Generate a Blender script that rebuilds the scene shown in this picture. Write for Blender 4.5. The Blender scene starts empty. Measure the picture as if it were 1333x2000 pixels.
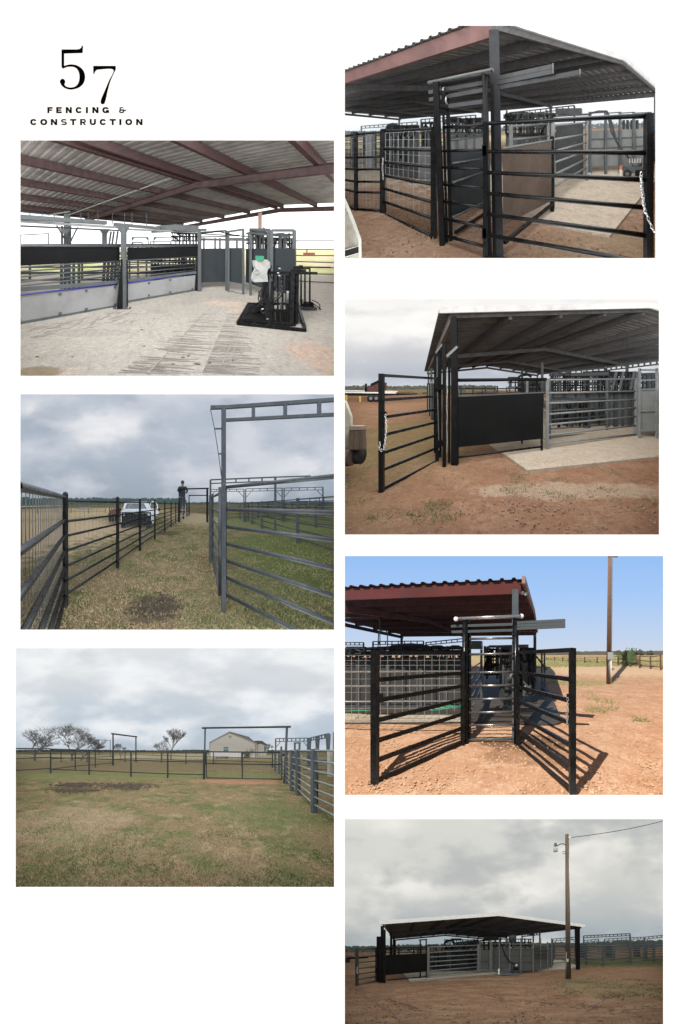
# seven ranch yards behind the windows of one white page
import bpy, bmesh, math, random
from mathutils import Vector, Matrix, noise
import numpy as np

# ---------------------------------------------------------------- camera, world, sun, exposure
EYE = 24.0                      # viewing distance of the page, metres
PAGE = 6.82                     # width of the white page, metres
Q = PAGE / 1333.0
scene = bpy.context.scene
col = scene.collection
cam_d = bpy.data.cameras.new('camera'); cam = bpy.data.objects.new('camera', cam_d); col.objects.link(cam)
cam.location = (0, -EYE, 0); cam.rotation_euler = (math.radians(90), 0, 0)
cam_d.sensor_fit = 'HORIZONTAL'; cam_d.sensor_width = 36.0; cam_d.lens = 36.0 * EYE / PAGE
cam_d.clip_start = 0.5; cam_d.clip_end = 500
scene.camera = cam
scene.render.resolution_x = 682; scene.render.resolution_y = 1024
SUN_EL, SUN_AZ = 50.0, -26.0    # sun in front of the page, to its left (azimuth from -Y towards -X)
w = bpy.data.worlds.new('World'); scene.world = w; w.use_nodes = True
nt = w.node_tree; bg = nt.nodes['Background']
sk = nt.nodes.new('ShaderNodeTexSky'); sk.sky_type = 'NISHITA'; sk.sun_disc = False
sk.sun_elevation = math.radians(SUN_EL); sk.sun_rotation = math.radians(180 + 26)
nt.links.new(sk.outputs[0], bg.inputs[0]); bg.inputs[1].default_value = 0.055
sun_d = bpy.data.lights.new('sun', 'SUN'); sun_d.energy = 5.0; sun_d.angle = math.radians(0.5); sun_d.color = (1.0, 0.93, 0.84)
sun = bpy.data.objects.new('sun', sun_d); col.objects.link(sun)
_el = math.radians(SUN_EL); _az = math.radians(SUN_AZ)
sdir = Vector((-math.sin(_az) * math.cos(_el), math.cos(_az) * math.cos(_el), -math.sin(_el)))   # direction light travels
sun.rotation_euler = sdir.to_track_quat('-Z', 'Y').to_euler()
vs = scene.view_settings; vs.view_transform = 'Standard'; vs.look = 'None'; vs.exposure = 0.25; vs.gamma = 1.0
scene.render.engine = 'CYCLES'
try:
    scene.cycles.max_bounces = 6; scene.cycles.diffuse_bounces = 3; scene.cycles.glossy_bounces = 3
except Exception: pass
# the sun shines on the page and into the one clear-sky yard; the others lie under closed cloud
sun_on = bpy.data.collections.new('sunlit'); sun_block = bpy.data.collections.new('casting_shadow')
sun.light_linking.receiver_collection = sun_on
sun.light_linking.blocker_collection = sun_block

# ---------------------------------------------------------------- materials
ALBUM = {}
def _attr(nt):
    a = nt.nodes.new('ShaderNodeAttribute'); a.attribute_name = 'real'; return a.outputs['Vector']
def _noise(nt, vec, scale, detail=5, rough=.6, stretch=None):
    if stretch:
        mp = nt.nodes.new('ShaderNodeMapping'); mp.inputs['Scale'].default_value = stretch
        nt.links.new(vec, mp.inputs['Vector']); vec = mp.outputs[0]
    n = nt.nodes.new('ShaderNodeTexNoise'); n.inputs['Scale'].default_value = scale
    n.inputs['Detail'].default_value = detail; n.inputs['Roughness'].default_value = rough
    nt.links.new(vec, n.inputs['Vector']); return n.outputs['Fac']
def _range(nt, v, lo, hi, a=0., b=1.):
    m = nt.nodes.new('ShaderNodeMapRange'); m.inputs[1].default_value = lo; m.inputs[2].default_value = hi
    m.inputs[3].default_value = a; m.inputs[4].default_value = b; m.interpolation_type = 'SMOOTHSTEP'
    nt.links.new(v, m.inputs[0]); return m.outputs[0]
def _mix(nt, f, a, b):
    m = nt.nodes.new('ShaderNodeMix'); m.data_type = 'RGBA'
    if isinstance(f, (int, float)): m.inputs[0].default_value = f
    else: nt.links.new(f, m.inputs[0])
    for s, x in ((6, a), (7, b)):
        if isinstance(x, (tuple, list)): m.inputs[s].default_value = (*x, 1)
        else: nt.links.new(x, m.inputs[s])
    return m.outputs[2]
def _math(nt, op, a, b):
    m = nt.nodes.new('ShaderNodeMath'); m.operation = op
    for s, x in ((0, a), (1, b)):
        if isinstance(x, (int, float)): m.inputs[s].default_value = x
        else: nt.links.new(x, m.inputs[s])
    return m.outputs[0]
def M(name, c, c2=None, rough=.55, metal=0., scale=4., lo=.4, hi=.7, bump=0., stretch=None, spec=.5, dust=None):
    """painted / bare surface with a procedural variation between c and c2, read in real metres"""
    if name in ALBUM: return ALBUM[name]
    m = bpy.data.materials.new(name); m.use_nodes = True; nt = m.node_tree; b = nt.nodes['Principled BSDF']
    v = _attr(nt)
    if c2 is None: c2 = tuple(x * .72 for x in c)
    f = _range(nt, _noise(nt, v, scale, 6, .65, stretch), lo, hi)
    cc = _mix(nt, f, c, c2)
    if dust:
        g = _range(nt, _noise(nt, v, scale * 5, 4, .7), .55, .72)
        cc = _mix(nt, _math(nt, 'MULTIPLY', g, .55), cc, dust)
    nt.links.new(cc, b.inputs['Base Color'])
    nt.links.new(_range(nt, _noise(nt, v, scale * 2, 3), .3, .7, max(rough - .1, .05), min(rough + .12, 1)), b.inputs['Roughness'])
    b.inputs['Metallic'].default_value = metal
    b.inputs['Specular IOR Level'].default_value = spec
    if bump:
        bp = nt.nodes.new('ShaderNodeBump'); bp.inputs['Strength'].default_value = bump; bp.inputs['Distance'].default_value = .02
        nt.links.new(_noise(nt, v, scale * 6, 5, .7), bp.inputs['Height']); nt.links.new(bp.outputs[0], b.inputs['Normal'])
    ALBUM[name] = m; return m
def GM(name, base, layers, blobs=(), rough=.95, bump=.5, bscale=14, spec=.15):
    """ground: base colour, then layers (colour, scale, lo, hi, stretch or None, strength), then blobs (colour, x, y, rx, ry, strength)"""
    m = bpy.data.materials.new(name); m.use_nodes = True; nt = m.node_tree; b = nt.nodes['Principled BSDF']
    v = _attr(nt); cc = base
    for i, (c, sc, lo, hi, st, k) in enumerate(layers):
        mp = nt.nodes.new('ShaderNodeMapping'); mp.inputs['Location'].default_value = (i * 7.3, i * 3.1, i * 1.7)
        nt.links.new(v, mp.inputs['Vector'])
        f = _range(nt, _noise(nt, mp.outputs[0], sc, 7, .68, st), lo, hi, 0, k); cc = _mix(nt, f, cc, c)
    for (c, x, y, rx, ry, k) in blobs:
        sx = nt.nodes.new('ShaderNodeSeparateXYZ'); nt.links.new(v, sx.inputs[0])
        dx = _math(nt, 'DIVIDE', _math(nt, 'SUBTRACT', sx.outputs[0], x), rx)
        dy = _math(nt, 'DIVIDE', _math(nt, 'SUBTRACT', sx.outputs[1], y), ry)
        r = _math(nt, 'ADD', _math(nt, 'MULTIPLY', dx, dx), _math(nt, 'MULTIPLY', dy, dy))
        r = _math(nt, 'ADD', r, _math(nt, 'MULTIPLY', _math(nt, 'SUBTRACT', _noise(nt, v, 2.2, 7, .7), .5), 3.4))
        cc = _mix(nt, _range(nt, r, .45, 1.1, k, 0), cc, c)
    if isinstance(cc, tuple): cc = _mix(nt, 0., cc, cc)
    if layers:     # fine grit: darker and paler specks a few centimetres across
        dk = nt.nodes.new('ShaderNodeHueSaturation'); dk.inputs['Value'].default_value = .55; nt.links.new(cc, dk.inputs['Color'])
        lt = nt.nodes.new('ShaderNodeHueSaturation'); lt.inputs['Value'].default_value = 1.38; lt.inputs['Saturation'].default_value = .85; nt.links.new(cc, lt.inputs['Color'])
        cc = _mix(nt, _range(nt, _noise(nt, v, 9, 9, .86), .49, .62, 0, .75), cc, dk.outputs[0])
        cc = _mix(nt, _range(nt, _noise(nt, v, 14, 9, .86), .51, .62, 0, .8), cc, lt.outputs[0])
    nt.links.new(cc, b.inputs['Base Color']); b.inputs['Roughness'].default_value = rough
    b.inputs['Specular IOR Level'].default_value = spec
    if bump:
        bp = nt.nodes.new('ShaderNodeBump'); bp.inputs['Strength'].default_value = bump; bp.inputs['Distance'].default_value = .03
        nt.links.new(_noise(nt, v, bscale, 6, .75), bp.inputs['Height']); nt.links.new(bp.outputs[0], b.inputs['Normal'])
    return m
def SKY(name, stops, clouds, strength=1.0, fill_gain=1.0, cscale=2.0, cf=(.42, .66), stretch=(1, 1, 2.4), off=(0, 0, 0)):
    """stops: [(height 0..1 above the horizon, colour)], clouds: list of (colour, scale, lo, hi, strength)"""
    m = bpy.data.materials.new(name); m.use_nodes = True; nt = m.node_tree
    nt.nodes.remove(nt.nodes['Principled BSDF']); e = nt.nodes.new('ShaderNodeEmission')
    nt.links.new(e.outputs[0], nt.nodes['Material Output'].inputs[0])
    v = _attr(nt); sx = nt.nodes.new('ShaderNodeSeparateXYZ'); nt.links.new(v, sx.inputs[0])
    wob = _math(nt, 'ADD', sx.outputs[2], _math(nt, 'MULTIPLY', _math(nt, 'SUBTRACT', _noise(nt, v, 1.3, 5), .5), .22 if clouds else 0.))
    r = nt.nodes.new('ShaderNodeValToRGB'); nt.links.new(wob, r.inputs[0]); el = r.color_ramp.elements
    el[0].position = stops[0][0]; el[0].color = (*stops[0][1], 1); el[1].position = stops[-1][0]; el[1].color = (*stops[-1][1], 1)
    for p, c in stops[1:-1]:
        x = el.new(p); x.color = (*c, 1)
    cc = r.outputs[0]
    for i, (c, sc, lo, hi, k) in enumerate(clouds):
        mp = nt.nodes.new('ShaderNodeMapping'); mp.inputs['Location'].default_value = (off[0] + i * 5.2, off[1] + i * 2.7, off[2] + i * 9.1)
        nt.links.new(v, mp.inputs['Vector'])
        f = _range(nt, _noise(nt, mp.outputs[0], sc, 6, .52, stretch), lo, hi, 0, k); cc = _mix(nt, f, cc, c)
    nt.links.new(cc, e.inputs[0])
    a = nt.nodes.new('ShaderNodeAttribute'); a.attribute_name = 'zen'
    st = _math(nt, 'ADD', strength, _math(nt, 'MULTIPLY', a.outputs['Fac'], strength * (fill_gain - 1)))  # unseen ceiling and sides get their own strength to light the ground
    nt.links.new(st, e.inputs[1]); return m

# ---------------------------------------------------------------- a yard: a shelf behind one window of the page
F = 1013.0
class Yard:
    """real metres (x right, y away, z up, ground 0, eye at h) -> the forced-perspective shelf behind the window.
    planes stay planes; depth is compressed towards the backdrop, as on a stage."""
    def __init__(s, name, ox, oy, k, rect, vh, h, near, depth=4.0, roll=0., sunny=False):
        s.name, s.ox, s.oy, s.k, s.rect, s.vh, s.h, s.n, s.roll, s.sunny = name, ox, oy, k, rect, vh, h, near, roll, sunny
        s.a = 1 / (EYE + depth); s.b = near * (1 / EYE - 1 / (EYE + depth)); s.depth = depth
        s.u0 = (rect[0] - ox) * k; s.v0 = (rect[1] - oy) * k; s.u1 = (rect[2] - ox) * k; s.v1 = (rect[3] - oy) * k
        s.m = 10.
    def page(s, u, v, dep):
        X = (s.ox + u / s.k - 666.5) * Q; Z = (1000 - s.oy - v / s.k) * Q
        return Vector((X * dep / EYE, dep - EYE, Z * dep / EYE))
    def to(s, p):
        y = max(p[1], 1e-3); u = 667 + F * p[0] / y
        v = s.vh + s.roll * (u - 667) + F * (s.h - p[2]) / y
        return s.page(u, v, 1 / (s.a + s.b / y))
    def W(s, u, v, y):
        return Vector(((u - 667) * y / F, y, s.h - (v - s.vh - s.roll * (u - 667)) * y / F))
    def G(s, u, v):
        y = F * s.h / (v - s.vh - s.roll * (u - 667)); return s.W(u, v, y)
    def gy(s, u, v): return F * s.h / (v - s.vh - s.roll * (u - 667))
    def planes(s):
        r = s.roll
        out = [(Vector((0, s.n, 0)), Vector((0, -1, 0)))]
        e = Vector((0, 0, s.h))
        for uu, sg in ((s.u0 - s.m, -1), (s.u1 + s.m, 1)):
            t = (uu - 667) / F; out.append((e, Vector((1, -t, 0)) * sg))
        for vv, sg in ((s.v0 - s.m, 1), (s.v1 + s.m, -1)):     # z-h = -(v-vh)/F*y + roll*x
            t = -(vv - s.vh) / F; out.append((e, Vector((-r, -t, 1)) * sg))
        return out

NODES = []
class Node:
    def __init__(s, yard, name, mat=None, parent=None, base=None, smooth=False):
        s.y, s.name, s.mat, s.parent, s.smooth = yard, name, mat, parent, smooth
        s.V = []; s.Fc = []; s.base = base if base is not None else (parent.base if parent else None); s.props = {}; s.obj = None; s.raw = False
        NODES.append(s)
    def part(s, name, mat, smooth=False): return Node(s.y, name, mat, s, s.base, smooth)
    # primitives -------------------------------------------------
    def add(s, vs, fs):
        o = len(s.V); s.V += [Vector(v) for v in vs]; s.Fc += [tuple(i + o for i in f) for f in fs]; return s
    def tube(s, a, b, r, n=8, r2=None, caps=True):
        a = Vector(a); b = Vector(b); d = (b - a)
        if d.length < 1e-6: return s
        d.normalize(); up = Vector((0, 0, 1)) if abs(d.z) < .9 else Vector((0, 1, 0))
        x = d.cross(up).normalized(); z = x.cross(d).normalized(); r2 = r if r2 is None else r2
        vs = []
        for c, rr in ((a, r), (b, r2)):
            for i in range(n):
                t = 2 * math.pi * (i + .5) / n; vs.append(c + x * math.cos(t) * rr + z * math.sin(t) * rr)
        fs = [(i, (i + 1) % n, n + (i + 1) % n, n + i) for i in range(n)]
        if caps: fs += [tuple(range(n - 1, -1, -1)), tuple(range(n, 2 * n))]
        return s.add(vs, fs)
    def path(s, pts, r, n=6):
        for a, b in zip(pts, pts[1:]): s.tube(a, b, r, n)
        return s
    def beam(s, a, b, w, h=None):
        """square-section bar from a to b: w sideways, h in the other direction"""
        a = Vector(a); b = Vector(b); h = w if h is None else h; d = (b - a).normalized()
        up = Vector((0, 0, 1)) if abs(d.z) < .9 else Vector((0, 1, 0))
        x = d.cross(up).normalized() * w / 2; z = x.normalized().cross(d).normalized() * h / 2
        vs = [c + x * i + z * j for c in (a, b) for i, j in ((-1, -1), (1, -1), (1, 1), (-1, 1))]
        return s.add(vs, [(3, 2, 1, 0), (4, 5, 6, 7), (0, 1, 5, 4), (1, 2, 6, 5), (2, 3, 7, 6), (3, 0, 4, 7)])
    def box(s, c, sx, sy, sz, rz=0.):
        """box standing on c (centre of its base)"""
        c = Vector(c); R = Matrix.Rotation(rz, 3, 'Z')
        vs = [c + R @ Vector((i * sx / 2, j * sy / 2, k * sz)) for k in (0, 1) for i, j in ((-1, -1), (1, -1), (1, 1), (-1, 1))]
        return s.add(vs, [(3, 2, 1, 0), (4, 5, 6, 7), (0, 1, 5, 4), (1, 2, 6, 5), (2, 3, 7, 6), (3, 0, 4, 7)])
    def slab(s, pts, off, sub=0):
        """polygon extruded by the vector off"""
        pts = [Vector(p) for p in pts]; n = len(pts); off = Vector(off)
        if sub and n == 4:
            a, b, c, d = pts; vs = []; fs = []
            for j in range(sub + 1):
                for i in range(sub + 1):
                    p = (a * (1 - i / sub) + b * (i / sub)) * (1 - j / sub) + (d * (1 - i / sub) + c * (i / sub)) * (j / sub)
                    vs.append(p)
            for j in range(sub):
                for i in range(sub):
                    k = j * (sub + 1) + i; fs.append((k, k + 1, k + sub + 2, k + sub + 1))
            s.add(vs, fs)
            o = [p + off for p in pts]
            s.add(pts + o, [(0, 1, 5, 4), (1, 2, 6, 5), (2, 3, 7, 6), (3, 0, 4, 7), (7, 6, 5, 4)]); return s
        vs = pts + [p + off for p in pts]
        return s.add(vs, [tuple(range(n)), tuple(range(2 * n - 1, n - 1, -1))] + [(i, n + i, n + (i + 1) % n, (i + 1) % n) for i in range(n)])
    def ring(s, c, axis, R, r, n=14, m=6, sx=1., sz=1.):
        c = Vector(c); axis = Vector(axis).normalized(); up = Vector((0, 0, 1)) if abs(axis.z) < .9 else Vector((1, 0, 0))
        x = axis.cross(up).normalized(); z = x.cross(axis).normalized(); vs = []
        for i in range(n):
            t = 2 * math.pi * i / n; d = x * math.cos(t) * sx + z * math.sin(t) * sz
            for j in range(m):
                q = 2 * math.pi * j / m; vs.append(c + d * (R + r * math.cos(q)) + axis * r * math.sin(q))
        fs = [(i * m + j, ((i + 1) % n) * m + j, ((i + 1) % n) * m + (j + 1) % m, i * m + (j + 1) % m) for i in range(n) for j in range(m)]
        return s.add(vs, fs)
    def ball(s, c, r, n=8, sc=(1, 1, 1), jit=0, rnd=None):
        c = Vector(c); vs = []; fs = []; k = max(3, n // 2)
        for j in range(k + 1):
            p = math.pi * j / k
            for i in range(n):
                t = 2 * math.pi * i / n; q = 1 + (rnd.uniform(-jit, jit) if rnd else 0)
                vs.append(c + Vector((math.sin(p) * math.cos(t) * sc[0], math.sin(p) * math.sin(t) * sc[1], math.cos(p) * sc[2])) * r * q)
        for j in range(k):
            for i in range(n): fs.append((j * n + i, (j + 1) * n + i, (j + 1) * n + (i + 1) % n, j * n + (i + 1) % n))
        return s.add(vs, fs)
    def lathe(s, c, prof, n=12):
        """prof [(r, z)] turned about the vertical through c"""
        c = Vector(c); vs = []; fs = []
        for r, z in prof:
            for i in range(n):
                t = 2 * math.pi * i / n; vs.append(c + Vector((r * math.cos(t), r * math.sin(t), z)))
        for j in range(len(prof) - 1):
            for i in range(n): fs.append((j * n + i, j * n + (i + 1) % n, (j + 1) * n + (i + 1) % n, (j + 1) * n + i))
        return s.add(vs, fs)
    def mesh_grid(s, a, b, c, d, nu, nv, r):
        """wire grid in the quad a(top left) b(top right) c(bottom right) d(bottom left)"""
        a, b, c, d = map(Vector, (a, b, c, d))
        for i in range(nu + 1):
            t = i / nu; s.tube(a.lerp(b, t), d.lerp(c, t), r, 4, caps=False)
        for j in range(nv + 1 if nv else 0):
            t = j / nv; s.tube(a.lerp(d, t), b.lerp(c, t), r, 4, caps=False)
        return s

def thing(yard, name, label, cat, base, group=None, kind=None):
    n = Node(yard, name, None, None, base); n.props = dict(label=label, category=cat)
    if group: n.props['group'] = group
    if kind: n.props['kind'] = kind
    return n
def solo(yard, name, label, cat, base, mat, group=None, kind=None, smooth=False):
    n = thing(yard, name, label, cat, base, group, kind); n.mat = mat; n.smooth = smooth; return n
def struct(yard, name, mat):
    n = Node(yard, name, mat, None, Vector((0, max(yard.n, 6), 0)) if yard else None); n.props = dict(kind='structure'); return n

def clip_mesh(yard, V, Fc):
    P = yard.planes(); need = []
    for co, no in P:
        if any((v - co).dot(no) > 1e-5 for v in V): need.append((co, no))
    if not need: return V, Fc
    bm = bmesh.new(); vv = [bm.verts.new(v) for v in V]
    for f in Fc:
        try: bm.faces.new([vv[i] for i in f])
        except Exception: pass
    for co, no in need:
        bmesh.ops.bisect_plane(bm, geom=bm.verts[:] + bm.edges[:] + bm.faces[:], dist=1e-6, plane_co=co, plane_no=no, clear_outer=True)
        if not bm.faces: break
    bm.verts.index_update(); V = [v.co.copy() for v in bm.verts]; Fc = [tuple(v.index for v in f.verts) for f in bm.faces]
    bm.free(); return V, Fc

def flush():
    for n in NODES:
        o = None
        base = Vector((0, 0, 0))
        if n.y and n.base is not None: base = n.y.to(n.base)
        if n.Fc:
            V, Fc = (n.V, n.Fc)
            if n.y and not n.raw: V, Fc = clip_mesh(n.y, V, Fc)
            if not Fc:
                print('CLIPPED AWAY', n.y.name, n.name, n.props.get('label', '')); n.dead = True
            else:
                me = bpy.data.meshes.new(n.name)
                P = [(n.y.to(v) if (n.y and not n.raw) else v) - base for v in V]
                me.from_pydata([tuple(p) for p in P], [], Fc)
                at = me.attributes.new('real', 'FLOAT_VECTOR', 'POINT')
                rl = getattr(n, 'real', None) or [tuple(v) for v in V]
                at.data.foreach_set('vector', np.array(rl, dtype=np.float32).ravel())
                if getattr(n, 'zen', None):
                    az = me.attributes.new('zen', 'FLOAT', 'POINT'); az.data.foreach_set('value', n.zen)
                if n.mat: me.materials.append(n.mat)
                bm = bmesh.new(); bm.from_mesh(me)
                if not n.raw: bmesh.ops.recalc_face_normals(bm, faces=bm.faces)
                bm.to_mesh(me); bm.free()
                if n.smooth:
                    for p in me.polygons: p.use_smooth = True
                me.update(); o = bpy.data.objects.new(n.name, me)
        elif n.mat is None:
            o = bpy.data.objects.new(n.name, None); o.empty_display_size = .1
        if o is None: continue
        if n.parent is None: o.location = base
        else:
            po = n.parent.obj
            if po is None: print('LOST PARENT', n.name); po = n.parent.parent.obj if n.parent.parent else None
            o.parent = po
        col.objects.link(o); n.obj = o
        for k, v in n.props.items(): o[k] = v
        if n.y is None or n.y.sunny:
            if o.type == 'MESH':
                sun_on.objects.link(o)
                if n.y and n.name not in ('sky', 'terrain'): sun_block.objects.link(o)
    # drop empties whose parts were all outside the picture
    for n in NODES:
        if n.obj and n.obj.type == 'EMPTY' and not n.obj.children:
            print('EMPTY THING', n.name, n.props.get('label')); bpy.data.objects.remove(n.obj); n.obj = None

# ---------------------------------------------------------------- builders shared by the yards
def sky_box(yard, mat, side_mat, horizon_y=420.):
    """cloud backdrop, its returns and an unseen ceiling brightened to light the ground, open towards the window; below the horizon the returns are field"""
    y = yard; e = y.m + 2; DF = 1 / y.a + .03; DN = EYE + .002
    u0, u1, v0, v1 = y.u0 - e, y.u1 + e, y.v0 - e, y.v1 + e
    hl = y.vh + y.roll * (u0 - 667) + 8; hr = y.vh + y.roll * (u1 - 667) + 8
    n = struct(y, 'sky', mat); n.raw = True; n.base = None; n.parent = None
    P = []; R = []; Zn = []
    def vert(u, v, dep, zen):
        P.append(y.page(u, v, dep)); R.append(((u - 667) / F * 2.2, (dep - EYE) * .8, (y.vh - v) / F * 2.2)); Zn.append(zen); return len(P) - 1
    def sheet(f, nu, nv, zf):
        ids = [[vert(*f(i / nu, j / nv), zf(i / nu, j / nv)) for i in range(nu + 1)] for j in range(nv + 1)]
        for j in range(nv):
            for i in range(nu): n.Fc.append((ids[j][i], ids[j][i + 1], ids[j + 1][i + 1], ids[j + 1][i]))
    vb = max(hl, hr) + 30
    sheet(lambda s, t: (u0 + (u1 - u0) * s, v0 + (vb - v0) * t, DF), 12, 10, lambda s, t: 0)
    sheet(lambda s, t: (u0 + (u1 - u0) * s, v0, DN + (DF - DN) * t), 12, 6, lambda s, t: 1 + 1.1 * (1 - t) ** 2 if t < .99 else 0)  # added glow on the unseen ceiling, strongest near the window, lifts the foreground
    sheet(lambda s, t: (u0, v0 + (hl - v0) * s, DN + (DF - DN) * t), 6, 6, lambda s, t: .5 if t < .99 else 0)
    sheet(lambda s, t: (u1, v0 + (hr - v0) * s, DN + (DF - DN) * t), 6, 6, lambda s, t: .5 if t < .99 else 0)
    n.V = P; n.real = R; n.zen = Zn
    f = struct(y, 'terrain', side_mat); f.raw = True; f.base = None
    for uu, hh in ((u0, hl), (u1, hr)):
        vs = [y.page(uu, hh, DN), y.page(uu, hh, DF), y.page(uu, v1, DF), y.page(uu, v1, DN)]
        o = len(f.V); f.V += vs; f.Fc.append((o, o + 1, o + 2, o + 3))

def ground_sheet(yard, mat, bump=.012, name='ground', rows=110, cols=70, seed=1, far=400., zf=None):
    y = yard; n = struct(y, name, mat); e = y.m - 1
    tl = (y.u0 - e - 667) / F; tr = (y.u1 + e - 667) / F; vs = []
    for j in range(rows + 1):
        inv = 1 / y.n + (1 / far - 1 / y.n) * (j / rows) ** .85; yy = 1 / inv
        for i in range(cols + 1):
            x = (tl + (tr - tl) * i / cols) * yy
            z = bump * (noise.fractal(Vector((x * 1.1, yy * 1.1, seed)), 1, 2, 5) + .5 * noise.noise(Vector((x * 7, yy * 7, seed))))
            if zf: z += zf(x, yy)
            vs.append((x, yy, z))
    c = cols + 1
    n.add(vs, [(j * c + i, j * c + i + 1, (j + 1) * c + i + 1, (j + 1) * c + i) for j in range(rows) for i in range(cols)])
    n.smooth = True; return n

def pane_gate(yard, name, label, cat, L, R, rails, mp, mr, rp=.035, rr=.03, square=True, group=None, mids=(), mid_r=None, T=None, posts=True, rail_name='rail', flat=False):
    """L, R = (u, vtop, vbottom, y). rails = [(v at L, v at R)]"""
    t = T or thing(yard, name, label, cat, yard.W(L[0], L[2], L[3]), group)
    if posts:
        for q in (L, R):
            p = t.part('post', mp)
            a, b = yard.W(q[0], q[2], q[3]), yard.W(q[0], q[1], q[3])
            p.beam(a, b, rp * 2) if square else p.tube(a, b, rp, 10)
    for vl, vr in rails:
        p = t.part(rail_name, mr, smooth=not flat)
        a, b = yard.W(L[0], vl, L[3]), yard.W(R[0], vr, R[3])
        p.beam(a, b, rr * 1.3, rr * 2) if flat else p.tube(a, b, rr, 10)
    for f in mids:
        p = t.part('upright', mp); a0, a1 = yard.W(L[0], L[2], L[3]), yard.W(L[0], L[1], L[3]); b0, b1 = yard.W(R[0], R[2], R[3]), yard.W(R[0], R[1], R[3])
        A, B = a0.lerp(b0, f), a1.lerp(b1, f); m = mid_r or rp * .8
        p.beam(A, B, m * 2) if square else p.tube(A, B, m, 8)
    return t

def fence_run(yard, label, posts, fr, mp, mr, rp=.04, rr=.028, square=False, group=None, name='pipe_fence', cat='fence', T=None, y_of=None, cap=0.):
    """posts = [(u, vtop, vbottom)], vbottom on the ground; fr = rail heights as fractions of the post height"""
    P = []
    for q in posts:
        y = q[3] if len(q) > 3 else yard.gy(q[0], q[2])
        P.append((yard.W(q[0], q[2], y), yard.W(q[0], q[1], y)))
    t = T or thing(yard, name, label, cat, P[0][0], group)
    for a, b in P:
        p = t.part('post', mp); d = (b - a); b2 = b + d.normalized() * cap
        p.beam(a, b2, rp * 2) if square else p.tube(a, b2, rp, 8)
        if cap: p.ball(b2, rp * 1.08, 8)
    for f in fr:
        p = t.part('rail', mr, smooth=True)
        p.path([a.lerp(b, f) for a, b in P], rr, 8)
    return t

def truss_frame(yard, label, L, R, vin, n, mat, r=.04, group='overhead gate frames', name='gate_frame', brace=0.):
    """L, R = (u, vtop, vbottom, y); vin = (v of lower chord at L, at R)"""
    W = yard.W; t = thing(yard, name, label, 'gate frame', W(L[0], L[2], L[3]), group)
    for q in (L, R):
        if q[2] is not None: t.part('post', mat).beam(W(q[0], q[2], q[3]), W(q[0], q[1], q[3]), r * 2)
    a, b = W(L[0], L[1], L[3]), W(R[0], R[1], R[3]); c, d = W(L[0], vin[0], L[3]), W(R[0], vin[1], R[3])
    t.part('top_beam', mat).beam(a, b, r * 1.6); t.part('lower_beam', mat).beam(c, d, r * 1.4)
    for i in range(1, n): t.part('strut', mat).beam(c.lerp(d, i / n), a.lerp(b, i / n), r * 1.3)
    if brace:
        h = (a - c).length * brace
        for (p, q) in ((c, d), (d, c)):
            t.part('brace', mat).beam(p - Vector((0, 0, h)), p.lerp(q, .16), r * 1.1)
    return t

def chain_links(node, pts, R=.022, r=.005):
    pts = [Vector(p) for p in pts]; k = 0
    for a, b in zip(pts, pts[1:]):
        d = b - a; n = max(1, int(d.length / (R * 1.55)))
        for i in range(n):
            c = a.lerp(b, (i + .5) / n); side = Vector((0, 1, 0)) if k % 2 else Vector((1, 0, 0))
            ax = d.normalized().cross(side)
            if ax.length < .1: ax = Vector((0, 0, 1)).cross(d)
            node.ring(c, ax, R * .75, r, 8, 4, sx=.75, sz=1.15); k += 1

def blades(yard, name, label, n, place, mat, hmin, hmax, wd=.004, seed=3, lean=.6, ymax=30.):
    """grass: place(x, y) -> probability 0..1"""
    rnd = random.Random(seed); g = solo(yard, name, label, 'grass', yard.G(667, yard.v1 - 120), mat, kind='stuff')
    tl = (yard.u0 - 667) / F; tr = (yard.u1 - 667) / F; k = 0; tries = 0
    y0 = max(yard.n * 1.02, F * yard.h / (yard.v1 + 8 - yard.vh))
    while k < n and tries < n * 12:
        tries += 1
        inv = rnd.uniform(1 / ymax, 1 / y0); y = 1 / inv; x = rnd.uniform(tl, tr) * y
        if rnd.random() > place(x, y): continue
        h = rnd.uniform(hmin, hmax); a = rnd.uniform(0, math.tau); wv = wd * (1 + y * .10)
        dx, dy = math.cos(a), math.sin(a); l = rnd.uniform(.2, 1) * lean * h * 1.6; z = rnd.uniform(.3, 1) * h
        b = rnd.uniform(0, math.tau); lx, ly = math.cos(b) * l, math.sin(b) * l
        g.add([(x - dx * wv, y - dy * wv, -.005), (x + dx * wv, y + dy * wv, -.005), (x + lx * .5 + dx * wv * .7, y + ly * .5 + dy * wv * .7, z * .65), (x + lx, y + ly, z)], [(0, 1, 2), (0, 2, 3)]); k += 1
    return g
def stones(yard, name, label, cat, n, mat, rmin, rmax, place=lambda x, y: 1, seed=5, ymax=14., flat=.5):
    rnd = random.Random(seed); g = solo(yard, name, label, cat, yard.G(667, yard.v1 - 60), mat, kind='stuff')
    tl = (yard.u0 - 667) / F; tr = (yard.u1 - 667) / F; y0 = max(yard.n, F * yard.h / (yard.v1 - yard.vh)); k = 0; tr_ = 0
    while k < n and tr_ < n * 12:
        tr_ += 1; y = 1 / rnd.uniform(1 / ymax, 1 / y0); x = rnd.uniform(tl, tr) * y
        if rnd.random() > place(x, y): continue
        r = rmin + (rmax - rmin) * rnd.random() ** 3
        g.ball((x, y, r * .1), r, 5, (1, rnd.uniform(.6, 1.3), flat), .25, rnd); k += 1
    return g
def pn(x, y, s, seed=0.): return noise.fractal(Vector((x * s, y * s, seed)), 1, 2, 4) * .5 + .5
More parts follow.
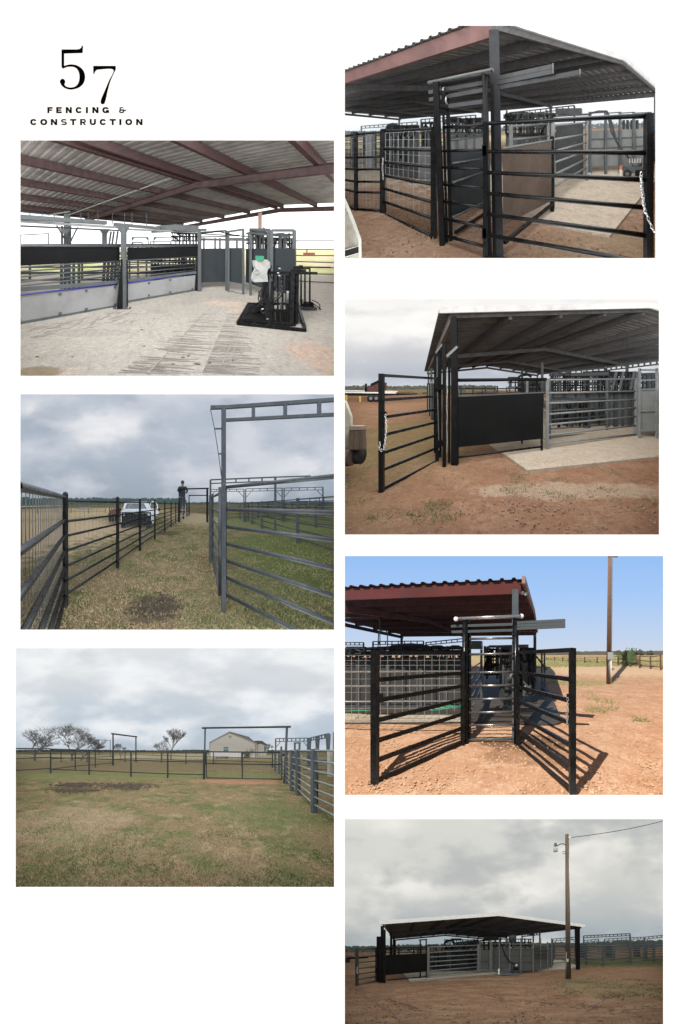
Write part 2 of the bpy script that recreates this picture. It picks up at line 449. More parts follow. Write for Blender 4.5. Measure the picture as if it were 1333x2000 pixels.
def blob_leaves(node, c, R, n, ls, rnd, sc=(1, 1, 1)):
    """leaf-sized faces spread through a crown with uneven clumps"""
    c = Vector(c); cl = [Vector((rnd.gauss(0, .36) * sc[0], rnd.gauss(0, .36) * sc[1], rnd.gauss(0, .34) * sc[2])) * R for _ in range(max(4, n // 60))]
    for i in range(n):
        q = cl[rnd.randrange(len(cl))] + Vector((rnd.gauss(0, 1), rnd.gauss(0, 1), rnd.gauss(0, 1))) * R * .17
        a = Vector((rnd.uniform(-1, 1), rnd.uniform(-1, 1), rnd.uniform(-1, 1))).normalized() * ls; b = a.cross(Vector((rnd.uniform(-1, 1), rnd.uniform(-1, 1), rnd.uniform(-1, 1)))).normalized() * ls * .6
        p = c + q; node.add([p - a, p + b, p + a, p - b], [(0, 1, 2, 3)])
# ---------------------------------------------------------------- the white page with its seven windows and its lettering
def XZ(U, V): return ((U - 666.5) * Q, (1000 - V) * Q)
RECTS = dict(A=(40, 274, 653, 734), B=(674, 50, 1281, 504), C=(674, 585, 1288, 1044), D=(40, 770, 653, 1230),
             E=(674, 1086, 1296, 1553), F=(31, 1266, 653, 1733), G=(674, 1600, 1296, 2067))
white = M('white_card', (.93, .93, .93), (.93, .93, .93), rough=.9, spec=.1)
bd = Node(None, 'display_board', white); bd.props = dict(label='plain white page that frames the seven ranch views and carries the black lettering', category='board')
xs = sorted({-1200, 2533, *[r[0] for r in RECTS.values()], *[r[2] for r in RECTS.values()]})
zs = sorted({-1000, 2900, *[r[1] for r in RECTS.values()], *[r[3] for r in RECTS.values()]})
bmv = {}
def bv(i, j, y):
    k = (i, j, y)
    if k not in bmv:
        X, Z = XZ(xs[i], zs[j]); bmv[k] = len(bd.V); bd.V.append(Vector((X, y, Z)))
    return bmv[k]
def solid(i, j):
    if i < 0 or j < 0 or i >= len(xs) - 1 or j >= len(zs) - 1: return False
    cx, cz = (xs[i] + xs[i + 1]) / 2, (zs[j] + zs[j + 1]) / 2
    return not any(r[0] < cx < r[2] and r[1] < cz < r[3] for r in RECTS.values())
for i in range(len(xs) - 1):
    for j in range(len(zs) - 1):
        if not solid(i, j): continue
        y0, y1 = -.016, -.002
        bd.Fc.append((bv(i, j, y0), bv(i, j + 1, y0), bv(i + 1, j + 1, y0), bv(i + 1, j, y0)))
        bd.Fc.append((bv(i, j, y1), bv(i + 1, j, y1), bv(i + 1, j + 1, y1), bv(i, j + 1, y1)))
        for di, dj, a, b in ((-1, 0, (i, j), (i, j + 1)), (1, 0, (i + 1, j + 1), (i + 1, j)), (0, -1, (i + 1, j), (i, j)), (0, 1, (i, j + 1), (i + 1, j + 1))):
            if not solid(i + di, j + dj): bd.Fc.append((bv(*a, y0), bv(*b, y0), bv(*b, y1), bv(*a, y1)))

ink = M('black_ink', (.0012, .0012, .0012), (.001, .001, .001), rough=1., spec=0.)
logo = Node(None, 'page_lettering', None, None, Vector((0, 0, 0))); logo.props = dict(label='black numerals and two lines of bold lettering at the top left of the white page', category='lettering')
def cat_rom(P, closed_idx, n=4):
    """P: list of (x, y, smooth)"""
    out = []; L = len(P)
    for i in range(L):
        p1 = P[i]; p2 = P[(i + 1) % L]
        if len(p1) > 2 and len(p2) > 2:
            p0 = P[i - 1] if len(P[i - 1]) > 2 else p1; p3 = P[(i + 2) % L] if len(P[(i + 2) % L]) > 2 else p2
            for k in range(n):
                t = k / n
                out.append(tuple(.5 * ((2 * p1[a]) + (-p0[a] + p2[a]) * t + (2 * p0[a] - 5 * p1[a] + 4 * p2[a] - p3[a]) * t * t + (-p0[a] + 3 * p1[a] - 3 * p2[a] + p3[a]) * t ** 3) for a in (0, 1)))
        else: out.append((p1[0], p1[1]))
    return out
def glyph_poly(name, pts):
    n = Node(None, name, ink, logo); L = len(pts)
    P = [XZ(30 + x / 4.7607, 70 + y / 4.7607) for x, y in pts]
    from mathutils.geometry import tessellate_polygon
    tri = tessellate_polygon([[Vector((x, z, 0)) for x, z in P]])
    for y in (-.024, -.0165): n.V += [Vector((x, y, z)) for x, z in P]
    n.Fc += [tuple(t) for t in tri] + [(i, (i + 1) % L, L + (i + 1) % L, L + i) for i in range(L)]
    return n
S = 1
glyph_poly('numeral', cat_rom([(432, 127), (560, 127, S), (590, 125, S), (608, 117, S), (617, 105, S), (621, 93, S), (632, 93), (628, 160), (456, 165), (456, 280), (488, 270, S), (525, 266, S), (575, 275, S), (620, 304, S), (644, 343, S), (651, 385, S), (643, 426, S), (620, 461, S), (580, 487, S), (522, 500, S), (470, 490, S), (436, 466, S), (420, 440, S), (417, 424, S), (424, 408, S), (440, 400, S), (457, 406, S), (466, 425, S), (463, 440, S), (459, 450, S), (466, 464, S), (487, 476, S), (520, 481, S), (560, 471, S), (588, 440, S), (599, 390, S), (592, 338, S), (572, 305, S), (544, 290, S), (515, 287, S), (480, 291, S), (446, 306, S), (432, 292)], 0))
glyph_poly('numeral', cat_rom([(727, 280), (936, 280), (936, 312, S), (910, 365, S), (883, 430, S), (861, 510, S), (847, 575, S), (837, 612, S), (827, 632, S), (814, 636, S), (801, 632, S), (796, 612, S), (804, 580, S), (835, 508, S), (872, 420, S), (914, 314, S), (778, 314, S), (754, 322, S), (742, 337, S), (737, 352, S), (727, 352)], 0))
def strokes(name, polys):
    n = Node(None, name, ink, logo)
    for pts in polys:
        P = [XZ(30 + x / 4.7607, 70 + y / 4.7607) for x, y in pts]; L = len(P)
        n.add([(x, -.024, z) for x, z in P] + [(x, -.0165, z) for x, z in P], [tuple(range(L - 1, -1, -1))] + [(i, (i + 1) % L, L + (i + 1) % L, L + i) for i in range(L)])
def band(cx, cy, ro, ri, a0, a1, n=18, e=2.3):
    """part of a rounded ring; ro, ri = (rx, ry); angles in degrees, 0 = right, clockwise on the page"""
    def pt(r, t):
        c, s = math.cos(t), math.sin(t); return (cx + r[0] * math.copysign(abs(c) ** (2 / e), c), cy + r[1] * math.copysign(abs(s) ** (2 / e), s))
    A = [math.radians(a0 + (a1 - a0) * i / n) for i in range(n + 1)]
    return [[pt(ro, A[i]), pt(ro, A[i + 1]), pt(ri, A[i + 1]), pt(ri, A[i])] for i in range(n)]
def R4(x0, y0, x1, y1): return [(x0, y0), (x1, y0), (x1, y1), (x0, y1)]
def letter(ch, x0, x1, y0, y1, s=17.5):
    x0 -= 1.5; x1 += 1.5; y0 -= 1; y1 += 1; w = x1 - x0; h = y1 - y0; cx = (x0 + x1) / 2; cy = (y0 + y1) / 2; t = 15; P = []
    if ch in 'FE':
        P = [R4(x0, y0, x0 + s, y1), R4(x0 + s, y0, x1, y0 + t), R4(x0 + s, cy - 6, x1 - 4, cy + 6)]
        if ch == 'E': P.append(R4(x0 + s, y1 - t, x1, y1))
    elif ch == 'I': P = [R4(x0, y0, x1, y1)]
    elif ch == 'T': P = [R4(x0, y0, x1, y0 + t), R4(cx - s / 2, y0 + t, cx + s / 2, y1)]
    elif ch == 'N': P = [R4(x0, y0, x0 + s, y1), R4(x1 - s, y0, x1, y1), [(x0, y0), (x0 + s + 2, y0), (x1, y1), (x1 - s - 2, y1)]]
    elif ch == 'O': P = band(cx, cy, (w / 2, h / 2), (w / 2 - s, h / 2 - t), 0, 360, 32)
    elif ch in 'CG':
        P = band(cx, cy, (w / 2, h / 2), (w / 2 - s, h / 2 - t), 28, 332, 28)
        if ch == 'G': P += [R4(cx + 2, cy, x1, cy + 11), R4(x1 - 11, cy + 11, x1, y1 - 1)]
    elif ch == 'U': P = [R4(x0, y0, x0 + s, cy + 4), R4(x1 - s, y0, x1, cy + 4)] + band(cx, cy + 4, (w / 2, h / 2 - 4), (w / 2 - s, h / 2 - 4 - t), 0, 180, 16)
    elif ch == 'R':
        P = [R4(x0, y0, x0 + s, y1), R4(x0 + s, y0, x1 - 18, y0 + 11.5), R4(x0 + s, cy - 3, x1 - 18, cy + 8)] + band(x1 - 18, (y0 + cy + 8) / 2, (17, (cy + 8 - y0) / 2), (4, 5), -90, 90, 12)
        P.append([(x0 + 24, cy + 7), (x0 + 38, cy + 4), (x1 + 1, y1), (x1 - 16, y1)])
    elif ch == 'S':
        ry = h / 4 + 2.6
        P = band(cx, y0 + ry, (w / 2 - 1, ry), (w / 2 - 15, ry - 11), 90, 340, 20) + band(cx, y1 - ry, (w / 2, ry), (w / 2 - 14, ry - 11), -90, 160, 20)
    elif ch == '&':
        P = band(cx - 8, y0 + 15, (20, 15), (8, 6), 110, 330, 18) + band(cx - 8, y1 - 16.5, (24, 16.5), (10, 6.5), 0, 262, 20) + [R4(cx - 12, cy - 6, cx + 4, cy + 5), R4(cx + 4, cy - 3, x1, cy + 8), R4(cx + 6, cy - 3, cx + 16, y1 - 14), R4(cx + 4, cy - 12, cx + 10, cy - 3)]
    strokes('letter', P)
for ch, a, b in (('F', 302, 347), ('E', 384, 432), ('N', 473, 526), ('C', 565, 620), ('I', 660, 676), ('N', 720, 774), ('G', 813, 872), ('&', 966, 1030)): letter(ch, a, b, 664, 718)
for ch, a, b in (('C', 143, 200), ('O', 236, 297), ('N', 334, 390), ('S', 428, 480), ('T', 513, 567), ('R', 606, 657), ('U', 696, 750), ('C', 789, 845), ('T', 881, 935), ('I', 971, 987), ('O', 1027, 1087), ('N', 1127, 1183)): letter(ch, a, b, 775, 829)

# shared materials
black = M('black_paint', (.006, .006, .0065), (.010, .010, .010), rough=.3, scale=6, spec=.26, dust=(.022, .018, .015))
blackm = M('black_mast', (.006, .006, .0065), (.010, .010, .010), rough=.42, scale=5, spec=.15, dust=(.016, .014, .012))
grey = M('grey_steel', (.085, .095, .098), (.06, .068, .07), rough=.42, scale=5, dust=(.12, .11, .10))
dgrey = M('dark_grey_steel', (.035, .042, .046), (.025, .03, .032), rough=.45, scale=5)
lgrey = M('light_grey_steel', (.20, .21, .205), (.145, .155, .15), rough=.45, scale=5, dust=(.15, .13, .11))
galv = M('galvanised_wire', (.55, .56, .55), (.4, .41, .4), rough=.35, metal=.6, scale=20)
chainm = M('bright_chain', (.72, .73, .72), (.5, .5, .5), rough=.3, metal=.7, scale=30)
maroon = M('red_oxide_steel', (.085, .024, .020), (.055, .018, .016), rough=.55, scale=3, dust=(.11, .05, .04))
sheetu = M('bare_sheet_underside', (.36, .33, .29), (.24, .21, .18), rough=.5, scale=1.2, stretch=(1, 1, 1), metal=.15)
wood = M('weathered_wood', (.16, .115, .08), (.085, .062, .045), rough=.85, scale=3, stretch=(9, 9, .6), bump=.4)
rubber = M('tyre_rubber', (.015, .015, .015), (.03, .028, .025), rough=.85)
def qpanel(node, Y, L, R, th=.03, sub=3):
    node.slab([Y.W(L[0], L[1], L[3]), Y.W(R[0], R[1], R[3]), Y.W(R[0], R[2], R[3]), Y.W(L[0], L[2], L[3])], (0, th, 0), sub); return node
def barn(Y, label, c0, wd, L, Wd, ze, zr, near_trim, rake_trim, sheet, purl, posts=True, post_mat=None, bays=3, fascia=.2, over=.25, near_fascia=None, skip_near_post=False, trim_h=.13, chan=.05, ldir=None):
    """c0 near corner (x, y); wd unit vector across the gable end; the length runs at right angles to it, away"""
    wd = Vector((wd[0], wd[1], 0)).normalized(); ld = Vector((*ldir, 0)).normalized() if ldir else Vector((-wd.y, wd.x, 0)); c = Vector((c0[0], c0[1], 0)); post_mat = post_mat or grey
    def P(l, s, dz=0.): return c + ld * l + wd * s + Vector((0, 0, ze + (zr - ze) * (1 - abs(s - Wd / 2) / (Wd / 2)) + dz))
    t = thing(Y, 'barn_shelter', label, 'barn', c + ld * 2 + wd * 2)
    sh = t.part('roof_sheet', sheet); l = -over
    while l < L + over:
        for (p0, p1, z0, z1) in ((0, .13, 0, 0), (.13, .15, 0, .035), (.15, .2, .035, .035), (.2, .22, .035, 0)):
            for a, b in ((-over, Wd / 2), (Wd / 2, Wd + over)):
                sh.add([P(l + p0, a, z0), P(l + p1, a, z1), P(l + p1, b, z1), P(l + p0, b, z0)], [(0, 1, 2, 3)])
                sh.add([P(l + p0, a, z0 + .006), P(l + p1, a, z1 + .006), P(l + p1, b, z1 + .006), P(l + p0, b, z0 + .006)], [(0, 1, 2, 3)])
        l += .22
    npur = 8
    for i in range(npur + 1):
        s = .05 + (Wd - .1) * i / npur
        if i in (0, npur) and near_fascia is None: pass
        t.part('purlin', near_fascia if (i == 0 and near_fascia) else purl).slab([P(0, s - .04, -.01), P(0, s + .04, -.01), P(L, s + .04, -.01), P(L, s - .04, -.01)], (0, 0, -(fascia if i in (0, npur) else .18)))
    for i in range(bays + 1):
        l = .12 + (L - .24) * i / bays
        if i == 0:
            for a, b in ((0, Wd / 2), (Wd / 2, Wd)): t.part('end_channel', purl).slab([P(-.03, a, -.02), P(.03, a, -.02), P(.03, b, -.02), P(-.03, b, -.02)], (0, 0, -chan))
        for a, b in () if i == 0 else ((0, Wd / 2), (Wd / 2, Wd)):
            t.part('rafter', purl).slab([P(l - .05, a, -.19), P(l + .05, a, -.19), P(l + .05, b, -.19), P(l - .05, b, -.19)], (0, 0, -.17))
        for s in (.12, Wd - .12):
            if skip_near_post and i == 0 and s < 1: continue
            q = P(l, s, -.2); t.part('post', post_mat).beam(Vector((q.x, q.y, 0)), q, .12)
    for lv, zt in ((-over, .06), (L + over, .06)):
        for a, b in ((-over, Wd / 2), (Wd / 2, Wd + over)):
            t.part('rake_trim', rake_trim).slab([P(lv - .03, a, zt), P(lv + .03, a, zt), P(lv + .03, b, zt), P(lv - .03, b, zt)], (0, 0, -trim_h))
    return t, P
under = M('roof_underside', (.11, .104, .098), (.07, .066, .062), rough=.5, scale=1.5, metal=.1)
wtrim = M('white_trim', (.80, .80, .80), (.68, .68, .68), rough=.5, scale=3)
dpurl = M('dark_purlin', (.045, .042, .042), (.03, .028, .028), rough=.6)
dirtR = [((.20, .105, .065), 1.3, .42, .66, None, .8), ((.10, .05, .034), 3.2, .5, .72, None, .6), ((.24, .16, .10), 9, .55, .75, None, .5)]
grassm = M('grass_blades', (.11, .15, .04), (.40, .35, .18), rough=.8, scale=14, lo=.40, hi=.62)
drym = M('straw_blades', (.56, .42, .245), (.25, .17, .085), rough=.85, scale=14, lo=.4, hi=.64)
brush = M('brush_leaves', (.045, .06, .035), (.075, .075, .045), rough=.9, scale=.3)
def wood_band(Y, label, y, u0, u1, hmin, hmax, n, mat, seed=2, ls=.5, name='distant_woods'):
    rnd = random.Random(seed); g = solo(Y, name, label, 'woods', Y.W((u0 + u1) / 2, Y.vh + F * 1.6 / y, y), mat, kind='stuff')
    for i in range(n):
        u = rnd.uniform(u0, u1); yy = y * rnd.uniform(.85, 1.15); x = (u - 667) / F * yy
        top = hmin + (hmax - hmin) * (.5 + .5 * noise.fractal(Vector((x * .02, 3.3, seed)), 1, 2, 4)); z = rnd.random() ** .7 * top
        s = ls * rnd.uniform(.6, 1.6); a = rnd.uniform(0, math.tau)
        p = Vector((x, yy, z)); q = Vector((math.cos(a), math.sin(a) * .5, rnd.uniform(-.3, .3))) * s; w_ = Vector((rnd.uniform(-.4, .4), .2, 1)).normalized() * s * .55
        g.add([p - q, p - w_, p + q, p + w_], [(0, 1, 2, 3)])
    return g
def bare_tree(Y, label, u, vb, y, H, spread, seed, mat, twist=.0, depth=6, trunk=.22, group='bare trees'):
    rnd = random.Random(seed); base = Y.W(u, vb, y); base.z = 0
    t = thing(Y, 'bare_tree', label, 'tree', base, group); tr = t.part('trunk', mat, True); cr = t.part('branches', mat)
    def grow(p, d, r, l, k):
        q = p + d * l * (.42 if k == depth else 1); (tr if k == depth else cr).tube(p, q, r, 6 if k > depth - 3 else 4, r2=max(r * .62, .009), caps=False)
        if k == 0: return
        for _ in range(3 if k > 3 else 4):
            a = rnd.uniform(0, math.tau); s = spread * rnd.uniform(.4, 1.15)
            nd = (d + Vector((math.cos(a) * s, math.sin(a) * s, rnd.uniform(-.12, .28)))).normalized(); nd.z = max(nd.z, .02)
            grow(p.lerp(q, rnd.uniform(.72, 1)), nd.normalized(), r * rnd.uniform(.5, .68), l * rnd.uniform(.66, .86), k - 1)
    grow(base, Vector((twist, 0, 1)).normalized(), trunk, H * .36, depth); return t
# ================================================================ A: under the barn roof, top left
A = Yard('A', 30, 264, 2.1058, RECTS['A'], 462, 1.6, 2.2)
W, G = A.W, A.G
skyA = SKY('sky_white', [(0, (1.5, 1.5, 1.5)), (1, (1.6, 1.6, 1.62))], [], 1.0, 2.1)
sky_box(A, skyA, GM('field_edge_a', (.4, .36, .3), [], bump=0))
ground_sheet(A, GM('dry_field', (.62, .50, .36), [((.40, .5, .16), .16, .42, .6, None, .85), ((.75, .6, .42), .5, .5, .7, None, .6)], blobs=[]), name='ground')
concA = GM('broom_concrete', (.34, .312, .27), [((.27, .245, .21), 1.1, .45, .72, None, .75), ((.44, .41, .36), 5, .5, .8, None, .6), ((.55, .40, .30), .5, .58, .72, None, .55)],
           blobs=[((.20, .15, .09), -1.75, 3.15, .32, .16, .9), ((.27, .24, .21), -1.6, 4.6, .7, .25, .5), ((.42, .27, .19), 2.1, 3.6, .5, .6, .55)], rough=.75, bump=.35, bscale=24, spec=.35)
n = struct(A, 'concrete_floor', concA)
_v = []; _f = []; rows = 60; cols = 50
for j in range(rows + 1):
    y = 1 / (1 / 2.2 + (1 / 14.2 - 1 / 2.2) * j / rows)
    for i in range(cols + 1):
        x = -.68 * y + (1.36 * y) * i / cols; _v.append((x, y, .012 + .004 * noise.noise(Vector((x * 3, y * 3, 0)))))
for j in range(rows):
    for i in range(cols): k = j * (cols + 1) + i; _f.append((k, k + 1, k + cols + 2, k + cols + 1))
n.add(_v, _f); n.smooth = True
# grooves broomed and chiselled into the walkway
gr = solo(A, 'floor_grooves', 'rows of rough anti-slip grooves cut into the pale concrete walkway', 'grooves', G(800, 800), M('groove_shadow', (.27, .245, .21), (.33, .30, .265), rough=.9), kind='stuff')
rnd = random.Random(4)
for k in range(130):
    t = rnd.random() ** .8; v = 735 + 245 * t; uc = 860 - 130 * t; hw = 95 + 190 * t
    for s in (-1, 1):
        if rnd.random() < .35: continue
        u0_ = uc + s * (15 + 25 * t) + (0 if s > 0 else -hw * rnd.uniform(.5, .95)); u1_ = u0_ + hw * rnd.uniform(.3, .9)
        a, b = G(u0_, v), G(u1_, v + rnd.uniform(-3, 6) + (u1_ - u0_) * .05); a.z = b.z = .019
        m = a.lerp(b, .5) + Vector((rnd.uniform(-.03, .03), rnd.uniform(-.02, .02), 0)); gr.beam(a, m, rnd.uniform(.003, .010), .003); gr.beam(m, b, rnd.uniform(.002, .007), .003)
for k in range(60):
    u_ = rnd.uniform(40, 480); v = 790 - (u_ - 40) * .17 + rnd.uniform(5, 60); a, b = G(u_, v), G(u_ + rnd.uniform(20, 60), v - rnd.uniform(4, 22)); a.z = b.z = .019; gr.beam(a, b, rnd.uniform(.008, .02), .003)
for (ua, va, ub, vb) in ((775, 735, 545, 985), (920, 790, 850, 950), (930, 800, 880, 955)):
    a, b = G(ua, va), G(ub, vb); a.z = b.z = .02; gr.beam(a, b, .015, .003)
cl = solo(A, 'dirt_clods', 'small dark clods dropped on the pale concrete walkway', 'dirt', G(600, 800), M('mud_clod', (.13, .09, .06), (.2, .15, .1), rough=.95), kind='stuff')
for u_, v_, r in ((633, 738, .018), (520, 803, .03), (530, 870, .025), (750, 945, .05), (800, 940, .035), (650, 945, .03), (690, 918, .03), (620, 958, .03), (90, 915, .03), (235, 915, .02), (712, 912, .03), (870, 880, .02), (893, 930, .03), (580, 690, .01)):
    cl.ball(G(u_, v_) + Vector((0, 0, .015)), r * .8, 7, (1.3, .8, .35), .3, rnd)
# roof --------------------------------------------------------
R0 = Vector((5.51, 13.2, 0)); Dv = Vector((.921, 1, 0)).normalized(); Nv = Vector((-1, .921, 0)).normalized()
def RP(a, b, dz=0.): return R0 + Dv * a + Nv * b + Vector((0, 0, 3.72 - .074 * abs(b) + dz))
marA = M('red_oxide_dark', (.034, .012, .010), (.022, .009, .008), rough=.5, scale=3, spec=.3, dust=(.06, .03, .025))
sheetA = M('bare_sheet_a', (.17, .155, .135), (.10, .09, .078), rough=.5, scale=1.2, metal=.15)
roofA = thing(A, 'barn_roof', 'low gabled sheet-metal barn roof on red-brown purlins, seen from below over the pale concrete floor', 'roof', Vector((1, 9, 0)))
sh = roofA.part('roof_sheet', sheetA)
for sg in (1, -1):
    a = -13.
    while a < .4:
        for (p0, p1, z0, z1) in ((0, .11, 0, 0), (.11, .14, 0, .035), (.14, .19, .035, .035), (.19, .22, .035, 0)):
            q = [RP(a + p0, 0, z0 + .22), RP(a + p1, 0, z1 + .22), RP(a + p1, sg * 3.9, z1 + .22), RP(a + p0, sg * 3.9, z0 + .22), RP(a + p1, sg * 7.6, z1 + .22), RP(a + p0, sg * 7.6, z0 + .22)]
            sh.add(q, [(0, 1, 2, 3), (3, 2, 4, 5)])
        a += .22
for b in (.16, -.16, 1.74, 3.47, 5.2, 6.9, -1.75, -3.47, -5.2, -6.9):
    p = roofA.part('purlin', marA); p.slab([RP(-13, b - .035, .2), RP(-13, b + .035, .2), RP(0, b + .035, .2), RP(0, b - .035, .2)], (0, 0, -.2))
    p.slab([RP(-13, b - .035, .0), RP(-13, b + .075, .0), RP(0, b + .075, .0), RP(0, b - .035, .0)], (0, 0, -.012))
pos = roofA.part('roof_screws', galv)
for b in (1.74, 3.47, 5.2, -1.75, -3.47):
    for k in range(40): pos.box(RP(-10 + k * .25, b + .09, .185), .03, .02, .012)
for a in (0, -7.2):
    for sg in (1, -1):
        p = roofA.part('rafter', marA)
        for (zt, hh, ww) in ((0, .012, .15), (-.0, .2, .02), (-.2, .012, .15)):
            p.slab([RP(a - ww / 2, 0, zt), RP(a + ww / 2, 0, zt), RP(a + ww / 2, sg * 7.5, zt), RP(a - ww / 2, sg * 7.5, zt)], (0, 0, -hh))
ev = roofA.part('eave_beam', dgrey)
ev.slab([RP(-13, 7.5, .2), RP(-13, 7.6, .2), RP(0, 7.6, .2), RP(0, 7.5, .2)], (0, 0, -.2))
brm = roofA.part('brace', lgrey)
brm.beam(W(220, 327, 11.2), W(650, 172, 7.5), .03); brm.beam(W(135, 328, 11), W(225, 313, 11), .05)
pk = roofA.part('post', M('primer_post', (.42, .25, .19), (.36, .21, .16), rough=.6)); pk.beam(W(1007, 600, 12.9), W(1007, 318, 12.9), .15)
pk = roofA.part('post', grey)
pk.beam(W(213, 600, 11.6), W(213, 322, 11.6), .22)
# feed-alley side of the alley: two hinged sides hung under an overhead track
def side(lab, q, ua, ub, L, Rr, tabs):
    """L, Rr: dict of v at each end"""
    t = thing(A, 'alley_barrier', lab, 'chute side', G(ua[0], ua[1]), 'drop-down sides of the crowding alley')
    ya, yb = A.gy(*ua), A.gy(*ub)
    def P(u, v, e): return W(u, v, ya if e == 0 else yb)
    off = Vector((.0, .05, 0))
    t.part('curtain', M('black_rubber_curtain', (.005, .005, .006), (.008, .008, .008), rough=.6, spec=.12)).slab([P(ua[0], L['c0'], 0), P(ub[0], Rr['c0'], 1), P(ub[0], Rr['c1'], 1), P(ua[0], L['c1'], 0)], off, 6)
    t.part('top_rail', grey, True).tube(P(ua[0], L['c0'] - 5, 0), P(ub[0] + 10, Rr['c0'] - 3, 1), .03, 10)
    for vl, vr in L['rails']:
        t.part('rail', grey, True).tube(P(ua[0], vl, 0), P(ub[0], vr, 1), .019, 8)
    t.part('sill', grey).beam(P(ua[0], L['s'], 0), P(ub[0], Rr['s'], 1), .06, .09)
    t.part('hinge_tube', M('blue_tube', (.02, .025, .22), (.03, .03, .16), rough=.4), True).tube(P(ua[0], L['b'], 0) - off, P(ub[0] - 5, Rr['b'], 1) - off, .022, 10)
    w0, w1 = L['w'], Rr['w']
    pn_ = t.part('panel', M('white_poly_panel', (.28, .28, .275), (.225, .223, .215), rough=.5, scale=1.5))
    pn_.slab([P(ua[0], w0[0], 0), P(ub[0] - 2, w1[0], 1), P(ub[0] - 12, w1[1], 1), P(ua[0], w0[1], 0)], off, 6)
    t.part('bottom_rail', grey).beam(P(ua[0], w0[1] + 7, 0), P(ub[0] - 14, w1[1] + 5, 1), .05, .06)
    for f, lo in tabs:
        a, b = P(ua[0], w0[lo] + (8 if not lo else -8), 0), P(ub[0], w1[lo] + (5 if not lo else -5), 1); c = a.lerp(b, f)
        t.part('clip', grey).box(c - Vector((0, .03, .02)), .06, .03, .05, .7)
    e = t.part('end_frame', grey); e.beam(P(ub[0] - 22, Rr['w'][1], 1), P(ub[0] - 4, Rr['c1'] + 2, 1), .05)
    return t
side('left drop-down alley side, white lower panel under a blue tube and a black rubber curtain', 0, (10, 782), (428, 706), dict(c0=458, c1=537, rails=[(543, 518), (560, 533), (582, 549), (603, 563), (620, 576)], s=634, b=657, w=(668, 768)),
     dict(c0=459, c1=516, s=604, b=610, w=(616, 698)), [(.02, 1), (.36, 1), (.62, 1), (.95, 1), (.02, 0), (.36, 0), (.62, 0), (.95, 0)])
side('right drop-down alley side past the grey post, white lower panel and a shorter black curtain', 0, (460, 690), (752, 641), dict(c0=461, c1=514, rails=[(516, 499), (532, 513), (548, 527), (566, 541), (584, 553)], s=598, b=606, w=(612, 680)),
     dict(c0=458, c1=497, s=563, b=567, w=(574, 632)), [(.26, 1), (.55, 1), (.9, 1), (.26, 0), (.55, 0)])
mast = thing(A, 'alley_post', 'tall grey steel post with gusset head and bolted foot between the two alley sides', 'post', G(446, 716))
yb = A.gy(446, 714)
mast.part('shaft', grey).beam(W(446, 714, yb), W(446, 372, yb), .13)
mast.part('fin', blackm).slab([W(418, 712, yb - .12), W(440, 712, yb - .12), W(440, 510, yb - .1), (W(434, 510, yb - .1))], (0, .1, 0))
mast.part('fin', blackm).slab([W(456, 706, yb + .1), W(461, 706, yb + .1), W(460, 512, yb + .1), (W(456, 512, yb + .1))], (0, .1, 0))
mast.part('base_plate', dgrey).slab([W(400, 708, yb), W(478, 708, yb), W(470, 718, yb - .1), W(408, 718, yb - .1)], (0, 0, .015))
mast.part('gusset', grey).slab([W(412, 372, yb), W(470, 372, yb), W(456, 402, yb), W(434, 402, yb)], (0, .03, 0))
for uu in (418, 466): mast.part('bolt', galv).tube(W(uu, 712, yb - .05), W(uu, 706, yb - .05), .018, 6)
mast2 = thing(A, 'alley_post', 'far grey steel post with a black fin at the end of the right alley side', 'post', G(757, 645))
y2 = A.gy(757, 643)
mast2.part('shaft', grey).beam(W(757, 643, y2), W(757, 392, y2), .11)
mast2.part('fin', blackm).slab([W(738, 638, y2), W(752, 640, y2), W(752, 500, y2), W(746, 500, y2)], (0, .08, 0))
mast2.part('base_plate', dgrey).slab([W(728, 640, y2 + .1), W(780, 642, y2 + .1), W(776, 648, y2), W(740, 646, y2)], (0, 0, .012))
trk = thing(A, 'overhead_track', 'grey overhead steel track with rollers running along the top of the alley', 'track', G(446, 700))
trk.part('track_beam', grey).beam(W(10, 335, 5.3), W(372, 360, 6.7), .16, .1)
trk.part('track_beam', lgrey).beam(W(10, 352, 5.4), W(440, 380, 6.9), .06, .06)
trk.part('track_beam', dgrey).beam(W(10, 372, 5.6), W(440, 392, 7.1), .03, .04)
trk.part('track_beam', grey).beam(W(408, 366, 7.0), W(590, 382, 8.2), .12, .09)
trk.part('track_beam', lgrey).beam(W(460, 386, 7.1), W(760, 400, 9.0), .05, .06)
for u_, y_ in ((365, 7.6), (205, 10)): trk.part('bracket', grey).slab([W(u_ - 22, 385, y_), W(u_ + 22, 385, y_), W(u_ + 8, 405, y_), W(u_ - 8, 405, y_)], (0, .1, 0))
trk.part('hanger', grey).beam(W(367, 398, 7.6), W(367, 452, 7.6), .12)
for u_ in (390, 402, 418): trk.part('hanger', grey).beam(W(u_ - 4, 450, 7.8), W(u_ + 4, 395, 7.8), .05)
for u_ in (60, 110, 160, 270, 300, 340, 400, 450, 480, 540): trk.part('hanger', dgrey).beam(W(u_, 318, 11), W(u_, 345 + u_ * .05, 11), .03)
tray = solo(A, 'hydraulic_cover', 'grey box cover on top of the overhead alley track below the gable', 'cover', W(670, 390, 8.6), grey)
tray.slab([W(580, 372, 8.4), W(660, 366, 8.0), W(660, 390, 8.0), W(580, 392, 8.4)], (.1, .4, 0)); tray.slab([W(660, 366, 8.0), W(755, 372, 8.9), W(755, 396, 8.9), W(660, 392, 8.0)], (-.1, .3, 0)); tray.beam(W(560, 396, 8.6), W(786, 388, 9.2), .08, .09)
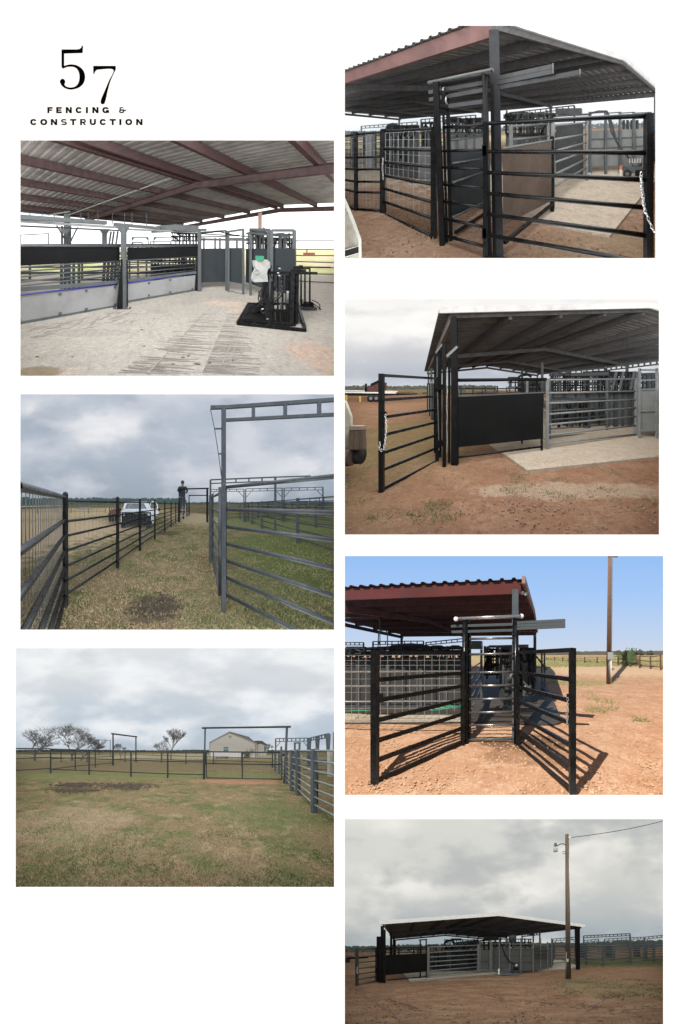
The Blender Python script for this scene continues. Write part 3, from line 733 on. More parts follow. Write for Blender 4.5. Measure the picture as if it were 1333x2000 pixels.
# far pens behind the alley
for k, (ua, va, ub, vb_, y_) in enumerate(((22, 410, 137, 404, 14), (480, 420, 547, 420, 14), (570, 420, 665, 418, 14.5), (484, 440, 522, 440, 13), (555, 438, 640, 438, 13), (590, 448, 648, 448, 12))):
    t = thing(A, 'pen_arch', ['far thin grey pen arch at the left edge beyond the alley', 'small far pen arch with rounded corners right of the tall grey post', 'wider far pen arch with corner braces beyond the right curtain', 'low thin pipe arch close behind the right curtain', 'low wide pipe arch behind the right curtain', 'lowest short pipe arch left of the far alley post'][k], 'pen frame', W(ua, 500, y_), 'pen frames beyond the alley')
    t.part('post', grey).tube(W(ua, 500, y_), W(ua, va, y_), .03, 6); t.part('post', grey).tube(W(ub, 500, y_), W(ub, vb_, y_), .03, 6)
    t.part('cross_bar', grey).tube(W(ua, va, y_), W(ub, vb_, y_), .03, 6)
    if 0 < k < 3:
        t.part('gusset', grey).slab([W(ua, va, y_), W(ua + 12, va, y_), W(ua, va + 14, y_)], (0, .03, 0)); t.part('gusset', grey).slab([W(ub, vb_, y_), W(ub - 12, vb_, y_), W(ub, vb_ + 14, y_)], (0, .03, 0))
for k, (y_, u0_, u1_) in enumerate(((9.5, 10, 760), (12.5, 10, 760))):
    t = thing(A, 'pen_fence', ['dark pipe fence close behind the alley, seen through its rails', 'second dark pipe fence farther behind the alley'][k], 'fence', W(300, 600, y_))
    for z in (.35, .6, .85, 1.1, 1.35, 1.72): t.part('rail', dgrey, True).tube(Vector((-y_ * .66, y_, z)), Vector((y_ * .09, y_ + .2, z)), .03, 6)
    for u_ in (190, 205, 222, 240, 262) if k == 0 else (60, 275, 470, 505, 540, 560, 690): t.part('post', dgrey).beam(W(u_, A.vh + F * 1.6 / y_, y_), W(u_, A.vh - F * .12 / y_, y_), .08)
gx = thing(A, 'slide_gate', 'dark slide gate frame of leaning bars seen through the alley left of the tall post', 'gate', W(385, 600, 8.2))
for u_ in (362, 378, 394, 408, 420): gx.part('bar', dgrey).beam(W(u_, 608, 8.2), W(u_ + 6, 515, 8.2), .08)
gx2 = thing(A, 'slide_gate', 'dark slide gate frame of upright bars seen behind the far alley post', 'gate', W(700, 580, 10.))
for u_ in (676, 690, 704, 718, 732, 744): gx2.part('bar', dgrey).beam(W(u_, 540, 10), W(u_, 400, 10), .06)
gx2.part('head', grey).beam(W(662, 402, 10), W(752, 402, 10), .1)
tp = thing(A, 'braced_post', 'grey post with Y braces holding up the roof beyond the left curtain', 'post', W(213, 600, 11))
tp.part('shaft', dgrey).beam(W(192, 500, 11), W(192, 372, 11), .07); tp.part('shaft', dgrey).beam(W(226, 500, 11), W(226, 372, 11), .07)
tp.part('brace', dgrey).beam(W(212, 440, 11), W(170, 370, 11), .05); tp.part('brace', dgrey).beam(W(226, 440, 11), W(256, 378, 11), .05)
# solid curved sweep panels
steelp = M('charcoal_sheet', (.020, .026, .030), (.030, .036, .040), rough=.5, scale=1.2, spec=.25)
def sweep(lab, pts, top, bot, cat='panel', arch=None, posts=(), low=None):
    """pts: [(u, vb)] of sheet; top/bot v of sheet at each"""
    t = thing(A, 'sweep_panel', lab, cat, G(pts[0][0], pts[0][1]), 'solid dark sweep panels past the alley')
    p = t.part('sheet', steelp)
    for i in range(len(pts) - 1):
        ya, yb_ = A.gy(*pts[i]), A.gy(*pts[i + 1])
        p.slab([W(pts[i][0], top[i], ya), W(pts[i + 1][0], top[i + 1], yb_), W(pts[i + 1][0], bot[i + 1], yb_), W(pts[i][0], bot[i], ya)], (0, .04, 0), 3)
    for u_, v0_, v1_ in posts:
        t.part('post', grey).beam(W(u_, v1_, A.gy(u_, v1_)), W(u_, v0_, A.gy(u_, v1_)), .07)
    if arch:
        yy = [A.gy(u_, v1_) for u_, v0_, v1_ in posts]
        t.part('head_bar', grey).beam(W(posts[0][0], arch[0], yy[0]), W(posts[-1][0], arch[1], yy[-1]), .07)
        if len(arch) > 2: t.part('lower_bar', grey).beam(W(posts[0][0], arch[2], yy[0]), W(posts[-1][0], arch[3], yy[-1]), .05)
    if low: t.part('floor_bar', lgrey).beam(W(posts[0][0], low[0], yy[0]), W(posts[-1][0], low[1], yy[-1]), .03)
    return t
sweep('curved charcoal sweep panel joining the far alley post', [(762, 636), (800, 634), (835, 632), (866, 634)], [466, 465, 465, 465], [606, 604, 603, 604], arch=(400, 392, 418, 416), posts=[(762, 398, 640), (868, 392, 640)])
sweep('narrow charcoal panel gate on two tall posts, third from the white jug', [(878, 642), (940, 655)], [463, 463], [600, 612], arch=(396, 387, 424, 424), posts=[(877, 392, 645), (938, 385, 655)], low=(638, 652))
sweep('wide charcoal panel gate directly behind the white jug', [(950, 648), (1048, 680)], [466, 466], [604, 640], arch=(386, 388, 400, 410), posts=[(968, 385, 660), (1044, 388, 700)])
sweep('rightmost charcoal panel below the gabled head bar at the end post', [(1054, 700), (1150, 720)], [466, 466], [636, 660], arch=(391, 391), posts=[(1054, 388, 705), (1148, 390, 712)])
hb = thing(A, 'head_gate', 'dark headgate bars between the tall posts behind the black machine', 'gate', G(1010, 690))
for u_ in (978, 992, 1006, 1020): hb.part('bar', dgrey).beam(W(u_, 520, 8.4), W(u_, 405, 8.4), .05)
hb.part('head', dgrey).beam(W(965, 400, 8.4), W(1040, 400, 8.4), .14, .2); hb.part('head', dgrey).beam(W(1045, 408, 8.2), W(1120, 412, 8.2), .1, .1)
for u_ in (1090, 1108): hb.part('bar', grey).beam(W(u_, 466, 8.6), W(u_, 408, 8.6), .08)
hb.part('brace', lgrey).beam(W(1020, 378, 8.1), W(1046, 408, 8.1), .04); hb.part('brace', grey).path([W(1088, 425, 8), W(1120, 418, 8), W(1150, 404, 8)], .03)
bk = thing(A, 'pen_arch', 'grey pipe frames showing above the charcoal panels', 'pen frame', W(900, 600, 11))
for u_ in (776, 822, 842, 912): bk.part('post', grey).beam(W(u_, 500, 11), W(u_, 422, 11), .07)
bk.part('rail', lgrey).beam(W(765, 428, 11), W(1130, 432, 11), .1); bk.part('rail', grey).beam(W(765, 405, 11), W(1130, 425, 11), .05)
bk.part('hose', blackm, True).path([W(768 + i * 14, 402 - 9 * math.sin(i / 11 * math.pi * 1.6) * (1 if i > 3 else .3), 8.8) for i in range(12)], .022)
fr = thing(A, 'pipe_fence', 'grey seven-rail pipe fence at the right edge against the white sky', 'fence', G(1230, 612))
for vl, vr in ((434, 434), (468, 468), (493, 495), (517, 524), (540, 545), (566, 572), (596, 607)):
    fr.part('rail', grey, True).tube(W(1100, vl, 10.8), W(1330, vr, 10.8), .027, 8)
wn = solo(A, 'distant_trough', 'small rusty trough standing in the far field beyond the pipe fence', 'trough', W(1210, 490, 30), M('rust', (.3, .1, .05)))
wn.beam(W(1190, 488, 30), W(1228, 488, 30), .6, .35); wn.beam(W(1200, 495, 30), W(1200, 470, 30), .1)
# black squeeze machine ------------------------------------------------
ch = thing(A, 'calf_table', 'black steel squeeze machine with hoses standing on the pale floor', 'machine', G(1060, 770))
def g3(u, v, z=0.): p = G(u, v); p.z = z; return p
fm = ch.part('base_frame', black)
c0, c1, c2, c3 = g3(915, 783, .05), g3(1192, 812, .05), g3(1150, 700, .05), g3(960, 700, .05)
for a, b in ((c0, c1), (c1, c2), (c2, c3), (c3, c0)): fm.beam(a, b, .05, .06)
for u_ in (985, 1045, 1100): fm.beam(g3(u_, 792, .06), g3(u_ - 8, 705, .06), .05, .05)
ch.part('deck', black).slab([g3(925, 778, .07), g3(1060, 788, .07), g3(1060, 715, .07), g3(965, 712, .07)], (0, 0, .06))
ch.part('deck', black).slab([W(940, 740, 5.6), W(1030, 750, 5.4), W(1030, 690, 5.8), W(985, 700, 6.0)], (0, 0, -.08))
for (a, b, wd) in (((1038, 790, 5.0), (1032, 540, 5.2), .075), ((1048, 785, 5.1), (1060, 600, 5.3), .06), ((1135, 780, 5.0), (1138, 560, 5.2), .08), ((1155, 775, 5.1), (1160, 545, 5.2), .06), ((1195, 800, 4.9), (1152, 665, 5.4), .05), ((1015, 700, 5.8), (1035, 580, 5.5), .10)):
    ch.part('upright', black).beam(W(*a), W(*b), wd)
ch.part('cross_beam', black).beam(W(1040, 565, 5.2), W(1240, 567, 5.3), .06); ch.part('cross_beam', black).beam(W(1140, 560, 5.2), W(1190, 562, 5.2), .13, .1)
ch.part('cross_beam', black).beam(W(1160, 541, 5.5), W(1296, 543, 5.5), .03); ch.part('cross_beam', black).beam(W(1150, 548, 5.3), W(1180, 540, 5.3), .1, .07)
ch.part('cross_beam', black).beam(W(1040, 775, 5.0), W(1150, 780, 5.0), .09, .07)
for u_ in (1062, 1080, 1100, 1118, 1128): ch.part('bar', black).beam(W(u_, 765, 5.2), W(u_, 575, 5.3), .028 + .02 * (u_ > 1110))
for k in range(7): ch.part('grille_bar', black).beam(W(1064 + k * 11, 780, 5.1), W(1064 + k * 11, 718, 5.1), .035)
ch.part('grille_bar', black).beam(W(1058, 720, 5.1), W(1138, 722, 5.1), .05)
for u_ in (1176, 1192, 1212): ch.part('guide_bar', black, True).tube(W(u_, 702 - (u_ - 1176) * .1, 5.7), W(u_, 548, 5.7), .018, 6)
ch.part('guide_bar', black, True).tube(W(1170, 548, 5.7), W(1214, 548, 5.7), .018, 6)
ch.part('brace', black).beam(W(960, 712, 5.6), W(1022, 680, 5.5), .05); ch.part('brace', black).beam(W(942, 745, 5.4), W(1030, 700, 5.6), .06)
hoM = M('hose_rubber', (.02, .02, .02), (.03, .03, .03), rough=.5)
def arc(u0, v0, u1, v1, sag, y, n=9): return [W(u0 + (u1 - u0) * i / n + sag[0] * math.sin(math.pi * i / n), v0 + (v1 - v0) * i / n + sag[1] * math.sin(math.pi * i / n), y) for i in range(n + 1)]
for q in ((1042, 560, 1060, 690, (30, 30)), (1090, 575, 1050, 680, (25, 30)), (1030, 610, 1020, 700, (-25, 10)), (1095, 600, 1060, 670, (8, 22)), (1020, 690, 1045, 600, (-20, 5)), (1010, 720, 1040, 690, (0, 25)), (1002, 640, 1042, 660, (-8, 22))): ch.part('hose', hoM, True).path(arc(*q, 5.15), .014)
lv = ch.part('lever_block', black); lv.box(W(1035, 560, 5.15), .1, .1, .14); lv.box(W(1058, 570, 5.1), .16, .08, .05)
for u_ in (1028, 1036, 1050, 1062, 1074, 1084): lv.tube(W(u_, 560, 5.1), W(u_ + 4, 538, 5.05), .008, 5); lv.ball(W(u_ + 4, 537, 5.05), .014, 6)
kn = ch.part('fitting', galv)
for u_, v_ in ((1080, 566), (1085, 577), (1086, 548), (1036, 755), (1042, 772), (1016, 715), (1120, 645)): kn.tube(W(u_ - 3, v_, 5.0), W(u_ + 5, v_, 5.0), .014, 6)
ch.part('cylinder', lgrey, True).tube(W(1121, 690, 5.2), W(1122, 640, 5.2), .03, 10)
# white jug with green lid hanging on the machine
jug = thing(A, 'spray_jug', 'white dented plastic jug with a green screw lid hanging on the black machine', 'jug', W(1015, 604, 5.0))
jw = M('milky_plastic', (.42, .42, .40), (.30, .30, .28), rough=.45, scale=6)
bod = [(985, 516), (1038, 512), (1048, 522), (1049, 545), (1040, 550), (1036, 566), (1040, 602), (984, 604), (979, 590), (984, 568), (994, 555), (987, 540)]
jug.part('body', jw).slab([W(u, v, 4.95) for u, v in bod], (0, .16, 0))
jug.part('lid', M('green_plastic', (.03, .24, .14), (.02, .18, .11), rough=.4)).tube(W(1005, 516, 5.0), W(1005, 496, 5.0), .085, 14)
jug.part('handle', jw, True).ring(W(992, 560, 4.94), (0, 1, 0), .05, .012, 12, 6)
jug.part('label', M('orange_print', (.6, .35, .2))).slab([W(1003, 519, 4.945), W(1024, 519, 4.945), W(1024, 524, 4.945), W(1003, 524, 4.945)], (0, .004, 0))
pump = thing(A, 'power_unit', 'small dark hydraulic power unit with hoses on the floor right of the machine', 'pump', G(1200, 712))
py = 6.3
pump.part('tray', dgrey).box(W(1203, 714, py), .34, .25, .07); pump.part('motor', blackm, True).tube(W(1185, 695, py), W(1222, 697, py), .075, 12)
pump.part('tank', black).slab([W(1190, 702, py - .1), W(1232, 702, py - .1), W(1222, 716, py - .1), W(1196, 716, py - .1)], (0, .2, 0))
pump.part('valve', lgrey).box(W(1178, 690, py), .07, .07, .1)
pump.part('hose', hoM, True).path(arc(1215, 685, 1230, 738, (38, 10), py), .012); pump.part('hose', hoM, True).path(arc(1222, 678, 1240, 730, (22, -6), py), .012); pump.part('hose', hoM, True).path(arc(1245, 735, 1150, 740, (0, 8), 5.9), .012)
# ================================================================ B: sorting gates at the barn corner, top right
B = Yard('B', 664, 40, 2.126, RECTS['B'], 452, 1.6, 2.0, roll=-.031)
W, G = B.W, B.G
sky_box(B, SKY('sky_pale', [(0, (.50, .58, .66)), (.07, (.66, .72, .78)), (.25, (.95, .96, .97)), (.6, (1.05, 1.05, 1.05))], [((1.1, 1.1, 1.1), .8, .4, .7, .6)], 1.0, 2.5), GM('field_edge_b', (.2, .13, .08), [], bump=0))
p1, p2 = G(1120, 905), G(760, 830)
ground_sheet(B, GM('brown_dirt_b', (.26, .16, .105), [((.38, .26, .18), 1.1, .42, .66, None, .8), ((.15, .09, .06), 3.5, .5, .72, None, .6), ((.30, .22, .16), 11, .58, .75, None, .5), ((.26, .22, .12), .3, .55, .65, None, .3)], blobs=[((.40, .34, .26), -7, 13, 6.5, 7, .95), ((.46, .42, .24), -20, 50, 30, 30, .9), ((.44, .37, .29), .2, 9, 4, 3, .9)]), seed=2, bump=.018)
pad = struct(B, 'concrete_pad', GM('tan_concrete', (.50, .42, .33), [((.40, .33, .26), 1.4, .42, .7, None, .8), ((.33, .24, .17), 2.6, .58, .75, None, .6)], rough=.85, bump=.3, bscale=30))
c_ = [G(1122, 905), G(1290, 690), G(1330, 575), G(700, 600), G(560, 640), G(700, 822)]
for p in c_: p.z = .04
c_[2] = W(1400, 540, 9.5); c_[2].z = .04
pad.slab(c_, (0, 0, -.1))
stones(B, 'loose_gravel', 'small stones and clods scattered on the brown dirt before the black gates', 'gravel', 1800, M('dirt_clod_b', (.24, .17, .12), (.15, .1, .07), rough=.95), .006, .022, lambda x, y: 1, 11, 7)
blades(B, 'dry_grass', 'thin dry grass along the foot of the wire-mesh gate', 1500, lambda x, y: .9 if abs((y - 4.2) + (x + 1.4) * 1.35) < .35 and x < -.8 else .02, drym, .02, .07, .003, 5)
wood_band(B, 'hazy line of far brush beyond the pens', 220, 0, 1330, 2, 5, 1500, M('haze_brush', (.16, .19, .19), (.2, .22, .2), rough=1), ls=1.6)
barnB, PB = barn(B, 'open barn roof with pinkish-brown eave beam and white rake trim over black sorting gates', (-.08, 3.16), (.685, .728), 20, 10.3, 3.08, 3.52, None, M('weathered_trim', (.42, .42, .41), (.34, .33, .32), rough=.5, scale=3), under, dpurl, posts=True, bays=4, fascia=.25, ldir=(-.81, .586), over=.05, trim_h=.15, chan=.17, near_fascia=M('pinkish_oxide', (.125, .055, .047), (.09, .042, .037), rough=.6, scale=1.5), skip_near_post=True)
# corner column
cp = solo(B, 'corner_column', 'heavy black square column holding up the barn corner beside the sliding gate', 'column', G(655, 990), M('column_paint', (.028, .030, .034), (.016, .016, .018), rough=.45, scale=3, spec=.25))
cp.beam(W(661, 1010, 3.1), W(641, 44, 3.1), .125); cp.props['category'] = 'column'
# near right gate
g = pane_gate(B, 'pipe_gate', 'black six-rail pipe gate closed with a bright chain, nearest on the right', 'gate', (606, 420, 1010, 2.9), (1283, 383, 1210, 2.2), [(427, 393), (543, 548), (630, 661), (716, 777), (802, 893), (888, 1006), (975, 1110)], black, black, .03, .024)
gl = g.part('hinge', black)
for v_ in (560, 900): gl.box(W(600, v_, 2.9), .05, .06, .12)
cs = thing(B, 'steel_chain', 'bright steel chain draped down the right post of the nearest black gate', 'chain', W(1280, 760, 2.14)); cn = cs.part('links', chainm)
chain_links(cn, [W(1254, 628, 2.13), W(1254, 700, 2.12), W(1262, 765, 2.12), W(1285, 830, 2.11), W(1308, 880, 2.1)], .019, .0048)
chain_links(cn, [W(1250, 640, 2.15), W(1262, 720, 2.16), W(1268, 800, 2.14)], .018, .0042)
# sliding gate in its tall frame
dbar2 = M('pipe_paint', (.06, .065, .068), (.045, .048, .05), rough=.35)
tf = thing(B, 'gate_portal', 'tall black frame of square posts under a round top pipe that carries the sliding gate', 'gate frame', G(425, 932))
tf.part('post', blackm).beam(W(428, 935, 3.42), W(400, 255, 3.42), .075)
tf.part('post', blackm).beam(W(446, 925, 3.5), W(428, 270, 3.5), .03)
tf.part('post', blackm).beam(W(462, 912, 3.55), W(448, 290, 3.55), .05)
tf.part('post', blackm, True).tube(W(622, 1020, 2.95), W(603, 215, 2.95), .036, 12)
tf.part('post', blackm).beam(W(643, 1020, 3.02), W(632, 260, 3.02), .04)
tf.part('top_pipe', dbar2, True).tube(W(372, 258, 3.55), W(634, 207, 2.88), .033, 14)
cpn = tf.part('pipe_end', black, True); cpn.tube(W(629, 208, 2.878), W(635.2, 206.8, 2.876), .022, 12)
tf.part('roller', galv, True).ring(W(444, 330, 3.5), (1, 0, 0), .05, .012, 14); tf.part('roller', galv, True).ring(W(432, 290, 3.5), (1, 0, 0), .04, .012, 14)
tf.part('bracket', blackm).box(W(440, 360, 3.48), .16, .06, .03); tf.part('bracket', blackm).box(W(440, 300, 3.48), .16, .06, .03)
dbar = M('bar_paint', (.035, .038, .042), (.025, .027, .03), rough=.42)
sl = thing(B, 'sliding_gate', 'black sliding gate of round rungs, its long flat bars sticking out to the right', 'gate', W(520, 940, 3.2))
for a, b in (((372, 297, 3.7), (605, 256, 3.12)), ((374, 327, 3.7), (605, 286, 3.12)), ((440, 356, 3.5), (600, 335, 3.12))): sl.part('slide_bar', dbar).beam(W(*a), W(*b), .03, .055)
for a, b in (((636, 243, 3.1), (884, 190, 2.62)), ((636, 262, 3.1), (884, 211, 2.62)), ((640, 281, 3.1), (996, 215, 2.5))): sl.part('slide_bar', dbar).beam(W(*a), W(*b), .03, .052)
for u_, v_, y_ in ((885, 190, 2.62), (885, 211, 2.62), (997, 215, 2.5)): sl.part('end_cap', lgrey).box(W(u_, v_ + 9, y_), .012, .034, .055)
for vl, vr in ((441, 433), (541, 537), (609, 618), (680, 694), (750, 778), (820, 860), (890, 940)): sl.part('rung', black, True).tube(W(430, vl, 3.46), W(612, vr, 3.0), .021, 10)
sl.part('end_rod', black, True).tube(W(609, 990, 2.98), W(600, 430, 2.98), .015, 8)
# wire-mesh gate on the left
t = pane_gate(B, 'mesh_gate', 'black pipe gate lined with pale square wire mesh, left of the tall frame', 'gate', (182, 448, 803, 4.87), (391, 440, 903, 3.66), [(457, 447), (532, 538), (588, 608), (643, 681), (696, 755), (750, 822), (801, 896)], black, black, .038, .025)
t.part('wire_mesh', galv).mesh_grid(W(190, 466, 4.8), W(382, 456, 3.72), W(382, 810, 3.72), W(190, 752, 4.8), 9, 10, .0028)
chn = t.part('chain', galv); chain_links(chn, [W(180, 570, 4.78), W(177, 610, 4.78), W(181, 660, 4.78)], .025, .006)
t = fence_run(B, 'black pipe fence with wire mesh at the far left, running into the mesh gate post', [(-6, 474, 768), (68, 461, 795, 5.1), (176, 452, 801, 4.9)], (.97, .68, .53, .38, .25, .04), black, black, .04, .024)
t.part('wire_mesh', galv).mesh_grid(W(-6, 500, 5.6), W(176, 466, 4.95), W(176, 780, 4.95), W(-6, 750, 5.6), 12, 9, .0026)
# alley between the gates: panels and side rails
ap = thing(B, 'alley_wall', 'glossy brown-black sheet panel behind the nearest gate, with a black foot rail', 'panel', G(780, 880))
qpanel(ap.part('sheet', M('gloss_sheet', (.125, .098, .080), (.07, .054, .045), rough=.22, scale=1.0, lo=.35, hi=.65)), B, (678, 530, 852, 3.25), (880, 496, 748, 4.4))
ap.part('top_edge', lgrey).beam(W(676, 529, 3.25), W(882, 494, 4.4), .02); ap.part('foot_rail', black).beam(W(684, 920, 3.1), W(884, 762, 4.5), .045)
ap.part('post', black).beam(W(882, 790, 4.55), W(882, 480, 4.55), .07); ap.part('foot_plate', grey).slab([G(815, 775), G(965, 788), G(962, 792), G(815, 779)], (0, 0, .015))
al = thing(B, 'alley_wall', 'matt black sheet panel and leaning rails seen through the sliding gate', 'panel', G(540, 800))
qpanel(al.part('sheet', steelp), B, (462, 546, 812, 3.7), (612, 546, 760, 5.0))
for a, b in (((450, 498), (600, 478)), ((470, 592), (600, 572)), ((470, 672), (600, 626)), ((455, 762), (560, 706)), ((470, 818), (600, 752)), ((480, 868), (602, 800))): al.part('rail', grey, True).tube(W(*a, 3.62), W(*b, 4.9), .018, 8)
al.part('foot_rail', black).beam(W(480, 880, 3.6), W(610, 795, 4.6), .04)
# grey gate beyond
t = pane_gate(B, 'pipe_gate', 'light grey pipe gate standing open on the tan concrete behind the black gate', 'gate', (885, 425, 782, 4.75), (1026, 412, 668, 7.1), [(434, 424), (494, 470), (544, 505), (592, 540), (642, 574), (692, 608)], lgrey, lgrey, .035, .026)
t.part('latch', galv).box(W(1036, 640, 7.1), .1, .06, .06)
t = pane_gate(B, 'pipe_gate', 'second light grey pipe gate behind the column, half hidden by the brown-black panel', 'gate', (712, 432, 700, 5.2), (866, 425, 640, 7.4), [(438, 428), (494, 478), (545, 520)], lgrey, lgrey, .04, .026)
# light panels on the right, curved
sw = thing(B, 'curved_pen_wall', 'light grey curved pen wall of tall posts and sheet panels at the right', 'pen wall', G(1150, 640))
gs = M('pale_sheet', (.20, .21, .205), (.15, .155, .15), rough=.5, scale=1.3)
Us = [(1040, 652), (1105, 642), (1165, 640), (1222, 636), (1290, 640)]
for i in range(4):
    a, b = Us[i], Us[i + 1]; ya, yb_ = B.gy(*a) + .2, B.gy(*b) + .2
    qpanel(sw.part('sheet', gs), B, (a[0], 456 - i * 2, 605 - i * 3, ya), (b[0], 454 - i * 2, 603 - i * 3, yb_))
    sw.part('rail', grey).beam(W(a[0], 406, ya), W(b[0], 402, yb_), .05, .05); sw.part('rail', grey).beam(W(a[0], 384, ya), W(b[0], 380, yb_), .05, .04)
    sw.part('rail', grey).beam(W(a[0], 530 - i * 3, ya - .04), W(b[0], 528 - i * 3, yb_ - .04), .04, .03); sw.part('rail', grey).beam(W(a[0], 492 - i * 3, ya - .04), W(b[0], 490 - i * 3, yb_ - .04), .03, .03)
for u_, v_ in Us: sw.part('post', grey).beam(W(u_, v_, B.gy(u_, v_)), W(u_, 378, B.gy(u_, v_)), .07)
for u_ in (1180, 1196, 1214, 1236): sw.part('post', dgrey).beam(W(u_, 456, 9), W(u_, 412, 9), .07)
bx = thing(B, 'loading_chute', 'dark solid chute with a box on top behind the open light grey gate', 'chute', G(950, 650))
qpanel(bx.part('wall', M('dark_chute', (.04, .044, .046), (.03, .032, .034), rough=.55)), B, (900, 430, 628, 8), (1012, 426, 640, 7.4)); bx.part('box', dgrey).slab([W(896, 388, 7.6), W(896, 364, 7.6), W(1004, 362, 7.4), W(1004, 386, 7.4)], (.2, .5, 0)); bx.part('rail', dgrey).beam(W(895, 396, 7.6), W(1040, 388, 7.4), .06)
ho = solo(B, 'hydraulic_hose', 'pair of black hoses sagging down the light grey curved pen wall', 'hose', W(1150, 600, 7), M('hose_rubber', (.02, .02, .02)))
ho.path([W(1040, 385, 7.1), W(1075, 376, 7.1), W(1110, 376, 7.1), W(1122, 400, 7.1), W(1150, 500, 7.0), W(1180, 545, 7), W(1205, 575, 7), W(1225, 580, 7)], .03)
ho.path([W(1118, 410, 7.1), W(1128, 460, 7.0), W(1160, 520, 7), W(1210, 578, 6.9), W(1228, 584, 6.9)], .025)
pu = thing(B, 'power_unit', 'small wheeled hydraulic power unit by the light grey curved wall', 'pump', G(1215, 655))
pu.part('tank', grey).box(W(1220, 630, 6.8), .42, .3, .17); pu.part('motor', lgrey, True).tube(W(1218, 592, 6.8), W(1252, 594, 6.8), .07, 12); pu.part('wheel', rubber, True).ring(W(1195, 636, 6.6), (0, 1, 0), .085, .035, 16, 8); pu.part('wheel_hub', grey).tube(W(1195, 636, 6.55), W(1195, 636, 6.65), .05, 10); pu.part('box', blackm).box(W(1245, 645, 6.6), .16, .14, .16)
for a in range(5): pu.part('fitting', galv).tube(W(1205 + a * 11, 590, 6.7), W(1205 + a * 11, 572, 6.7), .018, 6)
sp = thing(B, 'marker_can', 'small white and orange spray can standing on the tan concrete', 'can', G(1168, 648)); sp.part('body', M('can_white', (.7, .65, .6))).tube(W(1168, 648, 6.9), W(1168, 618, 6.9), .035, 10); sp.part('cap', M('can_orange', (.75, .18, .06))).tube(W(1168, 618, 6.9), W(1168, 602, 6.9), .03, 10)
# machinery under the roof
mc = thing(B, 'squeeze_chute', 'dark cattle squeeze chute behind the wire-mesh gate', 'chute', G(290, 660))
qpanel(mc.part('side', M('machine_black', (.016, .017, .018), (.025, .025, .026), rough=.5)), B, (188, 466, 640, 8.4), (332, 462, 650, 8.2)); qpanel(mc.part('side', M('mid_sheet', (.11, .115, .115), (.09, .092, .09), rough=.5)), B, (325, 524, 655, 8.1), (384, 520, 655, 8.1))
mc.part('ramp', dgrey).slab([W(270, 668, 8), W(470, 672, 7.6), W(470, 690, 7.4), W(300, 680, 7.6)], (0, 0, .05)); mc.part('hood', dgrey, True).ball(W(220, 447, 8.5), .22, 12, (1.2, .6, .9))
for u_ in (210, 240, 262, 286, 306): mc.part('bar', grey).beam(W(u_, 600, 8.1), W(u_ + 3, 480, 8.1), .05)
wl = thing(B, 'pen_wall', 'mid grey sheet pen wall behind the sliding gate under dark header frames', 'pen wall', G(520, 600))
qpanel(wl.part('sheet', gs), B, (440, 474, 560, 9), (600, 468, 560, 8.6))
for u_ in (452, 487, 525, 560, 590): wl.part('post', grey).beam(W(u_, 560, 8.7), W(u_, 425, 8.7), .07)
wl.part('rail', dgrey).beam(W(430, 420, 9), W(610, 412, 8.6), .14, .2); wl.part('rail', dgrey).beam(W(430, 448, 8.9), W(610, 444, 8.5), .06); wl.part('rail', dgrey).beam(W(430, 466, 8.9), W(610, 462, 8.5), .05)
w2 = thing(B, 'pen_wall', 'dark pen wall with open slots between the column and the light grey gate', 'pen wall', G(780, 600))
qpanel(w2.part('sheet', M('mid_sheet', (.11, .115, .115))), B, (690, 468, 600, 9), (900, 462, 590, 9))
for u_ in (694, 720, 745, 752, 766, 790, 806, 820, 846, 862, 880): w2.part('post', dgrey).beam(W(u_, 560, 8.8), W(u_, 372 if u_ in (694, 862) else 398, 8.8), .06)
for v_, th in ((398, .16), (420, .05), (440, .06), (452, .05)): w2.part('rail', dgrey).beam(W(680, v_, 8.8), W(900, v_ - 6, 8.8), .06, th)
for L_, R_, vin, nn in (((90, 438, 475, 17), (322, 420, 470, 15), (447, 432), 12), ((338, 410, 470, 15), (565, 392, 468, 13.6), (424, 408), 12), ((705, 382, 460, 12.5), (975, 352, 450, 11.5), (394, 365), 12)):
    truss_frame(B, {90: 'pale lattice header at the far left above the pens', 338: 'lattice header just left of the tall frame top', 705: 'lattice header under the barn eave right of the column'}[L_[0]], L_, R_, vin, nn, dgrey if L_[0] > 100 else lgrey, .035, 'lattice headers beyond the barn', 'header_arch')
for k, (u0_, u1_, y_) in enumerate(((10, 185, 11), (10, 440, 16))):
    t = thing(B, 'far_pen_fence', ['pipe fence of the far pens at the left edge', 'farthest pipe fence crossing behind the mesh gate'][k], 'fence', W(u0_, 560, y_))
    for z in (.3, .6, .9, 1.2, 1.5): t.part('rail', grey, True).tube(Vector(((u0_ - 667) / F * y_, y_, z)), Vector(((u1_ - 667) / F * y_, y_, z)), .03, 6)
    for u_ in ((52, 112, 128, 146) if k == 0 else (100, 200, 300, 400)): t.part('post', dgrey if u_ != 128 else lgrey).beam(W(u_, B.vh + 16 + F * 1.6 / y_, y_), W(u_, B.vh + 16 - F * .1 / y_, y_), .1 if u_ != 128 else .3)
t = thing(B, 'far_pen_fence', 'far pipe fence at the right edge behind the nearest gate post', 'fence', W(1300, 520, 13))
for z in (.3, .6, .9, 1.2, 1.5, 1.75): t.part('rail', grey, True).tube(W(1262, 430 + F * (1.6 - z) / 13, 13), W(1330, 430 + F * (1.6 - z) / 13, 13), .03, 6)
t.part('post', dgrey).beam(W(1304, 520, 12.9), W(1304, 400, 12.9), .08)
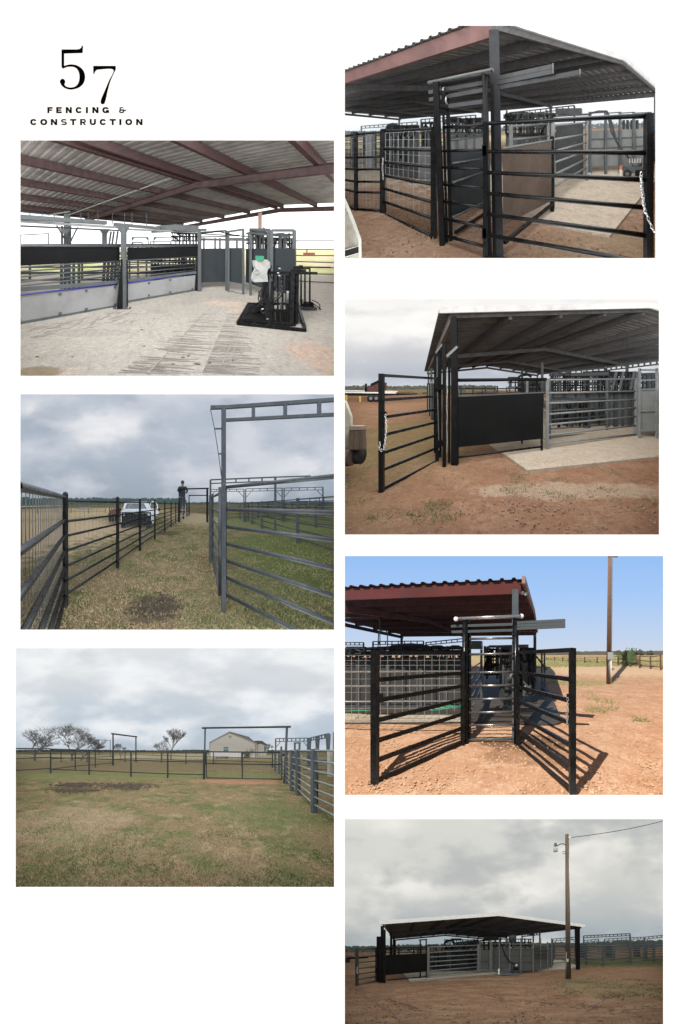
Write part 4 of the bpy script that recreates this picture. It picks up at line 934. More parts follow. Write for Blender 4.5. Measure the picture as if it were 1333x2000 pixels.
# white trailer wing, bottom left
tr = thing(B, 'white_trailer', 'mud-speckled white trailer fender with a black and white reflector strip, bottom left', 'trailer', W(22, 985, 2.6))
tr.part('fender', M('dirty_white', (.62, .63, .55), (.45, .42, .34), rough=.5, scale=5, dust=(.12, .09, .06))).slab([W(u, v, 2.5) for u, v in ((-10, 700), (22, 768), (55, 850), (78, 915), (80, 1010), (-10, 1010))], (0, .05, 0))
rs = tr.part('reflector_strip', M('strip_black', (.01, .01, .01), (.02, .02, .02))); rs.slab([W(u, v, 2.49) for u, v in ((-5, 960), (78, 936), (79, 966), (-5, 990))], (0, -.004, 0))
r2 = tr.part('reflector_edge', white); r2.beam(W(-5, 960, 2.485), W(78, 936, 2.485), .006); r2.beam(W(-5, 989, 2.485), W(79, 965, 2.485), .006)
# ================================================================ C: barn corner with open gate, second on the right
C = Yard('C', 664, 575, 2.1025, RECTS['C'], 388, 1.6, 2.2)
W, G = C.W, C.G
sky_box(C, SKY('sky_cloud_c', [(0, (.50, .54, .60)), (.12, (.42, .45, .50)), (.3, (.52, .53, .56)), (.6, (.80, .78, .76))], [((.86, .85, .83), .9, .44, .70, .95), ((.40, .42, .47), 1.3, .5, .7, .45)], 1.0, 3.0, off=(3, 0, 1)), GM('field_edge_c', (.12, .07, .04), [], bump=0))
ground_sheet(C, GM('red_dirt_c', (.235, .125, .073), [((.31, .185, .115), 1.2, .42, .66, None, .8), ((.13, .062, .038), 2.8, .5, .72, None, .6), ((.28, .20, .14), 10, .57, .75, None, .55), ((.24, .20, .10), .06, .5, .6, None, .3)],
            blobs=[((.15, .135, .05), -3.2, 9, 3.2, 5, .5), ((.36, .21, .12), -4.5, 25, 9, 9, .6), ((.36, .28, .20), 1.1, 3.9, 1.7, .35, .7)]), seed=3, bump=.02)
pad = struct(C, 'concrete_pad', GM('tan_concrete_c', (.42, .35, .27), [((.34, .28, .21), 1.6, .42, .7, None, .8), ((.26, .19, .14), 3.2, .6, .75, None, .6)], rough=.85, bump=.3, bscale=30))
c_ = [G(770, 732), G(1330, 672), G(1500, 560), G(1400, 470), G(700, 470), G(600, 560), G(615, 618)]
for p in c_: p.z = .05
pad.slab(c_, (0, 0, -.12))
blades(C, 'weeds', 'tufts of green weeds growing on the red dirt in front of the barn', 2600, lambda x, y: max(0, (pn(x, y, 1.7, 3) - .60)) * 6 * (1 if y < 5 else .15), grassm, .015, .06, .0035, 7, ymax=8)
stones(C, 'loose_gravel', 'small stones along the pad edge and over the red dirt', 'gravel', 2800, M('dirt_clod_c', (.30, .22, .16), (.18, .11, .08), rough=.95), .005, .02, lambda x, y: 1 if (x > 0 and 3.2 < y < 4.6) else .25, 12, 8)
wood_band(C, 'grey-green brush along the horizon beyond the red dirt', 130, 0, 640, 1.5, 3.6, 2600, M('haze_brush_c', (.10, .115, .085), (.17, .15, .10), rough=1), 4, .9)
wood_band(C, 'straw-coloured dry brush in front of the horizon trees', 80, 170, 640, .3, 1.6, 1500, M('dry_brush_c', (.26, .21, .12), (.17, .14, .09), rough=1), 5, .5, 'dry_brush')
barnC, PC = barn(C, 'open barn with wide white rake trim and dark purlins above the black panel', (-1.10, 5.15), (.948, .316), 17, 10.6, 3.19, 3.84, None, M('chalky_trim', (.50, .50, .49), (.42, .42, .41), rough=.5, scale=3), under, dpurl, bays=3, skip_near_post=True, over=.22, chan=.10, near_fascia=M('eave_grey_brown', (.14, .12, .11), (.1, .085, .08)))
cp = solo(C, 'corner_column', 'dark square column at the near barn corner, left edge of the black panel', 'column', G(472, 700), blackm); cp.beam(W(475, 700, 5.2), W(470, 92, 5.2), .13); 
t = pane_gate(C, 'pipe_gate', 'black pipe gate swung open at the left, a light chain looped on its outer post', 'gate', (172, 325, 812, 3.82), (400, 340, 686, 5.46), [(332, 345), (433, 418), (505, 472), (578, 524), (652, 577), (722, 630), (800, 684)], black, black, .034, .024, flat=True)
t.part('latch', black).beam(W(187, 480, 3.85), W(187, 512, 3.85), .03)
cs = thing(C, 'steel_chain', 'pale chain hanging in a loop from the outer post of the open black gate', 'chain', W(185, 640, 3.76)); cn = cs.part('links', chainm)
chain_links(cn, [W(187, 492, 3.76), W(192, 540, 3.75), W(187, 600, 3.74), W(180, 640, 3.72), W(163, 640, 3.72), W(165, 605, 3.74)], .024, .0055)
tf = thing(C, 'gate_portal', 'narrow bundle of tall black posts and rollers beside the barn corner, seen edge-on', 'gate frame', G(430, 708))
for u_, v0, v1, y_, wd in ((430, 203, 708, 5.06, .066), (411, 232, 668, 5.5, .07), (450, 260, 690, 5.25, .045), (392, 240, 650, 5.9, .05), (462, 205, 700, 5.18, .04)): tf.part('post', blackm).beam(W(u_, v1, y_), W(u_, v0, y_), wd)
tf.part('top_bar', grey).beam(W(400, 240, 5.7), W(424, 208, 5.05), .06); tf.part('top_bar', lgrey).beam(W(440, 255, 5.1), W(484, 214, 5.1), .05)
tf.part('track', blackm).beam(W(440, 232, 5.2), W(480, 222, 5.2), .1)
for v_ in (380, 610): tf.part('bracket', blackm).box(W(412, v_ + 12, 5.3), .16, .06, .12)
tf.part('sheet_edge', lgrey).beam(W(408, 640, 5.35), W(402, 400, 5.35), .015); tf.part('chain', galv).path([W(440, 300 + i * 50, 5.1) + Vector((.012 * (-1) ** i, 0, 0)) for i in range(8)], .01)
sd = thing(C, 'sheeted_pen_side', 'pale sheeted pen side running back under the left eave', 'pen wall', W(375, 500, 8)); qpanel(sd.part('sheet', lgrey), C, (384, 350, 520, 12.4), (362, 372, 480, 17)); 
for u_, v_ in ((382, 515), (372, 500), (362, 480)): sd.part('post', blackm).beam(W(u_, v_, C.gy(u_, v_)), W(u_, 365, C.gy(u_, v_)), .1)
pn1 = thing(C, 'black_panel', 'large flat black sheet panel on black posts beside the barn corner', 'panel', G(660, 680))
qpanel(pn1.part('sheet', M('matt_black_sheet', (.006, .006, .006), (.009, .009, .009), rough=.5, scale=1, spec=.12)), C, (487, 420, 628, 5.25), (836, 404, 592, 6.2), .04)
pn1.part('top_edge', grey).beam(W(480, 418, 5.25), W(838, 402, 6.2), .03, .03); pn1.part('foot_rail', black, True).tube(W(487, 668, 5.2), W(830, 625, 6.22), .025); pn1.part('top_rail', blackm, True).tube(W(480, 352, 5.25), W(848, 348, 6.3), .04)
pn1.part('post', black).beam(W(830, 648, 6.23), W(830, 398, 6.23), .055); pn1.part('post', black).beam(W(749, 618, 7), W(749, 300, 7), .05); pn1.part('post', dgrey).beam(W(832, 400, 7.4), W(832, 280, 7.4), .07)
t = pane_gate(C, 'pipe_gate', 'closed grey pipe gate on tan concrete between black panel and narrow sheet door', 'gate', (853, 345, 642, 6.35), (1218, 343, 582, 8.2), [(351, 347), (405, 397), (447, 432), (492, 465), (535, 501), (578, 538), (614, 574)], lgrey, lgrey, .038, .027)
t.part('foot_plate', grey).slab([G(853, 638), G(895, 654), G(886, 658), G(848, 643)], (0, 0, .015)); 
for v_ in (435, 480, 520, 598): t.part('hinge', lgrey).box(W(844, v_, 6.3), .05, .04, .05)
t = pane_gate(C, 'pipe_gate', 'second grey pipe gate parallel behind the closed one', 'gate', (862, 347, 610, 7.6), (1098, 347, 580, 9.3), [(440, 428), (478, 465), (515, 498), (552, 535), (585, 566)], grey, grey, .04, .024)
dr = thing(C, 'sheet_door', 'narrow grey sheet door between two tall grey posts at the right edge', 'door', G(1266, 600))
for u_, v_ in ((1232, 600), (1303, 592)): dr.part('post', lgrey).beam(W(u_, v_, 7.75), W(u_, 303, 7.75), .06)
qpanel(dr.part('sheet', M('mid_pale_sheet', (.19, .2, .19), (.16, .165, .155), rough=.5)), C, (1238, 392, 562, 7.8), (1296, 390, 556, 7.8)); dr.part('head', lgrey).beam(W(1232, 310, 7.75), W(1303, 310, 7.75), .06)
for v_ in (352, 390, 480, 560): dr.part('cross_bar', lgrey).beam(W(1236, v_, 7.74), W(1300, v_ - 2, 7.74), .04)
dr.part('floor_bar', lgrey).beam(W(1235, 600, 7.75), W(1300, 592, 7.75), .03)
# pens inside
gs3 = M('pen_sheet_c', (.095, .10, .095), (.07, .073, .07), rough=.5, scale=1.3)
for k, (u0_, u1_, y_, m_) in enumerate(((862, 1100, 10.5, M('mid_sheet', (.11, .115, .115))), (1096, 1240, 10.2, gs3), (1240, 1340, 11, gs3))):
    t = thing(C, 'pen_wall', ['mid grey pen wall with dark posts behind the closed grey gate', 'paler grey pen wall left of the narrow sheet door', 'pale pen wall behind the narrow sheet door'][k], 'pen wall', G((u0_ + u1_) / 2, 545))
    vb = 388 + F * 1.6 / y_; qpanel(t.part('sheet', m_), C, (u0_, 400, vb - 12, y_), (u1_, 396, vb - 12, y_))
    for i in range(5): uu = u0_ + (u1_ - u0_) * (i + .3) / 5; t.part('post', dgrey).beam(W(uu, vb, y_ - .1), W(uu, 325, y_ - .1), .07 + .06 * (i % 2))
    for v_ in (330, 345, 365, 385): t.part('rail', dgrey).beam(W(u0_, v_, y_), W(u1_, v_ - 3, y_), .05, .06 + .1 * (v_ == 330))
    for i in range(14): uu = u0_ + (u1_ - u0_) * (i + .5) / 14; t.part('upper_bar', dgrey).beam(W(uu, 400, y_ + .2), W(uu, 333, y_ + .2), .04)
for k, (L_, R_, vin, nn) in enumerate((((870, 322, 400, 13), (1090, 302, 400, 11), (332, 316), 10), ((1095, 300, 400, 11), (1330, 268, 400, 9.5), (312, 284), 10))):
    truss_frame(C, ['lattice header under the barn roof above the closed grey gate', 'lattice header high at the right edge under the roof'][k], L_, R_, vin, nn, dgrey, .04, 'lattice headers inside the barn', 'header_arch')
hx = thing(C, 'dark_catwalk', 'dark boxed catwalk and braces above the closed grey gate', 'catwalk', W(1000, 560, 9.8)); hx.part('deck', dgrey).slab([W(950, 336, 9.6), W(1106, 332, 9.2), W(1106, 318, 9.2), W(950, 322, 9.6)], (0, 1, 0))
for u_ in (1120, 1150, 1195, 1210): hx.part('brace', grey).beam(W(u_, 390, 9), W(u_ + 16, 318, 9), .07)
cw = thing(C, 'squeeze_chute', 'dark squeeze chute frame showing above the black panel', 'chute', W(760, 400, 11)); cw.part('body', dgrey).slab([W(733, 402, 11), W(848, 402, 10.6), W(848, 352, 10.6), W(733, 352, 11)], (0, .4, 0)); cw.part('hoop', blackm, True).path([W(728, 352, 10.8), W(740, 334, 10.8), W(772, 329, 10.8), W(788, 338, 10.8)], .05); cw.part('post', lgrey).beam(W(770, 405, 10), W(770, 350, 10), .1)
for k, (y_, u0_, u1_) in enumerate(((16, 490, 850), (24, 560, 850))):
    t = thing(C, 'far_pen_fence', ['dark pipe fence seen over the top of the black panel', 'farther thin pipe fence seen over the black panel'][k], 'fence', W(u0_, 440, y_))
    for z in (.5, .9, 1.3, 1.62): t.part('rail', dgrey, True).tube(Vector(((u0_ - 667) / F * y_, y_, z)), Vector(((u1_ - 667) / F * y_, y_, z)), .04, 6)
    for i in range(7): uu = u0_ + 8 + i * 50 + k * 18; t.part('post', dgrey).beam(W(uu, 388 + F * 1.6 / y_, y_), W(uu, 388 - F * .2 / y_, y_), .1)
ft = thing(C, 'far_trailer', 'small pale trailer beyond the pens, seen over the black panel', 'trailer', W(500, 402, 26)); ft.part('body', lgrey).slab([W(487, 402, 26), W(508, 402, 26), W(508, 374, 26), W(492, 372, 26), W(487, 384, 26)], (0, 1.5, 0)); ft.part('window', black).slab([W(491, 386, 25.98), W(499, 386, 25.98), W(499, 376, 25.98), W(493, 376, 25.98)], (0, -.03, 0)); ft.part('roof', wtrim).beam(W(486, 372, 25.9), W(509, 371, 25.9), .2, .1)
# flatbed truck with pipes, at the left
fy = 30.
fb = thing(C, 'flatbed_truck', 'dark flatbed truck with a red cab carrying long white pipes at the far left', 'truck', W(150, 440, fy))
fb.part('bed', blackm).slab([W(10, 416, fy), W(158, 416, fy), W(290, 412, fy), W(292, 408, fy), W(158, 404, fy), (W(10, 404, fy))], (0, 2.4, 0))
for u_ in (128, 150): 
    w_ = fb.part('wheel', rubber, True); w_.tube(W(u_, 427, fy - .1), W(u_, 427, fy + .3), .42, 16); w_.part('rim', lgrey).tube(W(u_, 427, fy - .14), W(u_, 427, fy - .08), .2, 12)
cb = fb.part('cab', M('faded_red', (.10, .028, .022), (.05, .018, .015), rough=.5)); cb.slab([W(104, 400, fy), W(160, 400, fy), W(162, 360, fy), (W(140, 360, fy)), W(134, 372, fy), W(118, 374, fy), W(106, 392, fy)], (0, 2, 0)); fb.part('exhaust', blackm, True).tube(W(108, 400, fy - .1), W(108, 366, fy - .1), .12, 8); fb.part('crane', blackm).beam(W(130, 372, fy), W(164, 356, fy), .3)
for i, (v_, du) in enumerate(((402, 0), (399, 10), (396, 4), (405, -5))): fb.part('pipe', wtrim if i != 1 else M('pink_pipe', (.6, .35, .33)), True).tube(W(5 + du, v_, fy - .1 + .3 * i), W(232 + du, v_ + 3, fy - .1 + .3 * i), .09, 8)
fb.part('load', M('rusty_load', (.12, .06, .04), (.06, .04, .03))).slab([W(225, 408, fy), W(290, 408, fy), W(282, 402, fy), W(228, 401, fy)], (0, 1.6, 0))
for k, (u_, a, b) in enumerate(((84, 418, 441), (27, 412, 438))): s_ = solo(C, 'marker_post', ['short yellow marker post by the flatbed truck wheels', 'short yellow marker post at the left edge by the flatbed truck'][k], 'post', W(u_, b, fy - 1), M('yellow_paint', (.65, .45, .04), (.5, .34, .04))); s_.beam(W(u_, b, fy - 1), W(u_, a, fy - 1), .14)
# trailer corner, lower left
tr = thing(C, 'white_trailer', 'mud-splashed white trailer tail with a brown wooden fender box, lower left edge', 'trailer', W(40, 695, 4.6))
tr.part('side', M('dirty_white', (.62, .63, .55))).slab([W(u, v, 4.3) for u, v in ((-12, 425), (22, 440), (44, 500), (46, 545), (38, 680), (-12, 690))], (0, .06, 0))
tr.part('fender_box', wood).slab([W(u, v, 4.1) for u, v in ((38, 556), (94, 556), (98, 636), (38, 638))], (0, .1, 0)); tr.part('fender_top', M('pale_board', (.34, .27, .21))).slab([W(u, v, 4.09) for u, v in ((38, 541), (96, 541), (95, 556), (38, 557))], (0, .1, 0))
tr.part('wheel', rubber, True).tube(W(54, 660, 4.3), W(92, 660, 4.3), .15, 20); tr.part('wheel', M('brown_drum', (.07, .045, .03))).tube(W(22, 668, 4.15), W(50, 668, 4.15), .15, 12)
# ================================================================ D: grass alley between pipe fences, left middle
D = Yard('D', 30, 760, 2.1058, RECTS['D'], 468, 1.6, 1.22, depth=4.6)
W, G = D.W, D.G
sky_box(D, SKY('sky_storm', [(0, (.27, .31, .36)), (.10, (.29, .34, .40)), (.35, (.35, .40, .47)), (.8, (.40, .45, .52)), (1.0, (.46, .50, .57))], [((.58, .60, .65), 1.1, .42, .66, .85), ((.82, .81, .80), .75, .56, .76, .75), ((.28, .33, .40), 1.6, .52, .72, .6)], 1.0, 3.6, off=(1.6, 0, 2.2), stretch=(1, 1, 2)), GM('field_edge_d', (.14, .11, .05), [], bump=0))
def alley_x(y): return (-1.75 + (y - 3.7) * .36) if y < 20 else 4
gD = GM('pasture_d', (.15, .115, .060), [((.060, .080, .022), .9, .47, .58, None, .85), ((.28, .20, .115), 2.4, .5, .7, None, .75), ((.055, .045, .02), 7, .5, .7, None, .55)],
        blobs=[((.085, .06, .04), -.35, 3.75, .42, .55, .8), ((.12, .05, .03), .95, 6.6, .6, 1.0, .6), ((.40, .30, .18), -9, 14, 7, 11, .9), ((.40, .31, .17), -22, 50, 22, 38, .95), ((.07, .09, .025), 4.2, 7, 2.9, 6, .85), ((.11, .13, .05), 11, 22, 9, 14, .85), ((.36, .28, .17), 1.5, 30, 3.2, 14, .7), ((.035, .03, .02), -.45, 12.9, .7, .9, .7)])
ground_sheet(D, gD, seed=4, bump=.02, rows=130)
def alley_p(x, y):
    g = pn(x, y, 1.1, 9)
    if -1.2 < (x + .35) / .5 < 1.2 and abs(y - 3.75) < .5: return .12
    return .35 + .65 * (g > .5)
blades(D, 'alley_grass', 'short green grass growing on the right half of the alley and in the right pen', 20000, lambda x, y: (1 if x > .05 + (y - 3) * .11 and pn(x, y, 1.3, 4) > .36 else .06), grassm, .02, .075, .003, 11, ymax=26)
blades(D, 'straw_grass', 'dry straw-coloured grass lying along the alley between the two fences', 20000, lambda x, y: (1 if -2.2 + (y - 3.7) * .3 < x < .9 + (y - 3) * .12 else (.35 if x < 0 else .12)) * (.15 if (x + .35) ** 2 / .2 + (y - 3.75) ** 2 / .3 < 1 else 1), drym, .015, .06, .0028, 12, ymax=26)
cl = solo(D, 'dung_clods', 'dark clods of churned dirt in the middle of the alley', 'dirt', G(545, 890), M('black_soil', (.05, .036, .026), (.10, .075, .05), rough=1), kind='stuff'); rnd = random.Random(8)
for _ in range(420): cl.ball((-.35 + rnd.gauss(0, .24), 3.8 + rnd.gauss(0, .28), .01), rnd.uniform(.005, .022), 5, (1.3, 1, .5), .3, rnd)
wood_band(D, 'dark wooded ridge along the horizon to the left', 260, -30, 700, 3.5, 7.5, 3200, M('ridge_green', (.055, .085, .080), (.085, .115, .095), rough=1), 3, 2.0)
wood_band(D, 'thin dark tree line along the horizon to the right', 300, 690, 1340, 1.0, 3.2, 1200, M('ridge_green', (.055, .085, .080)), 6, 1.4, 'tree_line')
frD = (.118, .24, .37, .508, .64, .77, .955)
posts = [(206, 438, 900), (421, 452, 738), (513, 457, 665), (574, 461, 618), (615, 464, 590), (641, 466, 568), (660, 467, 553), (671, 467, 545)]
t = fence_run(D, 'long black seven-rail pipe fence with round-topped posts running down the left of the alley', posts, frD, black, black, .04, .021, cap=.02)
yy = [D.gy(u, b) for u, _, b in posts]
wm = t.part('wire_mesh', M('dark_wire', (.10, .10, .10), (.2, .2, .19), rough=.5)); P0, P1, P2 = (D.W(posts[i][0], posts[i][2], yy[i]) for i in (0, 1, 2)); up = Vector((0, 0, 1.66)); dn = Vector((0, 0, .1)); o_ = Vector((-.03, .02, 0))
wm.mesh_grid(P0 + up + o_, P1 + up + o_, P1 + dn + o_, P0 + dn + o_, 14, 0, .003); wm.mesh_grid(P1 + up + o_, P2 + up + o_, P2 + dn + o_, P1 + dn + o_, 13, 0, .003); P3 = D.W(574, 618, yy[3]); wm.mesh_grid(P2 + up + o_, P3 + up + o_, P3 + dn + o_, P2 + dn + o_, 12, 0, .004)
# near panel turning towards the viewer
nl = thing(D, 'pipe_fence', 'nearest black fence panel sweeping in at the left edge, with pale wires strung behind it', 'fence', W(120, 900, 2.6))
A0 = P0; A1 = Vector((-.82, 1.28, 0)); A1 = A0.lerp(A1, 1.03)
for z in (1.685, 1.347, 1.117, .89, .648, .42, .19): nl.part('rail', black, True).tube(A0 + Vector((0, 0, z)), A1 + Vector((0, 0, z)), .026 if z < 1.6 else .03, 10)
wv = nl.part('wire_mesh', M('dark_wire', (.1, .1, .1)))
for i in range(26):
    f = 1 - (1 - (i + .5) / 26) ** 1.0; q = A0.lerp(A1, f) + Vector((-.05, .02, 0)); wv.tube(q + Vector((0, 0, .1)), q + Vector((0, 0, 1.68)), .0032, 4)
wh = nl.part('pale_wire', galv)
for z in (1.56, 1.28, 1.02, .78, .5, .3): wh.tube(A0 + Vector((-.06, .02, z)), A1 + Vector((-.06, .02, z + .02)), .0035, 4)
# right pens ----------------------------------------------------
pg = M('pen_grey', (.034, .040, .043), (.024, .028, .030), rough=.4, scale=4, dust=(.10, .10, .09))
mt = truss_frame(D, 'tall steel post with a lattice header crossing the top right corner', (857, 75, 922, 3.6), (1400, 38, None, 3.15), (128, 100), 4, pg, .03, 'overhead lattice headers', 'header_arch')
mt.part('top_beam', pg).beam(W(803, 76, 3.62), W(862, 74, 3.6), .05); cbl = mt.part('guy_cable', dgrey, True); cbl.path([W(803, 82, 3.62), W(820, 163, 3.62), W(836, 266, 3.62), W(853, 398, 3.62)], .006, 5)
mt.part('stub', pg).beam(W(820, 163, 3.62), W(856, 162, 3.6), .02); mt.part('stub', pg).beam(W(835, 266, 3.62), W(856, 266, 3.6), .02)
t = thing(D, 'pipe_fence', 'nearest grey seven-rail pipe fence running off the right edge below the tall post', 'fence', W(862, 860, 3.6))
for vl, vr in ((403, 359), (495, 508), (566, 622), (636, 738), (706, 852), (775, 962), (846, 1072)): t.part('rail', pg, True).tube(W(868, vl, 3.6), W(1312, vr, 2.25), .0245, 10)
t.part('post', pg, True).tube(W(843, 848, 3.95), W(843, 403, 3.95), .03, 10); t.part('post', pg).beam(W(866, 862, 3.62), W(866, 398, 3.62), .03)
t = thing(D, 'pipe_fence', 'short grey fence panel seen end-on between two posts at the right side of the alley', 'fence', W(803, 715, 6.56))
t.part('post', pg).beam(W(803, 715, 6.56), W(803, 436, 6.56), .07); t.part('post', pg).beam(W(812, 690, 6.9), W(812, 430, 6.9), .05)
for z in (1.75, 1.45, 1.2, .95, .7, .45, .2): a = W(808, 500, 6.56); b = W(840, 500, 4.0); a.z = b.z = z; t.part('rail', pg, True).tube(a, b, .025, 8)
f2 = [(1400, 425, 720, 7.2), (1162, 448, 636), (1015, 461, 575), (975, 463, 556), (945, 464, 545)]
fence_run(D, 'grey pipe fence across the right pen, ending at a square post right of the mast', f2, (.12, .30, .46, .62, .8, .97), pg, pg, .045, .024, square=True)
fence_run(D, 'farther grey pipe fence behind the right pen near the right edge', [(1400, 452, 590), (1237, 457, 570), (1105, 460, 545), (1000, 463, 530)], (.15, .32, .5, .66, .82, .97), pg, pg, .05, .026, square=True)
fence_run(D, 'far grey pipe fence between the mast and the lattice headers', [(870, 466, 540), (925, 466, 536), (960, 466, 536), (1040, 466, 530), (1110, 466, 528)], (.15, .35, .55, .75, .97), dgrey, dgrey, .05, .028, square=True)
fence_run(D, 'farthest dark fence rows at the right under the headers', [(1140, 462, 520), (1200, 462, 519), (1260, 462, 518), (1330, 461, 516)], (.2, .4, .6, .8, .97), dgrey, dgrey, .07, .04, square=True)
truss_frame(D, 'longest lattice header spanning behind the tall steel post', (803, 373, 560, 10.5), (1070, 362, 585, 10.2), (388, 378), 5, pg, .035, 'overhead lattice headers', 'header_arch').part('top_beam', pg).beam(W(1070, 362, 10.2), W(1215, 357, 10.2), .05)
for k, (L_, R_, vin) in enumerate((((802, 413, 520, 22), (941, 411, 545, 20), (421, 420)), ((948, 410, 540, 20), (1098, 407, 540, 19.5), (420, 417)), ((1106, 407, 540, 19.5), (1266, 403, 530, 19), (417, 414)), ((1212, 447, 510, 30), (1252, 447, 510, 30), (451, 451)), ((1270, 444, 510, 30), (1330, 442, 510, 30), (449, 448)))):
    truss_frame(D, ['small braced lattice header just left of the second one', 'braced lattice header in the middle of the far row', 'rightmost braced lattice header of the far row', 'small plain far header left of another at the right edge', 'small plain far header at the very right edge'][k], L_, R_, vin, 5, pg, .035, 'far lattice headers', 'header_arch', brace=2.8 if k < 3 else 0)
ga = thing(D, 'gate_arch', 'plain pipe arch with an open gateway at the far end of the grass alley', 'gate frame', W(790, 545, 13)); ga.part('post', blackm).beam(W(790, 548, 13), W(790, 408, 13), .1); ga.part('post', blackm).beam(W(674, 548, 13), W(674, 412, 13), .06); ga.part('top_pipe', blackm, True).tube(W(672, 411, 13), W(796, 408, 13), .04)
ga2 = thing(D, 'gate_arch', 'smaller thin pipe arch beyond the first one at the alley end', 'gate frame', W(715, 520, 22)); ga2.part('post', blackm).beam(W(715, 520, 22), W(715, 436, 22), .08); ga2.part('top_pipe', blackm, True).tube(W(713, 437, 22), W(790, 437, 22), .05)
fence_run(D, 'far rusty pipe gate closing the grass alley', [(716, 472, 512), (770, 472, 512), (788, 472, 512)], (.1, .55, .97), M('rusty_pipe', (.10, .06, .04)), M('rusty_pipe', (.1, .06, .04)), .05, .035)
fence_run(D, 'far end of the black fence behind the standing person', [(676, 468, 545), (692, 468, 535), (706, 470, 525), (716, 471, 515)], (.15, .35, .55, .75, .97), black, black, .05, .03)
ld = thing(D, 'step_ladder', 'pale step ladder under the person at the alley fence', 'ladder', W(692, 532, 14))
for u_ in (682, 702): ld.part('rail', lgrey).beam(W(u_, 532, 14), W(u_ + (3 if u_ < 690 else -3), 474, 14), .04)
for v_ in (485, 497, 509, 521): ld.part('step', lgrey).beam(W(683, v_, 14), W(702, v_, 14), .05, .03)
# person standing up at the fence, seen from behind
def skin(Y, node, joints, edges, lvl=2):
    me = bpy.data.meshes.new('tmp'); me.from_pydata([j[0] for j in joints], edges, []); ob = bpy.data.objects.new('tmp', me); col.objects.link(ob)
    m = ob.modifiers.new('s', 'SKIN'); sv = me.skin_vertices[0].data
    for i, j in enumerate(joints): sv[i].radius = (j[1], j[2] if len(j) > 2 else j[1])
    sv[0].use_root = True; m2 = ob.modifiers.new('u', 'SUBSURF'); m2.levels = lvl
    dg = bpy.context.evaluated_depsgraph_get(); ev = ob.evaluated_get(dg).to_mesh()
    node.add([v.co.copy() for v in ev.vertices], [tuple(p.vertices) for p in ev.polygons]); node.smooth = True
    bpy.data.objects.remove(ob); bpy.data.meshes.remove(me)
py = 14.; c = W(688, 475, py); cx, cz = c.x, c.z
def J(x, y, z, *r): return (Vector((cx + x, py + y, cz + z)), *r)
pr = solo(D, 'person', 'person in dark blue shirt, jeans and cap standing high on the alley fence', 'person', W(688, 475, py), M('skin_tone', (.12, .07, .05), (.10, .06, .045), rough=.6), smooth=True)
skin(D, pr, [J(0, 0, .60, .05, .04), J(0, 0, .72, .06, .05), J(0, 0, .98, .08, .06), J(0, 0, 1.10, .06), J(.005, -.01, 1.20, .075, .09), J(.005, -.01, 1.3, .07, .085), J(-.17, 0, .98, .055), J(-.25, -.08, .78, .045), J(-.17, -.2, .72, .036), J(.18, 0, .98, .055), J(.27, .04, .76, .045), J(.18, .1, .62, .036),
           J(-.08, 0, .45, .05), J(-.09, .0, .05, .065), J(-.09, .02, -.35, .045), J(-.09, -.08, -.4, .04), J(.08, 0, .45, .05), J(.09, .0, .05, .065), J(.09, .02, -.35, .045), J(.09, -.08, -.4, .04)],
     [(0, 1), (1, 2), (2, 3), (3, 4), (4, 5), (2, 6), (6, 7), (7, 8), (2, 9), (9, 10), (10, 11), (0, 12), (12, 13), (13, 14), (14, 15), (0, 16), (16, 17), (17, 18), (18, 19)])
shb = pr.part('shirt', M('navy_shirt', (.010, .013, .022), (.007, .010, .016), rough=.9)); skin(D, shb, [J(0, 0, .40, .17, .14), J(0, 0, .72, .175, .14), J(0, 0, .99, .19, .14), J(-.18, 0, .98, .07), J(-.26, -.08, .79, .058), J(.19, 0, .98, .07), J(.28, .04, .77, .058), J(.2, .09, .66, .05), J(-.19, -.17, .74, .05), J(0, 0, 1.06, .08)], [(0, 1), (1, 2), (2, 3), (3, 4), (2, 5), (5, 6), (6, 7), (4, 8), (2, 9)])
jn = pr.part('jeans', M('blue_jeans', (.018, .023, .034), (.012, .016, .025), rough=.9)); skin(D, jn, [J(0, 0, .52, .15, .125), J(-.085, 0, .38, .10), J(-.09, 0, .05, .078), J(-.09, .02, -.3, .062), J(.085, 0, .38, .095), J(.09, 0, .05, .078), J(.09, .02, -.3, .062)], [(0, 1), (1, 2), (2, 3), (0, 4), (4, 5), (5, 6)])
hh_ = pr.part('hair', M('dark_hair', (.012, .009, .007))); hh_.ball(J(.005, -.015, 1.24)[0], .098, 12, (1, .95, 1.05)); hr = pr.part('cap', M('dark_cap', (.012, .012, .015))); hr.ball(J(.005, .0, 1.31)[0], .1, 12, (1, 1.1, .75)); hr.tube(J(-.02, .02, 1.3)[0], J(-.03, .17, 1.29)[0], .06, 8, r2=.04)
for s in (-1, 1):
    b = pr.part('boot', blackm); b.box(J(.09 * s, -.04, -.46)[0], .1, .26, .1)
wh_ = solo(D, 'welding_helmet', 'dark welding helmet hanging on the post beside the standing person', 'helmet', W(675, 412, 13.8), blackm); wh_.ball(W(676, 414, 13.8), .11, 10, (1, .8, 1.05)); wh_.slab([W(668, 408, 13.7), W(684, 408, 13.7), W(684, 420, 13.7), W(668, 420, 13.7)], (0, .05, 0))
